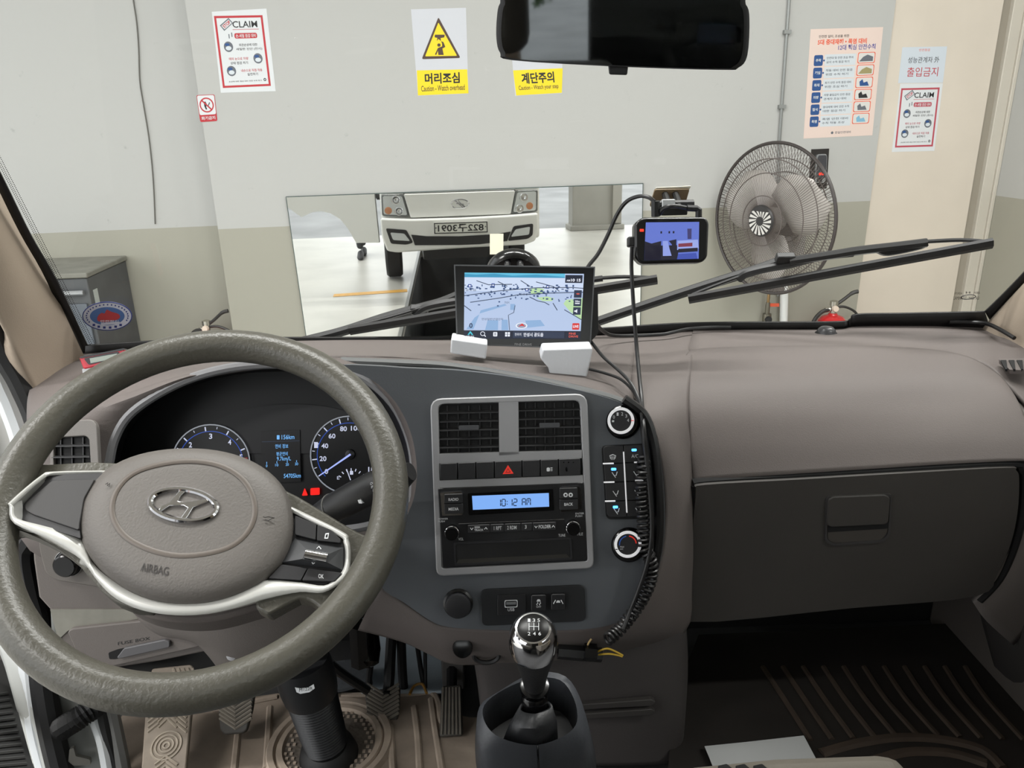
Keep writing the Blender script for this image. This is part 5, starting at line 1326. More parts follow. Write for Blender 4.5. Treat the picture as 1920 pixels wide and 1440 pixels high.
# spoke bodies moulded in the rim material
sslab([(6, 960), (14, 905), (40, 872), (92, 871), (210, 868), (300, 900), (300, 1120), (215, 1128), (150, 1062), (98, 1022), (30, 992), (10, 1000)], -.034, -.012, 'spoke_left', M_rim, smooth_n=3, bevel=.004)
sslab([(480, 905), (538, 920), (600, 955), (655, 988), (692, 1003), (722, 985), (742, 960), (748, 1000), (730, 1050), (710, 1090), (680, 1130), (640, 1160), (612, 1160), (596, 1136), (560, 1122), (480, 1140)], -.034, -.012, 'spoke_right', M_rim, smooth_n=3, bevel=.004)
# hub shell behind the airbag cover
sslab([(200, 1000), (215, 1110), (262, 1150), (330, 1165), (400, 1163), (470, 1145), (540, 1122), (560, 1080), (545, 960), (480, 880), (330, 850), (220, 890)], -.065, -.03, 'hub_shell', M_dash, smooth_n=4, bevel=.004)
# silver trim: one U-shaped band
so = [(210, 882), (102, 884), (76, 892), (21, 938), (17, 950), (27, 982), (100, 1014), (150, 1047), (185, 1092), (217, 1122), (262, 1143), (320, 1153), (385, 1151), (445, 1138), (500, 1121), (560, 1110), (606, 1111), (640, 1092), (654, 1074), (658, 1040), (654, 1012), (641, 996), (540, 947)]
si = [(206, 888), (104, 891), (81, 898), (29, 943), (26, 951), (33, 972), (90, 988), (152, 1008), (172, 1052), (205, 1084), (256, 1112), (318, 1128), (382, 1128), (440, 1114), (492, 1089), (556, 1091), (607, 1098), (630, 1083), (644, 1066), (648, 1040), (644, 1017), (633, 1004), (540, 957)]
h1 = -.006
hh_ = [-.002, .004, .009, .013, .013, .012, .004, -.003] + [h1] * 15
a4 = cr([SWF.P(x, y, k_) for (x, y), k_ in zip(so, hh_)], 4); b4 = cr([SWF.P(x, y, k_) for (x, y), k_ in zip(si, hh_)], 4)
mid = [(a + b) / 2 + SN * .0015 for a, b in zip(a4, b4)]
B().grid([a4, mid, b4]).build('silver_trim', mat('silver_paint', (206, 206, 201), .35, metal=.2), sw, solid=.012, smooth=60)
# dark inlay left, switch bed right
sslab(rpoly([(204, 887), (104, 889), (80, 897), (27, 944), (30, 972), (151, 1009), (148, 985), (157, 935), (188, 891)], 3), -.02, .003, 'inlay', mat('inlay_black', (38, 38, 40), .45))
sslab(rpoly([(178, 898), (98, 900), (46, 944), (47, 956), (60, 964), (148, 994), (148, 985), (157, 935)], 5), -.002, .005, 'inlay_panel', mat('inlay_panel', (50, 49, 49), .5), bevel=.0015)
sslab(rpoly([(520, 940), (545, 958), (634, 1004), (648, 1030), (647, 1064), (630, 1084), (606, 1098), (490, 1090), (470, 1060)], 5), -.02, -.009, 'switch_bed', M_pit)
def sk(pts, h, name='button', r=3, m=None, **kw):
    return sslab(rpoly(pts, r), -.010, h, name, m or M_key, bevel=.001, **kw)
sk([(553, 966), (593, 983), (592, 1012), (553, 1002)], -.004)
k = sk([(595, 984), (620, 993), (639, 1011), (638, 1018), (594, 1013)], -.004)
frame_ring(SWF, rpoly([(610, 1000), (617, 999), (615, 1010), (608, 1010)], 1), rpoly([(611.5, 1002), (615, 1001.5), (614, 1008), (610, 1008)], 1), -.004, -.0035, 'page_icon', M_pw, k)
q0 = [(553, 1009), (643.5, 1027), (642.5, 1069), (525, 1055)]
q1 = [(575, 1030), (618, 1038), (615, 1055), (566, 1048)]
bb = B(); A_ = [SWF.P(x, y, -.008) for x, y in q0]; Bq = [SWF.P(x, y, .001) for x, y in q1]
bb.add(A_ + Bq, [(0, 1, 5, 4), (1, 2, 6, 5), (2, 3, 7, 6), (3, 0, 4, 7), (4, 5, 6, 7)])
kk = bb.build('rocker', mat('rocker_grey', (58, 59, 61), .45), sw, smooth=0)
B().tube([SWF.P(573, 1038.5, .003), SWF.P(614, 1046, .003)], .0045, 12).build('roller', M_chr, kk)
B().tube([SWF.P(x, y, -.0015) for x, y in ((594, 1029), (598, 1024.5), (602, 1029.5))], .0005, 4).build('arrow', M_pw, kk)
B().tube([SWF.P(x, y, -.0025) for x, y in ((584, 1053), (587, 1057.5), (591, 1054.5))], .0005, 4).build('arrow', M_pw, kk)
sk([(528, 1058), (576, 1065), (564, 1088), (503, 1084)], -.004)
k = sk([(578, 1065), (642, 1074), (627, 1090), (566, 1088)], -.004)
txt(SWF, 'OK', (597, 1076, 607, 1084), M_pw, k, h=-.0036, sl=.1, bold=.01)
# airbag cover
hp = [(148, 985), (156, 935), (188, 890), (245, 858), (315, 843), (392, 843), (455, 857), (505, 884), (537, 922), (549, 968), (546, 1012), (526, 1056), (490, 1090), (440, 1115), (382, 1130), (312, 1130), (250, 1112), (196, 1076), (160, 1032)]
h0 = cr([SWF.P(x, y, -.004) for x, y in hp], 4, True)
hc = sum(h0, V((0, 0, 0))) / len(h0)
rows = []
for f, h in ((1.0, -.020), (1.0, -.006), (.985, -.001), (.95, .003), (.86, .007), (.74, .009), (.60, .0095)):
    rows.append([hc + (q - hc) * f + SN * (h + .004) for q in h0])
cov = B().grid(rows, closed=True); m0 = len(cov.v)
for f, h in ((.58, .0075), (.56, .0095), (.3, .0105)):
    rows.append([hc + (q - hc) * f + SN * (h + .004) for q in h0])
cov = B().grid(rows[:7], closed=True)
cov.f.append(tuple(6 * len(h0) + i for i in range(len(h0))))
cov = cov.build('airbag_cover', M_hub, sw)
gp = cr([SWF.P(x, y, .0094) for x, y in [(210, 960), (222, 915), (262, 882), (340, 865), (410, 872), (458, 902), (478, 950), (466, 995), (425, 1028), (350, 1042), (285, 1032), (232, 1003)]], 5, True)
B().tube(gp, .0026, 8, closed=True, flat=.45, up=SN).build('groove_ring', mat('groove_grey', (88, 80, 73), .45), cov)
EF = Fr(SWF.P(344, 947, .0096), SWF.u, SWF.v)
ep = [(344 + 62 * math.cos(a) * math.cos(.09) - 29 * math.sin(a) * math.sin(.09), 947 + 62 * math.cos(a) * math.sin(.09) * 1.2 + 29 * math.sin(a)) for a in [2 * math.pi * i / 40 for i in range(40)]]
eb = B().tube([EF.P(x, y, .001) for x, y in ep], .0028, 8, closed=True).build('emblem', M_chr, cov)
for pts in ([(295, 958), (303, 948), (318, 941), (332, 924), (338, 917.5), (349, 919), (338, 930), (334, 939), (345, 941), (388, 935), (391, 939), (362, 951), (352, 968), (345, 974.5), (337, 973), (352, 952), (344, 947.5), (318, 948.5), (303, 958)],):
    B().prism([EF.P(x, y, .0025) for x, y in pts], -EF.n * .003).build('emblem_letter', M_chr, eb, bevel=.0006)
AF = Fr(SWF.P(290, 1068, .0097), SWF.u, SWF.v)
txt3('AIRBAG', AF.P(262.5, 1071, .0), AF.P(315, 1079.5, .0), AF.P(265.5, 1055, .0), mat('airbag_ink', (40, 36, 34), .6), cov, .01)
for pts in ([(493, 969), (497, 970), (503, 969), (515, 971), (508, 973), (503, 976), (497, 974)], [(198, 908), (202, 905), (201, 911), (206, 906), (204, 912)]):
    B().tube([AF.P(x, y, .001) for x, y in pts], .0004, 4).build('horn_mark', mat('airbag_ink'), cov)
# ================================================================== footwells, pedals, gear lever, seats
FZ = .83
M_mat = mat('floor_mat_brown', (150, 136, 122), .75, var=.35, vs=18, bump=.3, bs=120)
M_matd = mat('floor_mat_dark', (36, 31, 27), .8, var=.3, vs=14, bump=.3, bs=120)
def fz(x, y, z=FZ): return atz(x, y, z)
# toe board and firewall
fw = thing('firewall', V((TC, 1.12, .81)), 'dark firewall and pale blue-grey toe board behind the pedals', 'firewall')
B().bx(TC - .76, TC + .76, 1.16, 1.18, .802, 1.33).build('bulkhead', mat('bulkhead_dark', (14, 14, 14), .9, bump=.2, bs=200), fw, smooth=0)
loft([[at(x, 1160, 1.13), at(x, 1215, 1.10), at(x, 1265, 1.03), at(x, 1296, .975)] for x in (678, 720, 780, 850)], 'toe_board', mat('toe_board_blue', (188, 200, 208), .5, var=.2, vs=20), fw, solid=.004)
QF = plane3(at(600, 1290, .985), at(700, 1275, .99), at(615, 1235, 1.05))
slab(QF, [(560, 1250), (628, 1240), (690, 1232), (698, 1276), (640, 1292), (560, 1300)], -.004, .002, 'insulation_pad', mat('quilt_grey', (70, 73, 76), .7, bump=.8, bs=90, voro=True), fw)
ck = thing('column_bracket', at(683, 1220, .92), 'black steel bracket and lock housing beside the steering column', 'bracket')
B().tube([at(672, 1170, .93), at(676, 1245, .93)], .014, 6).build('bracket_leg', M_blkp, ck)
B().lathe(at(690, 1245, .93), V((.1, -.6, -.5)), [(.018, -.06), (.02, -.02), (.016, 0), (.008, .004)], 18).build('lock_barrel', M_gloss, ck)
for i, (pts, r_) in enumerate((([(705, 1185, .97), (698, 1230, .97), (692, 1270, .97), (693, 1295, .965)], .005), ([(752, 1195, 1.0), (754, 1250, 1.0), (757, 1295, .985)], .0075), ([(782, 1205, 1.02), (790, 1260, 1.01), (800, 1310, .98)], .004), ([(797, 1215, 1.02), (798, 1305, .98)], .003))):
    tag(B().tube(cr([at(*q) for q in pts], 4), r_, 8).build('cable_rod', M_rub, None),
        ['thin bent black rod left of the brake pedal arm', 'thick black cable in front of the pale toe board', 'slim black cable nearest the accelerator bracket', 'thinnest black cable at the right end of the toe board'][i], 'cable')
tag(B().tube(cr([fz(x, y, FZ + .025) for x, y in ((768, 1302), (777, 1286), (792, 1283), (800, 1300))], 4), .0022, 8).build('orange_wire', mat('wire_orange', (150, 110, 50), .5), None), 'short loop of orange wire on the floor under the toe board', 'wire')
# driver mat
fm = thing('floor_mat', fz(640, 1400), 'dusty brown moulded rubber mat on the driver side floor', 'floor mat')
mo = [(150, 1460), (230, 1340), (400, 1318), (520, 1300), (640, 1300), (690, 1298), (770, 1296), (808, 1293), (822, 1306), (832, 1335), (880, 1345), (905, 1345), (905, 1480), (150, 1480)]
B().prism([fz(x, y, FZ + .006) for x, y in mo], (0, 0, -.006)).build('mat_base', M_mat, fm, smooth=0)
rid = mat('mat_ridge', (178, 162, 146), .7, var=.35, vs=30)
for i, pts in enumerate(([(506, 1325), (499, 1440)], [(446, 1372), (438, 1450)], [(732, 1360), (737, 1450)], [(776, 1325), (783, 1380), (787, 1450)], [(808, 1310), (815, 1360), (829, 1450)], [(640, 1304), (770, 1301), (808, 1298), (822, 1318), (828, 1352), (846, 1362)], [(520, 1306), (470, 1316), (400, 1330)])):
    B().tube(cr([fz(x, y, FZ + .007) for x, y in pts], 4), .005, 6, flat=.7, up=(0, 0, 1)).build('ridge', rid, fm)
c0 = fz(620, 1402, FZ)
for r_, h_ in ((.083, .008), (.070, .007)):
    B().tube([c0 + V((r_ * math.cos(a), r_ * math.sin(a), .006)) for a in [2 * math.pi * k / 48 for k in range(48)]], h_, 6, closed=True).build('collar_ring', rid, fm)
B().lathe(c0 + V((0, 0, .0062)), (0, 0, 1), [(.066, 0), (.066, .001)], 40).build('collar_floor', mat('collar_grit', (96, 88, 80), .8, bump=1.0, bs=160, voro=True), fm)
kn_ = B()
for i in range(-7, 8):
    for j in range(-7, 8):
        x, y = i * .0085 + (j % 2) * .004, j * .0085
        if .05 < math.hypot(x, y) < .064: kn_.box(c0 + V((x, y, .0082)), (.004, .004, .002))
kn_.build('collar_studs', rid, fm, smooth=0, kind='stuff')
# pedals
M_ped = mat('pedal_rubber', (66, 63, 58), .65, var=.3, vs=40)
M_pedr = mat('pedal_rib_worn', (128, 121, 110), .6, var=.3, vs=60)
M_arm = mat('pedal_arm', (24, 24, 25), .4)
def chevron(fr, x0, x1, y0, y1, n, dy, par, m, r_=.0022, sl=0):
    for i in range(n):
        y = y0 + (y1 - y0) * i / (n - 1)
        xm = (x0 + x1) / 2
        B().tube([fr.P(x0, y - dy, .0005), fr.P(xm, y, .0005), fr.P(x1, y - dy + sl, .0005)], r_, 5).build('rib', m, par)
def pedal(name, label, fr, pts, arm, ch, mm=M_ped, rm=M_pedr):
    t = thing(name, fr.P(sum(p[0] for p in pts) / len(pts), max(p[1] for p in pts), -.01), label, 'pedal')
    pd = slab(fr, pts, -.008, 0, 'pad', mm, t, r=5, bevel=.002)
    if arm: B().tube(cr([at(*q) for q in arm], 4), .0085, 8).build('arm', M_arm, t)
    if ch: chevron(fr, *ch, pd, rm)
    return t, pd
BF = plane3(at(690, 1350, .925), at(745, 1347, .925), at(690, 1295, .955))
pedal('brake_pedal', 'black rubber brake pedal with chevron ribs right of the steering column', BF, [(684, 1296), (750, 1287), (749, 1325), (744, 1356), (736, 1362), (698, 1366), (690, 1356)], [(735, 1180, 1.0), (732, 1230, .985), (729, 1285, .965), (724, 1305, .95)], (688, 748, 1300, 1354, 8, 18))
B().tube(cr([at(*q) for q in [(618, 1243, .93), (640, 1262, .935), (690, 1295, .94)]], 4), .007, 8).build('link_arm', M_arm, bpy.data.objects['brake_pedal'])
KF = plane3(at(412, 1365, .88), at(468, 1362, .88), at(410, 1310, .91))
pedal('clutch_pedal', 'grey clutch pedal with chevron ribs left of the steering column', KF, [(408, 1306), (478, 1296), (473, 1330), (463, 1368), (456, 1374), (420, 1377), (412, 1368)], [(470, 1180, .96), (452, 1240, .945), (444, 1310, .915)], (412, 472, 1312, 1366, 8, 20))
AFr = plane3(at(824, 1378, .88), at(866, 1377, .88), at(830, 1287, .935))
t, pd = pedal('accelerator_pedal', 'narrow upright accelerator pedal with vertical ribs', AFr, [(828, 1286), (865, 1283), (868, 1378), (824, 1381)], [(845, 1205, 1.02), (847, 1250, .985), (847, 1300, .945)], None)
for i in range(6):
    B().tube([AFr.P(831 + i * 6.1, 1289, .0005), AFr.P(828 + i * 7.1, 1377, .0005)], .0016, 5).build('rib', mat('accel_rib', (104, 98, 88), .6, var=.3, vs=60), pd)
B().box(at(850, 1262, .985), (.035, .012, .055)).build('bracket', mat('bracket_grey', (78, 76, 74), .5), t, bevel=.003)
RFt = plane3(at(270, 1440, .80), at(352, 1440, .80), at(296, 1253, .93))
t = thing('foot_rest', RFt.P(310, 1450, -.01), 'worn tan foot rest plate with ring and chevron ribs at the far left', 'foot rest')
M_fr = mat('foot_rest_tan', (150, 138, 124), .6, var=.3, vs=40)
pd = slab(RFt, [(284, 1253), (360, 1245), (367, 1262), (358, 1345), (348, 1448), (264, 1452), (272, 1340)], -.01, 0, 'plate', M_fr, t, r=6, bevel=.002)
M_fr2 = mat('foot_rest_rib', (172, 160, 144), .6, var=.3, vs=60)
for i in range(9):
    y = 1330 + i * 9
    if abs(y + 8 - 1397) > 24:
        B().tube([RFt.P(277, y + 16, .0004), RFt.P(297, y, .0004)], .0018, 5).build('rib', M_fr2, pd)
        B().tube([RFt.P(331, y, .0004), RFt.P(350, y + 16, .0004)], .0018, 5).build('rib', M_fr2, pd)
for i in range(3):
    y = 1336 + i * 10
    B().tube([RFt.P(297, y + 8, .0004), RFt.P(314, y - 8, .0004), RFt.P(332, y + 8, .0004)], .0018, 5).build('rib', M_fr2, pd)
for i in range(3):
    y = 1424 + i * 9
    B().tube([RFt.P(290, y + 10, .0004), RFt.P(311, y - 6, .0004), RFt.P(333, y + 10, .0004)], .0018, 5).build('rib', M_fr2, pd)
for i in range(5):
    B().tube([RFt.P(325 + i * 9, 1253, .0004), RFt.P(331 + i * 9, 1270, .0004)], .0018, 5).build('rib', M_fr2, pd)
for r_ in (.004, .009, .014, .019):
    B().tube(RFt.circ(312, 1398, r_, .0004, 28), .0016, 5, closed=True).build('ring_rib', M_fr2, pd)
# lower console
lc_ = thing('lower_console', fz(1090, 1440), 'dark grey console under the dashboard centre, running down to the floor', 'console')
loft([px3(c) for c in [
 [(888, 1236, .865), (896, 1290, .87), (905, 1370, .86), (912, 1436, .86)],
 [(900, 1222, .828), (915, 1290, .842), (925, 1370, .845), (930, 1436, .845)],
 [(1000, 1218, .825), (1000, 1290, .838), (1000, 1370, .84), (1000, 1436, .84)],
 [(1150, 1200, .835), (1150, 1280, .838), (1150, 1370, .84), (1150, 1436, .84)],
 [(1270, 1180, .85), (1272, 1270, .85), (1268, 1370, .85), (1264, 1430, .85)],
 [(1288, 1175, .90), (1290, 1260, .89), (1284, 1360, .885), (1280, 1400, .885)]]], 'console_skin', mat('console_grey', (70, 66, 65), .6, bump=.25, bs=700), lc_, nu=5, nv=5, solid=.006)
LCF = plane3(at(1090, 1400, .837), at(1230, 1395, .837), at(1090, 1300, .836))
for y in (1322, 1340):
    slab(LCF, [(1085, y), (1222, y - 10), (1230, y - 5), (1222, y + 2), (1090, y + 9)], -.002, .006, 'rib', mat('console_rib', (62, 59, 57), .5), lc_, r=3, bevel=.002)
# passenger floor
pm = thing('passenger_mat', fz(1600, 1380), 'dark ribbed rubber mat in the passenger footwell', 'floor mat')
B().prism([fz(x, y, FZ + .006) for x, y in ((1250, 1470), (1265, 1300), (1310, 1190), (1870, 1165), (1960, 1300), (2000, 1480))], (0, 0, -.006)).build('mat_base', M_matd, pm, smooth=0)
rbm = mat('dark_mat_ridge', (70, 58, 48), .75, var=.3, vs=30)
for i in range(11):
    x0, x1 = 1430 + i * 38, 1475 + i * 40
    B().tube(cr([fz(x0, 1250, FZ + .007), fz(x0 + 40, 1310, FZ + .007), fz(x1 + 45, 1378 + abs(i - 5) * 2, FZ + .007)], 4), .0045, 6, flat=.7, up=(0, 0, 1)).build('ridge', rbm, pm)
B().tube(cr([fz(x, y, FZ + .007) for x, y in ((1540, 1412), (1600, 1395), (1680, 1383), (1760, 1386), (1840, 1405), (1880, 1440))], 5), .008, 6, flat=.6, up=(0, 0, 1)).build('ridge', rbm, pm)
B().tube(cr([fz(x, y, FZ + .007) for x, y in ((1640, 1425), (1700, 1410), (1780, 1412), (1850, 1432))], 5), .008, 6, flat=.6, up=(0, 0, 1)).build('ridge', rbm, pm)
PPF = Fr(fz(1430, 1410, FZ + .016), (1, 0, 0), (0, 1, .05))
tag(B().prism([PPF.P(x, y) for x, y in ((1321, 1399), (1400, 1391), (1507, 1379), (1532, 1426), (1420, 1440), (1340, 1446), (1330, 1420))], (0, 0, -.0008)).build('paper_sheet', mat('paper_grey', (196, 198, 198), .7), None, smooth=0), 'grey-white sheet of paper lying on the dark passenger mat', 'paper')
# footwell side wall on the passenger side
structure(loft([px3(c) for c in [[(1830, 1120, .95), (1850, 1200, .97), (1885, 1320, .97), (1930, 1470, .95)], [(1880, 1110, .90), (1895, 1200, .91), (1930, 1320, .91), (1990, 1470, .90)], [(1960, 1090, .86), (1990, 1200, .86), (2040, 1330, .86), (2100, 1470, .86)]]], 'trim_7', mat('kick_panel', (52, 49, 47), .7, bump=.2, bs=600), None, nu=4, nv=4, solid=.01))
structure(B().bx(-.70, -.675, .95, 1.158, .802, 1.12).build('trim_8', mat('kick_panel'), None, bevel=.004))
# ------------------------------------------------------------------ gear lever
gl_ = thing('gear_lever', at(1003, 1440, .63), 'gear lever with chrome topped knob, black grip and leather gaiter', 'gear lever')
ax = V((-.02, -math.sin(math.radians(20)), math.cos(math.radians(20)))).normalized()
K0 = at(999.5, 1176, .625)
LK = .06
while px(K0 - ax * LK)[1] < 1286 and LK < .2:
    LK += .001
K1 = K0 - ax * LK
sk_ = (at(1040, 1200, .63) - at(960, 1200, .63)).length / 80
M_grip = mat('grip_leather', (30, 30, 31), .5, bump=.35, bs=600)
def lprof(l): return [(r * sk_, h * LK) for r, h in l]
B().lathe(K1, ax, lprof([(21, 0), (22.5, .06), (25.5, .2), (31, .36), (37, .5), (42, .61), (44.5, .69)]), 36).build('grip', M_grip, gl_)
B().lathe(K1, ax, lprof([(45, .675), (46.5, .73), (46.5, .82), (44, .90), (39, .96), (33, .99), (29, .992)]), 40).build('chrome_cap', M_chr, gl_)
kt = B().lathe(K1, ax, lprof([(30, .985), (29, 1.0), (22, 1.012), (10, 1.018)]), 40).build('shift_disc', mat('disc_black', (12, 11, 11), .3, spec=.3), gl_)
GTF = Fr(K1 + ax * (LK * 1.021), (V((1, 0, 0)) - ax * ax.x), ax.cross(V((1, 0, 0))))
for pts in ([(992, 1168), (992, 1182)], [(1001, 1168), (1001, 1182)], [(1010, 1168), (1010, 1182)], [(992, 1175), (1010, 1175)]):
    B().tube([GTF.P(x, y, .0002) for x, y in pts], .0004, 4).build('shift_line', M_pw, kt)
for s, x, y in (('1', 992, 1163), ('3', 1001, 1163), ('5', 1010, 1163), ('2', 992, 1188), ('4', 1002, 1188), ('6', 1012, 1188)):
    txt(GTF, s, (x - 2.4, y - 3.2, x + 2.4, y + 3.2), M_pw, kt, h=.0004)
B().lathe(K1, ax, [(26 * sk_, -.008), (30 * sk_, -.004), (29 * sk_, .002), (22 * sk_, .003)], 32).build('lift_ring', M_gloss, gl_)
ax2 = V((0, -.05, 1)).normalized()
B().lathe(K1 - ax * .004, -ax2, [(14 * sk_, 0), (12 * sk_, .05)], 20).build('shaft', M_gloss, gl_)
B().lathe(K1 - ax2 * .018, ax2, [(10 * sk_, -.022), (24 * sk_, -.016), (28 * sk_, -.004), (26 * sk_, .006), (15 * sk_, .013)], 28).build('ball_joint', M_gloss, gl_)
def bagrow(pts, d): return [at(x, y, dd) for (x, y), dd in zip(pts, d)]
g0 = bagrow([(978, 1318), (1003, 1305), (1030, 1316), (1034, 1328), (1004, 1338), (976, 1332)], (.66, .675, .66, .65, .64, .65))
g1 = bagrow([(962, 1350), (1003, 1320), (1040, 1345), (1040, 1362), (1000, 1366), (958, 1362)], (.66, .69, .66, .645, .63, .645))
g2 = bagrow([(948, 1384), (1003, 1340), (1044, 1375), (1036, 1396), (995, 1402), (948, 1394)], (.66, .70, .66, .64, .63, .64))
B().grid([cr(g, 5, True) for g in (g0, g1, g2)], closed=True).build('inner_gaiter', mat('gaiter_black', (30, 31, 33), .45, bump=.3, bs=300), gl_, solid=.003)
r0 = bagrow([(946, 1292), (1000, 1272), (1050, 1275), (1076, 1310), (1082, 1352), (1060, 1378), (1005, 1397), (940, 1384), (910, 1356), (908, 1322)], (.70, .72, .715, .69, .66, .645, .63, .63, .645, .67))
r1 = bagrow([(936, 1296), (1000, 1262), (1060, 1268), (1092, 1320), (1100, 1380), (1075, 1415), (1005, 1430), (925, 1415), (897, 1380), (899, 1325)], (.705, .73, .72, .69, .655, .64, .625, .625, .64, .67))
r2 = bagrow([(930, 1310), (1000, 1275), (1070, 1285), (1104, 1360), (1118, 1450), (1085, 1500), (1005, 1520), (920, 1500), (895, 1450), (894, 1360)], (.71, .735, .725, .70, .665, .65, .635, .635, .65, .68))
rin = [q - V((0, 0, .045)) for q in r0]
B().grid([cr(g, 4, True) for g in (rin, r0, r1, r2)], closed=True).build('outer_gaiter', mat('gaiter_outer', (54, 56, 60), .45, bump=.25, bs=260), gl_, solid=.004, smooth=60)
B().prism(cr(rin, 4, True), (0, 0, -.004)).build('gaiter_floor', M_pit, gl_)
B().tube(cr([at(1008, 1398, .627), at(1009, 1420, .622), at(1011, 1450, .625)], 3), .0012, 5).build('seam', M_gloss, gl_)
# ------------------------------------------------------------------ seats
M_seat = mat('seat_vinyl', (122, 116, 106), .6, bump=.25, bs=400)
cs = thing('folded_centre_seat', V((.25, .2, .84)), 'grey-beige folded centre seat back with three slots at the bottom edge of the picture', 'seat')
q = [at(1230, 1446, .46), at(1300, 1430, .475), at(1450, 1421, .48), at(1640, 1409, .48), at(1690, 1414, .475), at(1722, 1446, .45)]
zc = sum(p.z for p in q) / 6
oc = [V((p.x, p.y, zc)) for p in q] + [V((q[-1].x + .0, .02, zc)), V((q[0].x, .02, zc))]
B().prism(oc, (0, 0, -.11)).build('tray_back', M_seat, cs, bevel=.012, seg=3)
B().bx(q[0].x + .02, q[-1].x - .02, .0, .36, .84, zc - .12).build('cushion', mat('seat_dark', (84, 80, 74), .8), cs, bevel=.02)
SFt = Fr(V((q[2].x, q[2].y, zc)), (1, 0, 0), (0, 1, 0))
for i in range(3):
    x = 1345 + i * 33
    slab(SFt, [(x, 1436), (x + 18, 1432), (x + 34, 1446), (x + 12, 1450)], .0002, .0012, 'slot', M_pit, cs, r=3)
ps = thing('seat_unit', V((.62, .2, .84)), 'beige passenger seat, only its front corner showing at the lower right', 'seat')
xs = at(1835, 1446, .46)
B().prism([V((xs.x - .02, .455, xs.z)), V((TC + .66, .50, xs.z)), V((TC + .66, -.1, xs.z)), V((xs.x - .02, -.1, xs.z))], (0, 0, -.14)).build('cushion', mat('seat_beige', (152, 140, 120), .8, bump=.2, bs=400), ps, bevel=.03, seg=3)
B().bx(xs.x, TC + .64, -.1, .4, .84, xs.z - .142).build('base', mat('seat_dark'), ps)
B().bx(xs.x - .02, TC + .66, -.36, -.22, xs.z - .08, 1.78).build('backrest', mat('seat_beige'), ps, bevel=.04, seg=3)
B().bx(.42, .68, -.35, -.25, 1.80, 1.95).build('headrest', mat('seat_beige'), ps, bevel=.04, seg=3)
dvs = thing('driver_seat', V((-.32, 0, .84)), 'dark driver seat behind the steering wheel, visible only in the rear-view mirror', 'seat')
B().bx(-.56, -.08, -.2, .26, 1.04, 1.17).build('cushion', mat('seat_dark'), dvs, bevel=.04, seg=3)
B().bx(-.50, -.12, -.18, .2, .84, 1.035).build('base', M_blkp, dvs)
B().bx(-.56, -.08, -.42, -.28, 1.05, 1.58).build('backrest', mat('seat_dark'), dvs, bevel=.04, seg=3)
B().bx(-.48, -.29, -.41, -.31, 1.60, 1.86).build('headrest', mat('seat_dark'), dvs, bevel=.04, seg=3)
# ------------------------------------------------------------------ door opening at the left
dj = thing('door_jamb', at(60, 1440, .78), 'pale painted door opening with black rubber seals and scuff plate at the left edge', 'door frame')
M_jamb = mat('jamb_paint', (196, 198, 194), .35, coat=.3, var=.12, vs=12)
B().tube(cr([at(*q) for q in [(-60, 430, .99), (0, 640, 1.0), (40, 720, 1.0), (72, 800, .99), (80, 900, .96), (60, 1000, .93), (42, 1040, .92), (52, 1110, .90), (72, 1190, .875), (82, 1290, .85), (96, 1370, .83), (118, 1460, .81)]], 6), .016, 10).build('door_seal', M_rub, dj)
B().tube(cr([at(*q) for q in [(-70, 520, 1.02), (-10, 690, 1.03), (22, 765, 1.03), (45, 838, 1.02), (50, 930, 1.0), (20, 1010, .96), (28, 1080, .93), (50, 1180, .90), (62, 1290, .87), (74, 1370, .85), (98, 1460, .83)]], 6), .016, 10).build('jamb_flange', mat('flange_white', (226, 230, 232), .35), dj)
loft([px3(c) for c in [[(-20, 1180, .90), (5, 1240, .88), (20, 1290, .86), (45, 1380, .84), (75, 1470, .82)], [(25, 1190, .89), (40, 1250, .87), (55, 1320, .85), (85, 1400, .83), (110, 1470, .81)], [(70, 1180, .90), (88, 1260, .88), (100, 1330, .86), (118, 1400, .84), (140, 1470, .82)]]], 'sill_panel', M_jamb, dj, nu=4, nv=4, solid=.008)
loft([px3(c) for c in [[(95, 1140, .88), (100, 1240, .87), (112, 1340, .85), (125, 1470, .82)], [(140, 1200, .885), (150, 1260, .875), (160, 1350, .855), (175, 1470, .825)], [(190, 1230, .89), (195, 1290, .88), (205, 1370, .86), (222, 1470, .83)]]], 'inner_sill', mat('inner_sill_grey', (150, 152, 148), .5, var=.2, vs=20), dj, nu=4, nv=4, solid=.006)
B().tube(cr([at(*q) for q in [(174, 1325, .845), (178, 1350, .84), (192, 1390, .83), (205, 1460, .82)]], 5), .0075, 8).build('bright_flange', mat('flange_white'), dj)
B().tube(cr([at(*q) for q in [(192, 1325, .845), (200, 1370, .835), (214, 1420, .83), (222, 1470, .825)]], 5), .008, 8).build('inner_seal', M_rub, dj)
B().tube(cr([at(*q) for q in [(205, 1320, .85), (216, 1370, .84), (230, 1440, .83), (234, 1480, .83)]], 5), .010, 8).build('trim_edge', mat('trim_grey', (112, 112, 110), .5), dj)
# corrugated cable grommet
gp_ = cr([at(*q) for q in [(116, 1366, .825), (128, 1358, .82), (148, 1346, .82), (168, 1332, .83), (182, 1322, .845)]], 8)
B().tube(gp_, [.0125 if i % 2 else .0155 for i in range(len(gp_))], 12).build('grommet', M_rub, dj, smooth=20)
HK = plane3(at(128, 1430, .815), at(170, 1425, .82), at(128, 1400, .82))
slab(HK, [(130, 1405), (138, 1402), (142, 1418), (168, 1424), (170, 1434), (138, 1436), (128, 1428)], -.004, .002, 'striker', mat('striker_steel', (120, 118, 112), .35, metal=.6), dj, r=2)
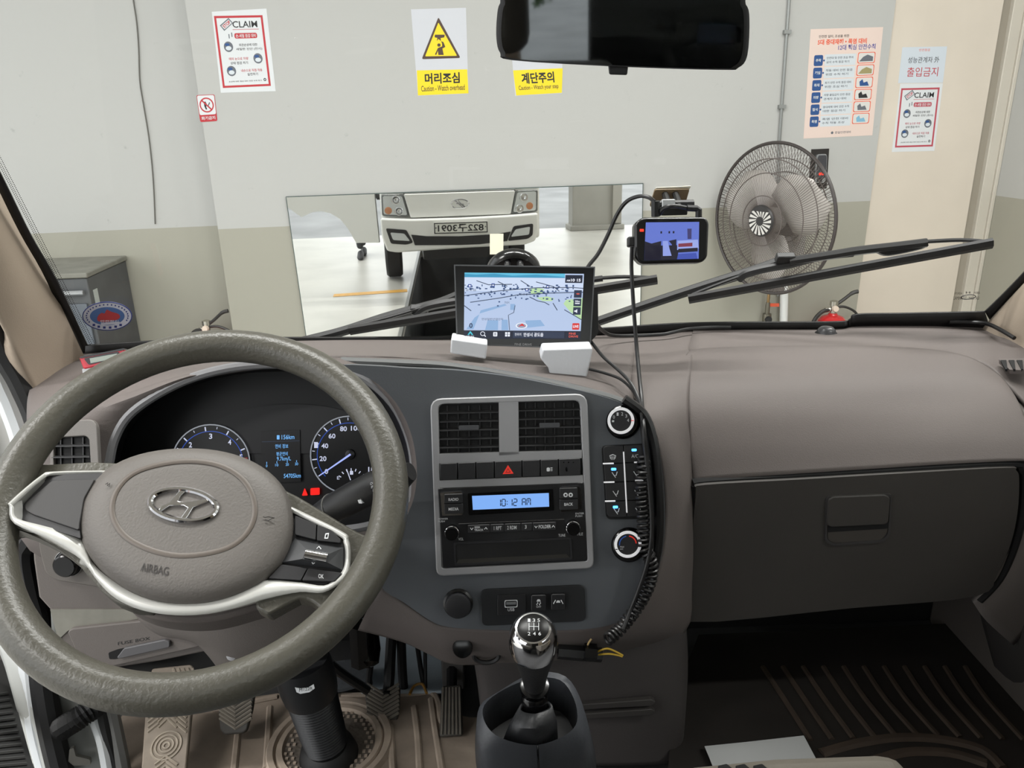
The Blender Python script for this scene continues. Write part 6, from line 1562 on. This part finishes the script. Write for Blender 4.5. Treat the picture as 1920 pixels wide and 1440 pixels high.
# ribbed scuff plate outside the sill
spt = thing('step_plate', at(10, 1440, .70), 'dark ribbed entry step at the lower left corner', 'step')
SPF = plane3(at(-20, 1440, .72), at(60, 1440, .76), at(-40, 1300, .84))
slab(SPF, [(-80, 1210), (10, 1240), (30, 1320), (52, 1400), (72, 1470), (-80, 1480)], -.01, 0, 'plate', mat('step_rubber', (62, 62, 62), .6), spt)
for i in range(15):
    y = 1300 + i * 12
    B().tube([SPF.P(-40, y + 8, .001), SPF.P(14 + i * 3.2, y, .001)], .0022, 5).build('rib', mat('step_rib', (84, 84, 83), .55), spt)
# ================================================================== things fixed or lying about
# ------------------------------------------------------------------ wipers (outside the glass)
def wout(x, y, h=-.02): return wsp(x, y, h)
M_wip = mat('wiper_black', (32, 32, 33), .45)
def wiper(label, arm, bridge, blade, tip):
    t = thing('windscreen_wiper', wout(*arm[0], -.03), label, 'wiper', 'windscreen wipers')
    B().tube(cr([wout(x, y, -.034) for x, y in arm], 5), [.0095] * 2 + [.008] * (len(arm) * 5 - 6), 8).build('arm', M_wip, t) if False else B().tube(cr([wout(x, y, -.034) for x, y in arm], 5), .008, 8).build('arm', M_wip, t)
    b0, b1 = blade
    B().tube([wout(*b0, -.012), wout(*b1, -.012)], .0058, 6, flat=1.5, up=WSF.v).build('rubber_blade', M_rub, t)
    B().tube([wout(b0[0] + 4, b0[1] - 6, -.02), wout(b1[0] - 4, b1[1] - 6, -.02)], .0016, 6).build('steel_spine', M_silver, t)
    for br, r_ in bridge:
        B().tube(cr([wout(x, y, -.026) for x, y in br], 5), r_, 7).build('bridge', M_wip, t)
    if tip: 
        B().box(wout(*tip, -.03), (.028, .012, .014), WSF_R).build('clip', M_wip, t, bevel=.002)
    return t
WSF_R = Matrix((WSF.u, WSF.n, WSF.v)).transposed()
wiper('right-hand windscreen wiper, its long blade crossing in front of the wall fan',
      [(1040, 632), (1118, 604), (1220, 569), (1330, 533), (1420, 505), (1470, 487)],
      [([(1385, 524), (1400, 513), (1440, 503), (1480, 496), (1540, 481), (1600, 474)], .006), ([(1480, 490), (1560, 478), (1610, 470), (1680, 462), (1738, 455)], .0068), ([(1600, 474), (1640, 468), (1665, 474), (1720, 463), (1738, 455)], .005), ([(1738, 453), (1800, 450), (1850, 453)], .003), ([(1298, 552), (1350, 532), (1400, 514)], .003)],
      ((1291, 561), (1861, 456)), (1472, 484))
wiper('left-hand windscreen wiper lying behind the navigation screen',
      [(560, 642), (640, 622), (720, 596), (790, 577), (830, 566), (880, 545)],
      [([(780, 590), (800, 576), (850, 566), (920, 556), (1000, 545)], .0068), ([(960, 552), (1060, 532), (1130, 522)], .005), ([(1120, 522), (1170, 519), (1226, 521)], .003), ([(665, 612), (740, 592), (800, 574)], .003)],
      ((655, 620), (1232, 524)), (786, 580))
# ------------------------------------------------------------------ oval sticker on the glass
so_ = thing('glass_sticker', wsp(201, 620), 'oval blue and white sticker with red emblem on the lower left of the windscreen', 'sticker')
SKF = Fr(wsp(201, 593, .004), WSF.u, WSF.v)
def ov(rx, ry, n=36): return [(201 + rx * math.cos(2 * math.pi * i / n), 593 + ry * math.sin(2 * math.pi * i / n)) for i in range(n)]
slab(SKF, ov(47, 27), 0, .0005, 'edge', mat('sticker_blue', (52, 66, 138), .4), so_)
slab(SKF, ov(45, 25.3), .0005, .0008, 'white_band', mat('sticker_white', (214, 218, 232), .4), so_)
slab(SKF, ov(32.5, 17), .0008, .0011, 'blue_field', mat('sticker_mid_blue', (84, 118, 176), .4), so_)
slab(SKF, cr([V((x, y)) for x, y in ((184, 602), (183, 594), (190, 587), (196, 588), (200, 581), (207, 584), (213, 586), (222, 589), (225, 595), (218, 600), (200, 604))], 3, True), .0011, .0014, 'red_emblem', mat('sticker_red', (196, 70, 74), .4), so_)
txt(SKF, '안전점검', (188, 600, 222, 605), mat('sticker_white'), so_, h=.0017, bold=.02)
slab(SKF, rect(189, 606, 224, 610, -.08), .0011, .0014, 'ribbon', mat('sticker_white'), so_)
for k in range(22):
    a = math.radians(150 + k * 11.0)
    x, y = 201 + 39 * math.cos(a), 593 + 21.5 * math.sin(a)
    slab(SKF, rect(x - 1.2, y - 1.2, x + 1.2, y + 1.2), .0008, .0011, 'letter_dot', mat('sticker_blue'), so_)
for k in range(6):
    a = math.radians(50 + k * 16)
    x, y = 201 + 39 * math.cos(a), 593 + 21.5 * math.sin(a)
    slab(SKF, rect(x - 2.4, y - 2, x + 2.4, y + 2), .0008, .0011, 'letter_block', mat('sticker_blue'), so_)
# ------------------------------------------------------------------ rear-view mirror
rm = thing('rear_view_mirror', at(1165, 135, .775), 'black framed rear-view mirror hanging from the top of the windscreen', 'mirror')
mc = at(1167, 62, .775)
mn = ((CAM - mc).normalized() + (V((-.10, -.55, 1.62)) - mc).normalized()).normalized()
_u = V((0, 0, 1)).cross(mn).normalized()
RMF = Fr(mc, _u, mn.cross(_u))
ro = [(931, 72), (932, 32), (938, 6), (960, -10), (1160, -14), (1372, -10), (1398, 8), (1405, 36), (1401, 104), (1384, 127), (1352, 131), (1160, 125), (962, 113), (938, 99)]
shell = cr([RMF.P(x, y, .0) for x, y in ro], 4, True)
cc = sum(shell, V()) / len(shell)
rows = [[cc + (q - cc) * f + RMF.n * h for q in shell] for f, h in ((.97, .0025), (1, .001), (1, -.008), (.93, -.02), (.6, -.034), (.2, -.038))]
sh = B().grid(rows, closed=True); sh.f.append(tuple(range(len(shell) - 1, -1, -1))); sh.f.append(tuple(5 * len(shell) + i for i in range(len(shell))))
sh.build('housing', M_blkp, rm)
gm_ = bpy.data.materials.new('tinted_mirror'); gm_.use_nodes = True
b_ = gm_.node_tree.nodes['Principled BSDF']; b_.inputs['Base Color'].default_value = (.26, .27, .28, 1); b_.inputs['Metallic'].default_value = 1; b_.inputs['Roughness'].default_value = .03
B().prism([cc + (q - cc) * .955 + RMF.n * .0036 for q in shell], -RMF.n * .001).build('mirror_glass', gm_, rm, smooth=0)
slab(RMF, rpoly([(1140, 120), (1178, 122), (1176, 141), (1142, 140)], 4), -.02, -.004, 'dip_tab', M_blkp, rm, bevel=.002)
ms = RMF.o - RMF.n * .036
B().tube([ms, ms + V((0, .02, .05)), V((ms.x, 1.20 - .40 * .9 - .01, 1.355 + .69 * .9))], .009, 8).build('stem', M_blkp, rm)
# ------------------------------------------------------------------ navigation unit
NF = plane3(at(853, 640, .962), at(1110, 652, .962), at(851, 496, .99))
nv = thing('navigation_unit', NF.P(980, 655, -.01), 'black navigation unit with lit street map propped on the dashboard', 'navigation screen')
slab(NF, rpoly([(851, 496), (1116, 500), (1107.5, 655), (856, 646)], 3), -.018, 0, 'body', mat('nav_black', (10, 10, 11), .22), nv, bevel=.0015)
frame_ring(NF, [(851, 496), (1116, 500), (1107.5, 655), (856, 646)], [(853.5, 498.5), (1113.5, 502.5), (1105.5, 652.5), (858.5, 643.5)], .0, .0006, 'edge_line', mat('nav_edge', (86, 88, 90), .4), nv)
slab(NF, rpoly([(1110, 540), (1121, 548), (1122, 625), (1108, 640)], 4), -.03, -.012, 'rear_bulge', M_blkp, nv)
SQ = [(871, 511), (1095, 513.5), (1088, 636), (869.7, 634.6)]
def nq_(pts, name, m, h, par): return qslab(NF, SQ, pts, name, m, par, h=h, th=.0002)
E_ = lambda n, c, s=1.0: glow('nav_' + n, c, s)
sc_ = nq_(box4(0, 0, 1, 1), 'screen', E_('base', (186, 204, 236), .95), .0012, nv)
nq_([(0, 0), (.84, 0), (.84, .06), (.5, .045), (.2, .065), (0, .06)], 'map_sky', E_('sky', (96, 190, 222)), .0014, sc_)
nq_([(0, .02), (.1, .03), (.25, .012), (.4, .04), (.6, .02), (.84, .05), (.84, .065), (0, .07)], 'map_hills', E_('hill', (60, 150, 190)), .0015, sc_)
nq_([(0, .07), (1, .07), (1, .26), (0, .28)], 'map_far', E_('far', (206, 220, 244)), .0014, sc_)
for g_ in ([(.55, .24), (.62, .22), (.67, .24), (.66, .30), (.56, .31)], [(.61, .37), (.70, .35), (.76, .38), (.74, .42), (.66, .42)], [(.86, .40), (1, .37), (1, .70), (.90, .58), (.84, .46)]):
    nq_(g_, 'map_green', E_('green', (186, 220, 168)), .0015, sc_)
for g_ in ([(.09, .68), (.13, .63), (.08, .86), (.02, .86)], [(.20, .72), (.29, .72), (.29, .87), (.18, .87)], [(.32, .71), (.37, .71), (.38, .87), (.32, .87)], [(.52, .72), (.65, .71), (.69, .80), (.54, .83)], [(.39, .47), (.43, .47), (.43, .56), (.39, .56)], [(.14, .57), (.34, .47), (.36, .49), (.13, .62)]):
    nq_(g_, 'map_block', E_('block', (142, 176, 216)), .0015, sc_)
rnd = random.Random(3)
bb = B()
for i in range(110):
    s, u = rnd.random() * .92, .16 + abs(rnd.gauss(0, .13))
    if u > .5 and s > .3: continue
    if u > .56: continue
    w_, h_ = .008 + rnd.random() * .014, .012 + rnd.random() * .02
    bb.prism([quadpt(NF, SQ, a, b, .0017) for a, b in box4(s, u, min(s + w_, .99), u + h_)], -NF.n * .0002)
bb.build('map_buildings', E_('dark', (66, 92, 140), .8), sc_, smooth=0, kind='stuff')
roads = [[(0, .35), (.3, .27), (.6, .22), (.9, .21), (1, .22)], [(.05, .45), (.3, .38), (.45, .33), (.7, .3), (1, .28)], [(.28, .13), (.36, .20)], [(.47, .11), (.55, .2)], [(.6, .13), (.75, .2), (.8, .27)], [(.43, .49), (.42, .6), (.375, .64), (.39, .87)], [(.55, .36), (.62, .42), (.68, .44), (.72, .48)], [(.75, .45), (.79, .56)], [(0, .5), (.06, .58)], [(.1, .12), (.2, .18), (.4, .17)], [(.85, .55), (1, .7)]]
for r_ in roads:
    B().tube([quadpt(NF, SQ, a, b, .0018) for a, b in r_], .0006, 4).build('map_road', E_('road', (70, 84, 110), .7), sc_)
nq_(box4(0, .875, 1, 1), 'tool_bar', E_('bar', (24, 32, 54), .8), .0016, sc_)
nq_(box4(.42, .89, .86, .985), 'address_field', E_('field', (46, 58, 84), .8), .0018, sc_)
WHT = E_('white', (240, 244, 255))
qtext(NF, SQ, '안성시 공도읍', .51, .905, .68, .965, WHT, sc_, h=.0021, bold=.02)
qtext(NF, SQ, '현위치', .435, .91, .49, .955, WHT, sc_, h=.0021)
qtext(NF, SQ, 'ATLAN', .02, .955, .085, .985, WHT, sc_, h=.0021)
nq_([(.03, .945), (.055, .885), (.08, .945), (.066, .945), (.055, .915), (.044, .945)], 'arrow_icon', E_('cyan', (70, 200, 220)), .0021, sc_)
B().tube([quadpt(NF, SQ, .16 + .018 * math.cos(k), .925 + .03 * math.sin(k), .0021) for k in [i * math.pi / 8 for i in range(16)]], .0005, 4, closed=True).build('search_icon', WHT, sc_)
B().tube([quadpt(NF, SQ, .173, .945, .0021), quadpt(NF, SQ, .187, .97, .0021)], .0006, 4).build('search_icon', WHT, sc_)
nq_(rpoly(box4(.25, .90, .285, .965), .008), 'list_icon', WHT, .0020, sc_)
for i in range(2): nq_(box4(.258, .915 + i * .022, .277, .925 + i * .022), 'list_icon', E_('bar', 0), .0023, sc_)
for i in range(2):
    for j in range(2): nq_(box4(.352 + i * .023, .90 + j * .036, .370 + i * .023, .93 + j * .036), 'grid_icon', WHT, .0021, sc_)
qtext(NF, SQ, 'FINE\nDRIVE', .90, .90, .98, .975, E_('logo_red', (226, 96, 80)), sc_, h=.0021, bold=.02)
nq_(box4(.845, .02, .99, .14), 'clock_box', E_('bar', 0), .0016, sc_)
qtext(NF, SQ, '10 15', .893, .075, .975, .12, WHT, sc_, h=.0021, bold=.03)
qtext(NF, SQ, 'AM', .856, .09, .885, .118, WHT, sc_, h=.0021, bold=.02)
for i in range(3): nq_(box4(.925, .25 + i * .13, .99, .365 + i * .13), 'side_button', E_('side', (44, 56, 82), .8), .0016, sc_)
nq_([(.94, .305), (.958, .295), (.978, .306), (.958, .318)], 'compass_icon', E_('logo_red', 0), .0019, sc_)
qtext(NF, SQ, '50m', .938, .405, .978, .435, WHT, sc_, h=.0019, bold=.02); nq_(box4(.938, .445, .978, .46), 'scale_bar', WHT, .0019, sc_)
nq_([(.935, .56), (.945, .56), (.96, .54), (.96, .60), (.945, .58), (.935, .58)], 'speaker_icon', WHT, .0019, sc_)
nq_(rpoly(box4(.925, .755, .985, .855), .01), 'live_badge', E_('red', (214, 52, 46)), .0017, sc_)
qtext(NF, SQ, 'LIVE', .932, .785, .978, .825, WHT, sc_, h=.0020, bold=.03)
qtext(NF, SQ, '0', .045, .765, .073, .84, E_('ink', (26, 40, 80), .8), sc_, h=.0019, bold=.02)
qtext(NF, SQ, '안성일반산업단지', .15, .685, .33, .72, E_('ink', 0), sc_, h=.0019)
qtext(NF, SQ, '안성시', .34, .43, .38, .465, E_('ink', 0), sc_, h=.0020); qtext(NF, SQ, '공도읍', .01, .245, .1, .28, E_('ink', 0), sc_, h=.0020); qtext(NF, SQ, '안성공도산업', .46, .30, .62, .335, E_('ink', 0), sc_, h=.0020)
nq_(ell(.49, .80, .05, .045, 24), 'position_disc', WHT, .0018, sc_); nq_(ell(.49, .80, .04, .035, 24), 'position_disc', E_('posgrey', (150, 160, 180)), .0020, sc_)
nq_([(.46, .815), (.495, .765), (.525, .815), (.495, .80)], 'position_arrow', E_('red', 0), .0022, sc_)
for s, u in ((.045, .20), (.24, .185), (.525, .25), (.70, .205)):
    ic_ = nq_(box4(s - .014, u - .025, s + .014, u + .025), 'place_icon', E_('navy', (38, 70, 150)), .0020, sc_)
    nq_(box4(s - .007, u - .012, s + .007, u + .012), 'place_icon', WHT, .0022, sc_)
txt(NF, 'FINE DRIVE', (965, 643.5, 997, 647.5), mat('print_pale', (170, 170, 172), .5), nv, h=.0005, sl=.02)
# suction mount behind it
sm = thing('suction_mount', at(962, 510, 1.05), 'black round suction mount behind the navigation unit', 'mount')
smc = wsp(963, 510, .012)
B().lathe(smc, WSF.n, [(.036, -.01), (.040, -.004), (.040, .006), (.036, .012), (.018, .016)], 32).build('suction_cup', M_gloss, sm)
for dx in (-.009, .009):
    B().tube([smc + WSF.n * .014 + V((dx, 0, .024)), NF.P(965, 515, -.02) + V((dx, .03, 0)), NF.P(965, 540, -.02) + V((dx, 0, 0))], .005, 8).build('strut', mat('strut_gloss', (40, 40, 42), .15), sm)
B().box(NF.P(965, 545, -.03), (.04, .02, .04)).build('cradle', M_blkp, sm, bevel=.003)
# foam wedges
M_foam = mat('foam_white', (226, 228, 232), .9, bump=.5, bs=200)
def foam(pts, d, label, th):
    q = [at(x, y, d) for x, y in pts]
    return tag(B().prism(q, (0, th, 0)).build('foam_block', M_foam, None, bevel=.002), label, 'foam', 'foam props')
foam([(846, 635), (914, 645), (911, 674), (844, 663)], .94, 'small white foam block wedged under the left corner of the navigation unit', .03)
foam([(1018, 655), (1111, 652), (1111, 660), (1100, 710), (1032, 706), (1028, 690), (1013, 672)], .925, 'larger white foam block propping the right corner of the navigation unit', .03)
# ------------------------------------------------------------------ dash camera
DCF = plane3(at(1195, 490, .985), at(1325, 488, .985), at(1198, 410, 1.0))
dc = thing('dash_camera', DCF.P(1260, 494, -.01), 'black dash camera with small lit picture hanging on the windscreen', 'dash camera')
slab(DCF, rpoly([(1190, 418), (1205, 407), (1322, 406), (1330, 416), (1327, 482), (1317, 492), (1202, 495), (1190, 482)], 7), -.022, 0, 'body', mat('cam_black', (16, 16, 17), .25), dc, bevel=.003)
CQ = [(1211, 417), (1311, 416), (1310, 485), (1208, 488)]
cs_ = qslab(DCF, CQ, box4(0, 0, 1, 1), 'screen', glow('cam_sky', (104, 124, 214), .9), dc, h=.001, th=.0004)
def cq(p, n_, m, h=.0015): return qslab(DCF, CQ, p, n_, m, cs_, h=h, th=.0002)
cq([(0, .5), (.12, .56), (.3, .5), (.3, 1), (0, 1)], 'picture_dark', glow('cam_dark', (28, 26, 44), .8))
cq([(.0, .62), (.62, .62), (.62, 1), (0, 1)], 'picture_dark', glow('cam_dark', 0))
cq([(.33, .5), (.42, .5), (.46, .72), (.5, .9), (.34, .9)], 'picture_light', glow('cam_light', (150, 166, 236), .9), .0018)
cq([(.44, .5), (.58, .46), (.58, .98), (.52, .98), (.5, .6)], 'picture_dark', glow('cam_dark', 0), .0020)
cq([(.60, .5), (.98, .48), (1, .72), (.6, .75)], 'picture_light', glow('cam_car', (160, 176, 240), .9), .0018)
cq([(.62, .58), (.88, .56), (.88, .66), (.62, .67)], 'picture_red', glow('cam_red', (140, 60, 80), .8), .0021)
cq([(.62, .72), (.98, .70), (.98, .80), (.62, .82)], 'picture_dark', glow('cam_dark', 0), .0021)
cq([(.62, .86), (.95, .84), (.98, 1), (.6, 1)], 'picture_blue', glow('cam_blue', (70, 90, 190), .8), .0018)
cq([(.78, .18), (.86, .18), (.86, .46), (.79, .46)], 'picture_door', glow('cam_door', (70, 66, 120), .8), .0018)
for s in (.28, .43, .51):
    cq([(s, .24), (s + .03, .24), (s + .03, .30), (s, .30)], 'picture_sign', glow('cam_dark', 0), .0018)
slab(DCF, rect(1200, 429.5, 1207, 434), .0, .001, 'red_light', glow('led_red', 0), dc)
slab(DCF, rect(1178, 443, 1192, 462), -.018, -.004, 'side_plug', M_blkp, dc, bevel=.002)
dmt = thing('camera_mount', wsp(1255, 372), 'beige adhesive plate and black bracket holding the dash camera to the windscreen', 'mount')
AP = Fr(wsp(1255, 370, .004), WSF.u, WSF.v)
slab(AP, rpoly([(1230, 352), (1296, 349), (1290, 360), (1226, 364)], 2), 0, .001, 'white_film', mat('film_white', (220, 216, 200), .5), dmt)
slab(AP, rpoly([(1228, 356), (1293, 355), (1284, 386), (1218, 388)], 4), .001, .004, 'adhesive_plate', mat('plate_tan', (120, 102, 76), .5), dmt)
p_a, p_b = AP.P(1256, 372, .006), DCF.P(1262, 404, -.012)
for dx in (-.007, .007):
    B().tube([p_a + V((dx, 0, .006)), (p_a + p_b) / 2 + V((dx, -.012, .004)), p_b + V((dx, 0, .008))], .0045, 8).build('bracket_arm', M_blkp, dmt)
B().tube([(p_a + p_b) / 2 + V((-.022, -.012, .004)), (p_a + p_b) / 2 + V((.026, -.012, .004))], .006, 10).build('pivot', M_blkp, dmt)
B().box(p_b + V((0, 0, .006)), (.034, .016, .010)).build('shoe', M_blkp, dmt, bevel=.0015)
B().box(p_b + V((-.006, .004, .014)), (.016, .008, .012)).build('connector_white', M_white, dmt)
# cables and plugs
M_cab = mat('cable_black', (20, 20, 21), .4)
def cable(name, label, pts, r_, m=None):
    return tag(B().tube(cr(pts, 8), r_, 8).build(name, m or M_cab, None), label, 'cable')
def pd_(l): return [at(*q) for q in l]
tp = thing('camera_plug', at(1230, 405, .985), 'pair of black plugs seated in the top of the dash camera', 'plug')
B().tube(pd_([(1229, 377, .985), (1229, 406, .985)]), .0055, 8).build('straight_plug', M_blkp, tp)
B().tube(pd_([(1310, 407, .985), (1310, 393, .985), (1306, 391, .985), (1288, 390, .985)]), .0042, 8).build('elbow_plug', M_blkp, tp)
B().tube(cr(pd_([(1288, 390, .985), (1262, 386, .975), (1244, 391, .98), (1236, 402, .985)]), 5), .0028, 8).build('lead', M_cab, tp)
cable('camera_cable', 'black cable looping from the dash camera down behind the navigation unit', pd_([(1227, 378, .985), (1216, 370, .99), (1198, 368, 1.0), (1175, 378, 1.01), (1157, 402, 1.015), (1140, 440, 1.015), (1122, 475, 1.01), (1104, 498, 1.005), (1092, 520, 1.0)]), .0026)
def cpp(x, y, h): return CPF.P(x, y, h)
cable('power_cable', 'long black cable hanging from the dash camera down the right side of the centre panel',
      pd_([(1185, 462, .985), (1184, 500, .985), (1187, 560, .975), (1192, 630, .955), (1198, 700, .915), (1203, 750, .88)]) + [cpp(1207, 800, .016), cpp(1212, 860, .02), cpp(1220, 940, .022), cpp(1222, 1000, .022), cpp(1214, 1055, .022), cpp(1196, 1110, .022), cpp(1182, 1145, .022), cpp(1168, 1180, .03)], .0026)
cable('navigation_cable', 'black cable from the lower corner of the navigation unit to the centre panel edge',
      pd_([(1108, 640, .975), (1130, 668, .935), (1155, 690, .915), (1180, 715, .89), (1196, 745, .868)]) + [cpp(1202, 775, .008), cpp(1207, 830, .008), cpp(1216, 900, .01), cpp(1222, 980, .012), cpp(1221, 1060, .012), cpp(1207, 1120, .012), cpp(1190, 1160, .018)], .0022)
cable('second_lead', 'thin black lead tucked under the larger foam block', pd_([(1104, 692, .92), (1135, 700, .915), (1165, 712, .905), (1188, 735, .885), (1197, 760, .866)]) + [cpp(1203, 800, .006), cpp(1210, 850, .006)], .0018)
cable('dash_cable', 'black cable lying along the foot of the windscreen right of the navigation unit', pd_([(1112, 585, 1.0), (1118, 605, 1.03), (1130, 620, 1.07), (1150, 629, 1.10), (1200, 629, 1.12), (1240, 627, 1.125), (1262, 623, 1.13), (1290, 617, 1.145), (1330, 614, 1.155), (1370, 614, 1.155)]), .0028)
cable('pillar_cable', 'black cable at the right end of the dashboard by the pillar', pd_([(1780, 604, 1.13), (1820, 604, 1.12), (1850, 607, 1.1), (1875, 618, 1.06), (1902, 634, 1.03)]), .003)
cable('speaker_cable', 'thin black cable running up beside the dash camera cable loop', pd_([(1188, 468, .99), (1183, 490, .99), (1186, 540, .985), (1190, 600, .97)]), .0014) if False else None
# coiled cord
cpth = cr([cpp(x, y, h) for x, y, h in [(1208, 858, .012), (1206, 880, .016), (1203, 910, .016), (1205, 950, .016), (1207, 990, .016), (1209, 1025, .016), (1219, 1048, .016), (1222, 1070, .016), (1216, 1098, .016), (1200, 1130, .016), (1180, 1158, .018), (1160, 1182, .02), (1138, 1200, .03)]], 14)
hl_ = []
acc = 0
prevp = None
for i, q in enumerate(cpth):
    pass
# resample evenly, then wind
segs = [0]
for i in range(1, len(cpth)): segs.append(segs[-1] + (cpth[i] - cpth[i - 1]).length)
TL = segs[-1]; NT = 42; NS = NT * 12
k = 0
for j in range(NS + 1):
    s = TL * j / NS
    while k < len(segs) - 2 and segs[k + 1] < s: k += 1
    f = (s - segs[k]) / max(segs[k + 1] - segs[k], 1e-9)
    p = cpth[k].lerp(cpth[k + 1], f); t_ = (cpth[k + 1] - cpth[k]).normalized()
    a = CPF.n; b = t_.cross(a).normalized(); a = b.cross(t_)
    th = 2 * math.pi * j / 12
    hl_.append(p + (a * math.cos(th) + b * math.sin(th)) * .0065)
tag(B().tube(hl_, .0019, 6).build('coiled_cord', mat('cord_black', (28, 27, 27), .38), None), 'black coiled cord running down the right side of the climate controls', 'cord')
# plug in the lower socket and the connector beside it
lp = thing('lighter_plug', at(868, 1225, .80), 'black power plug pushed into the socket left of the gear knob', 'plug')
lpc = at(866, 1204, .826)
dv = (at(868, 1218, .775) - lpc)
B().lathe(lpc, dv, [(.0195, -.004), (.0195, .002), (.016, .004)], 28).build('socket_collar', mat('ring_grey'), lp)
B().lathe(lpc, dv, [(.0125, 0), (.0135, .01), (.0135, .022), (.0125, .024), (.0125, .044), (.0115, .047), (.006, .048)], 28).build('plug_body', M_gloss, lp)
cb = thing('wire_connector', at(1090, 1240, .79), 'black inline connector with bare yellow wires right of the gear knob', 'connector')
B().tube(pd_([(1046, 1222, .79), (1095, 1226, .79), (1128, 1228, .79)]), .009, 6).build('connector_body', M_blkp, cb)
B().tube(pd_([(1095, 1222, .785), (1118, 1224, .785)]), .0105, 6).build('connector_collar', M_gloss, cb)
M_yw = mat('wire_yellow', (206, 170, 50), .5)
B().tube(cr(pd_([(1120, 1222, .785), (1138, 1216, .78), (1155, 1222, .78), (1168, 1229, .78)]), 4), .0012, 6).build('yellow_wire', M_yw, cb)
B().tube(cr(pd_([(1120, 1228, .785), (1140, 1226, .78), (1156, 1228, .78), (1167, 1231, .78)]), 4), .0012, 6).build('yellow_wire', M_yw, cb)
B().tube(cr(pd_([(1100, 1215, .79), (1104, 1205, .785), (1109, 1198, .785)]), 3), .0012, 6).build('beige_wire', mat('wire_beige', (196, 170, 120), .5), cb)
cable('plug_lead', 'black lead from the socket plug passing behind the gear knob', pd_([(884, 1212, .80), (905, 1206, .80), (940, 1210, .80), (985, 1212, .80), (1030, 1218, .79), (1050, 1222, .79)]), .0028)
hol = thing('cable_holder', at(915, 1228, .81), 'small black ring holder beside the power plug', 'holder')
B().tube([at(912, 1222, .815) + V((.016 * math.cos(a), -.006, .012 * math.sin(a))) for a in [2 * math.pi * i / 20 for i in range(20)]], .003, 6, closed=True).build('holder_ring', M_blkp, hol)
# ------------------------------------------------------------------ sensor dome and the red tester on the dash
sd = thing('light_sensor', at(1549, 628, 1.13), 'small dark sensor dome on the dashboard near the windscreen', 'sensor')
sdc = at(1549, 627, 1.13)
B().lathe(sdc, (0, 0, 1), [(.0165, -.002), (.0165, .002), (.0145, .004)], 24).build('base', M_blkp, sd)
B().lathe(sdc, (0, 0, 1), [(.0140, .004), (.0128, .008), (.009, .0115), (.003, .013)], 24).build('dome', mat('dome_grey', (66, 66, 68), .3), sd)
rb = thing('red_tester', at(190, 700, 1.0), 'red and black handheld device with pale label lying at the left end of the dashboard', 'device')
RBF = plane3(at(150, 690, .995), at(238, 668, 1.0), at(149, 672, 1.0))
slab(RBF, rpoly([(148, 671), (232, 655), (240, 662), (240, 674), (156, 692)], 3), -.05, 0, 'red_case', mat('tester_red', (204, 40, 58), .35), rb, bevel=.002)
slab(RBF, [(157, 672), (222, 659), (224, 671), (166, 684)], 0, .001, 'screen_frame', M_gloss, rb, r=3)
slab(RBF, [(168, 672), (219, 663), (220, 671), (170, 681)], .001, .0015, 'screen', mat('tester_screen', (150, 160, 150), .3), rb)
slab(RBF, [(149, 669), (231, 653), (233, 656), (151, 672)], -.049, .001, 'black_cap', M_gloss, rb)
slab(RBF, [(154, 692), (239, 675), (240, 692), (156, 710)], -.05, -.002, 'white_base', M_white, rb)
flush_text()
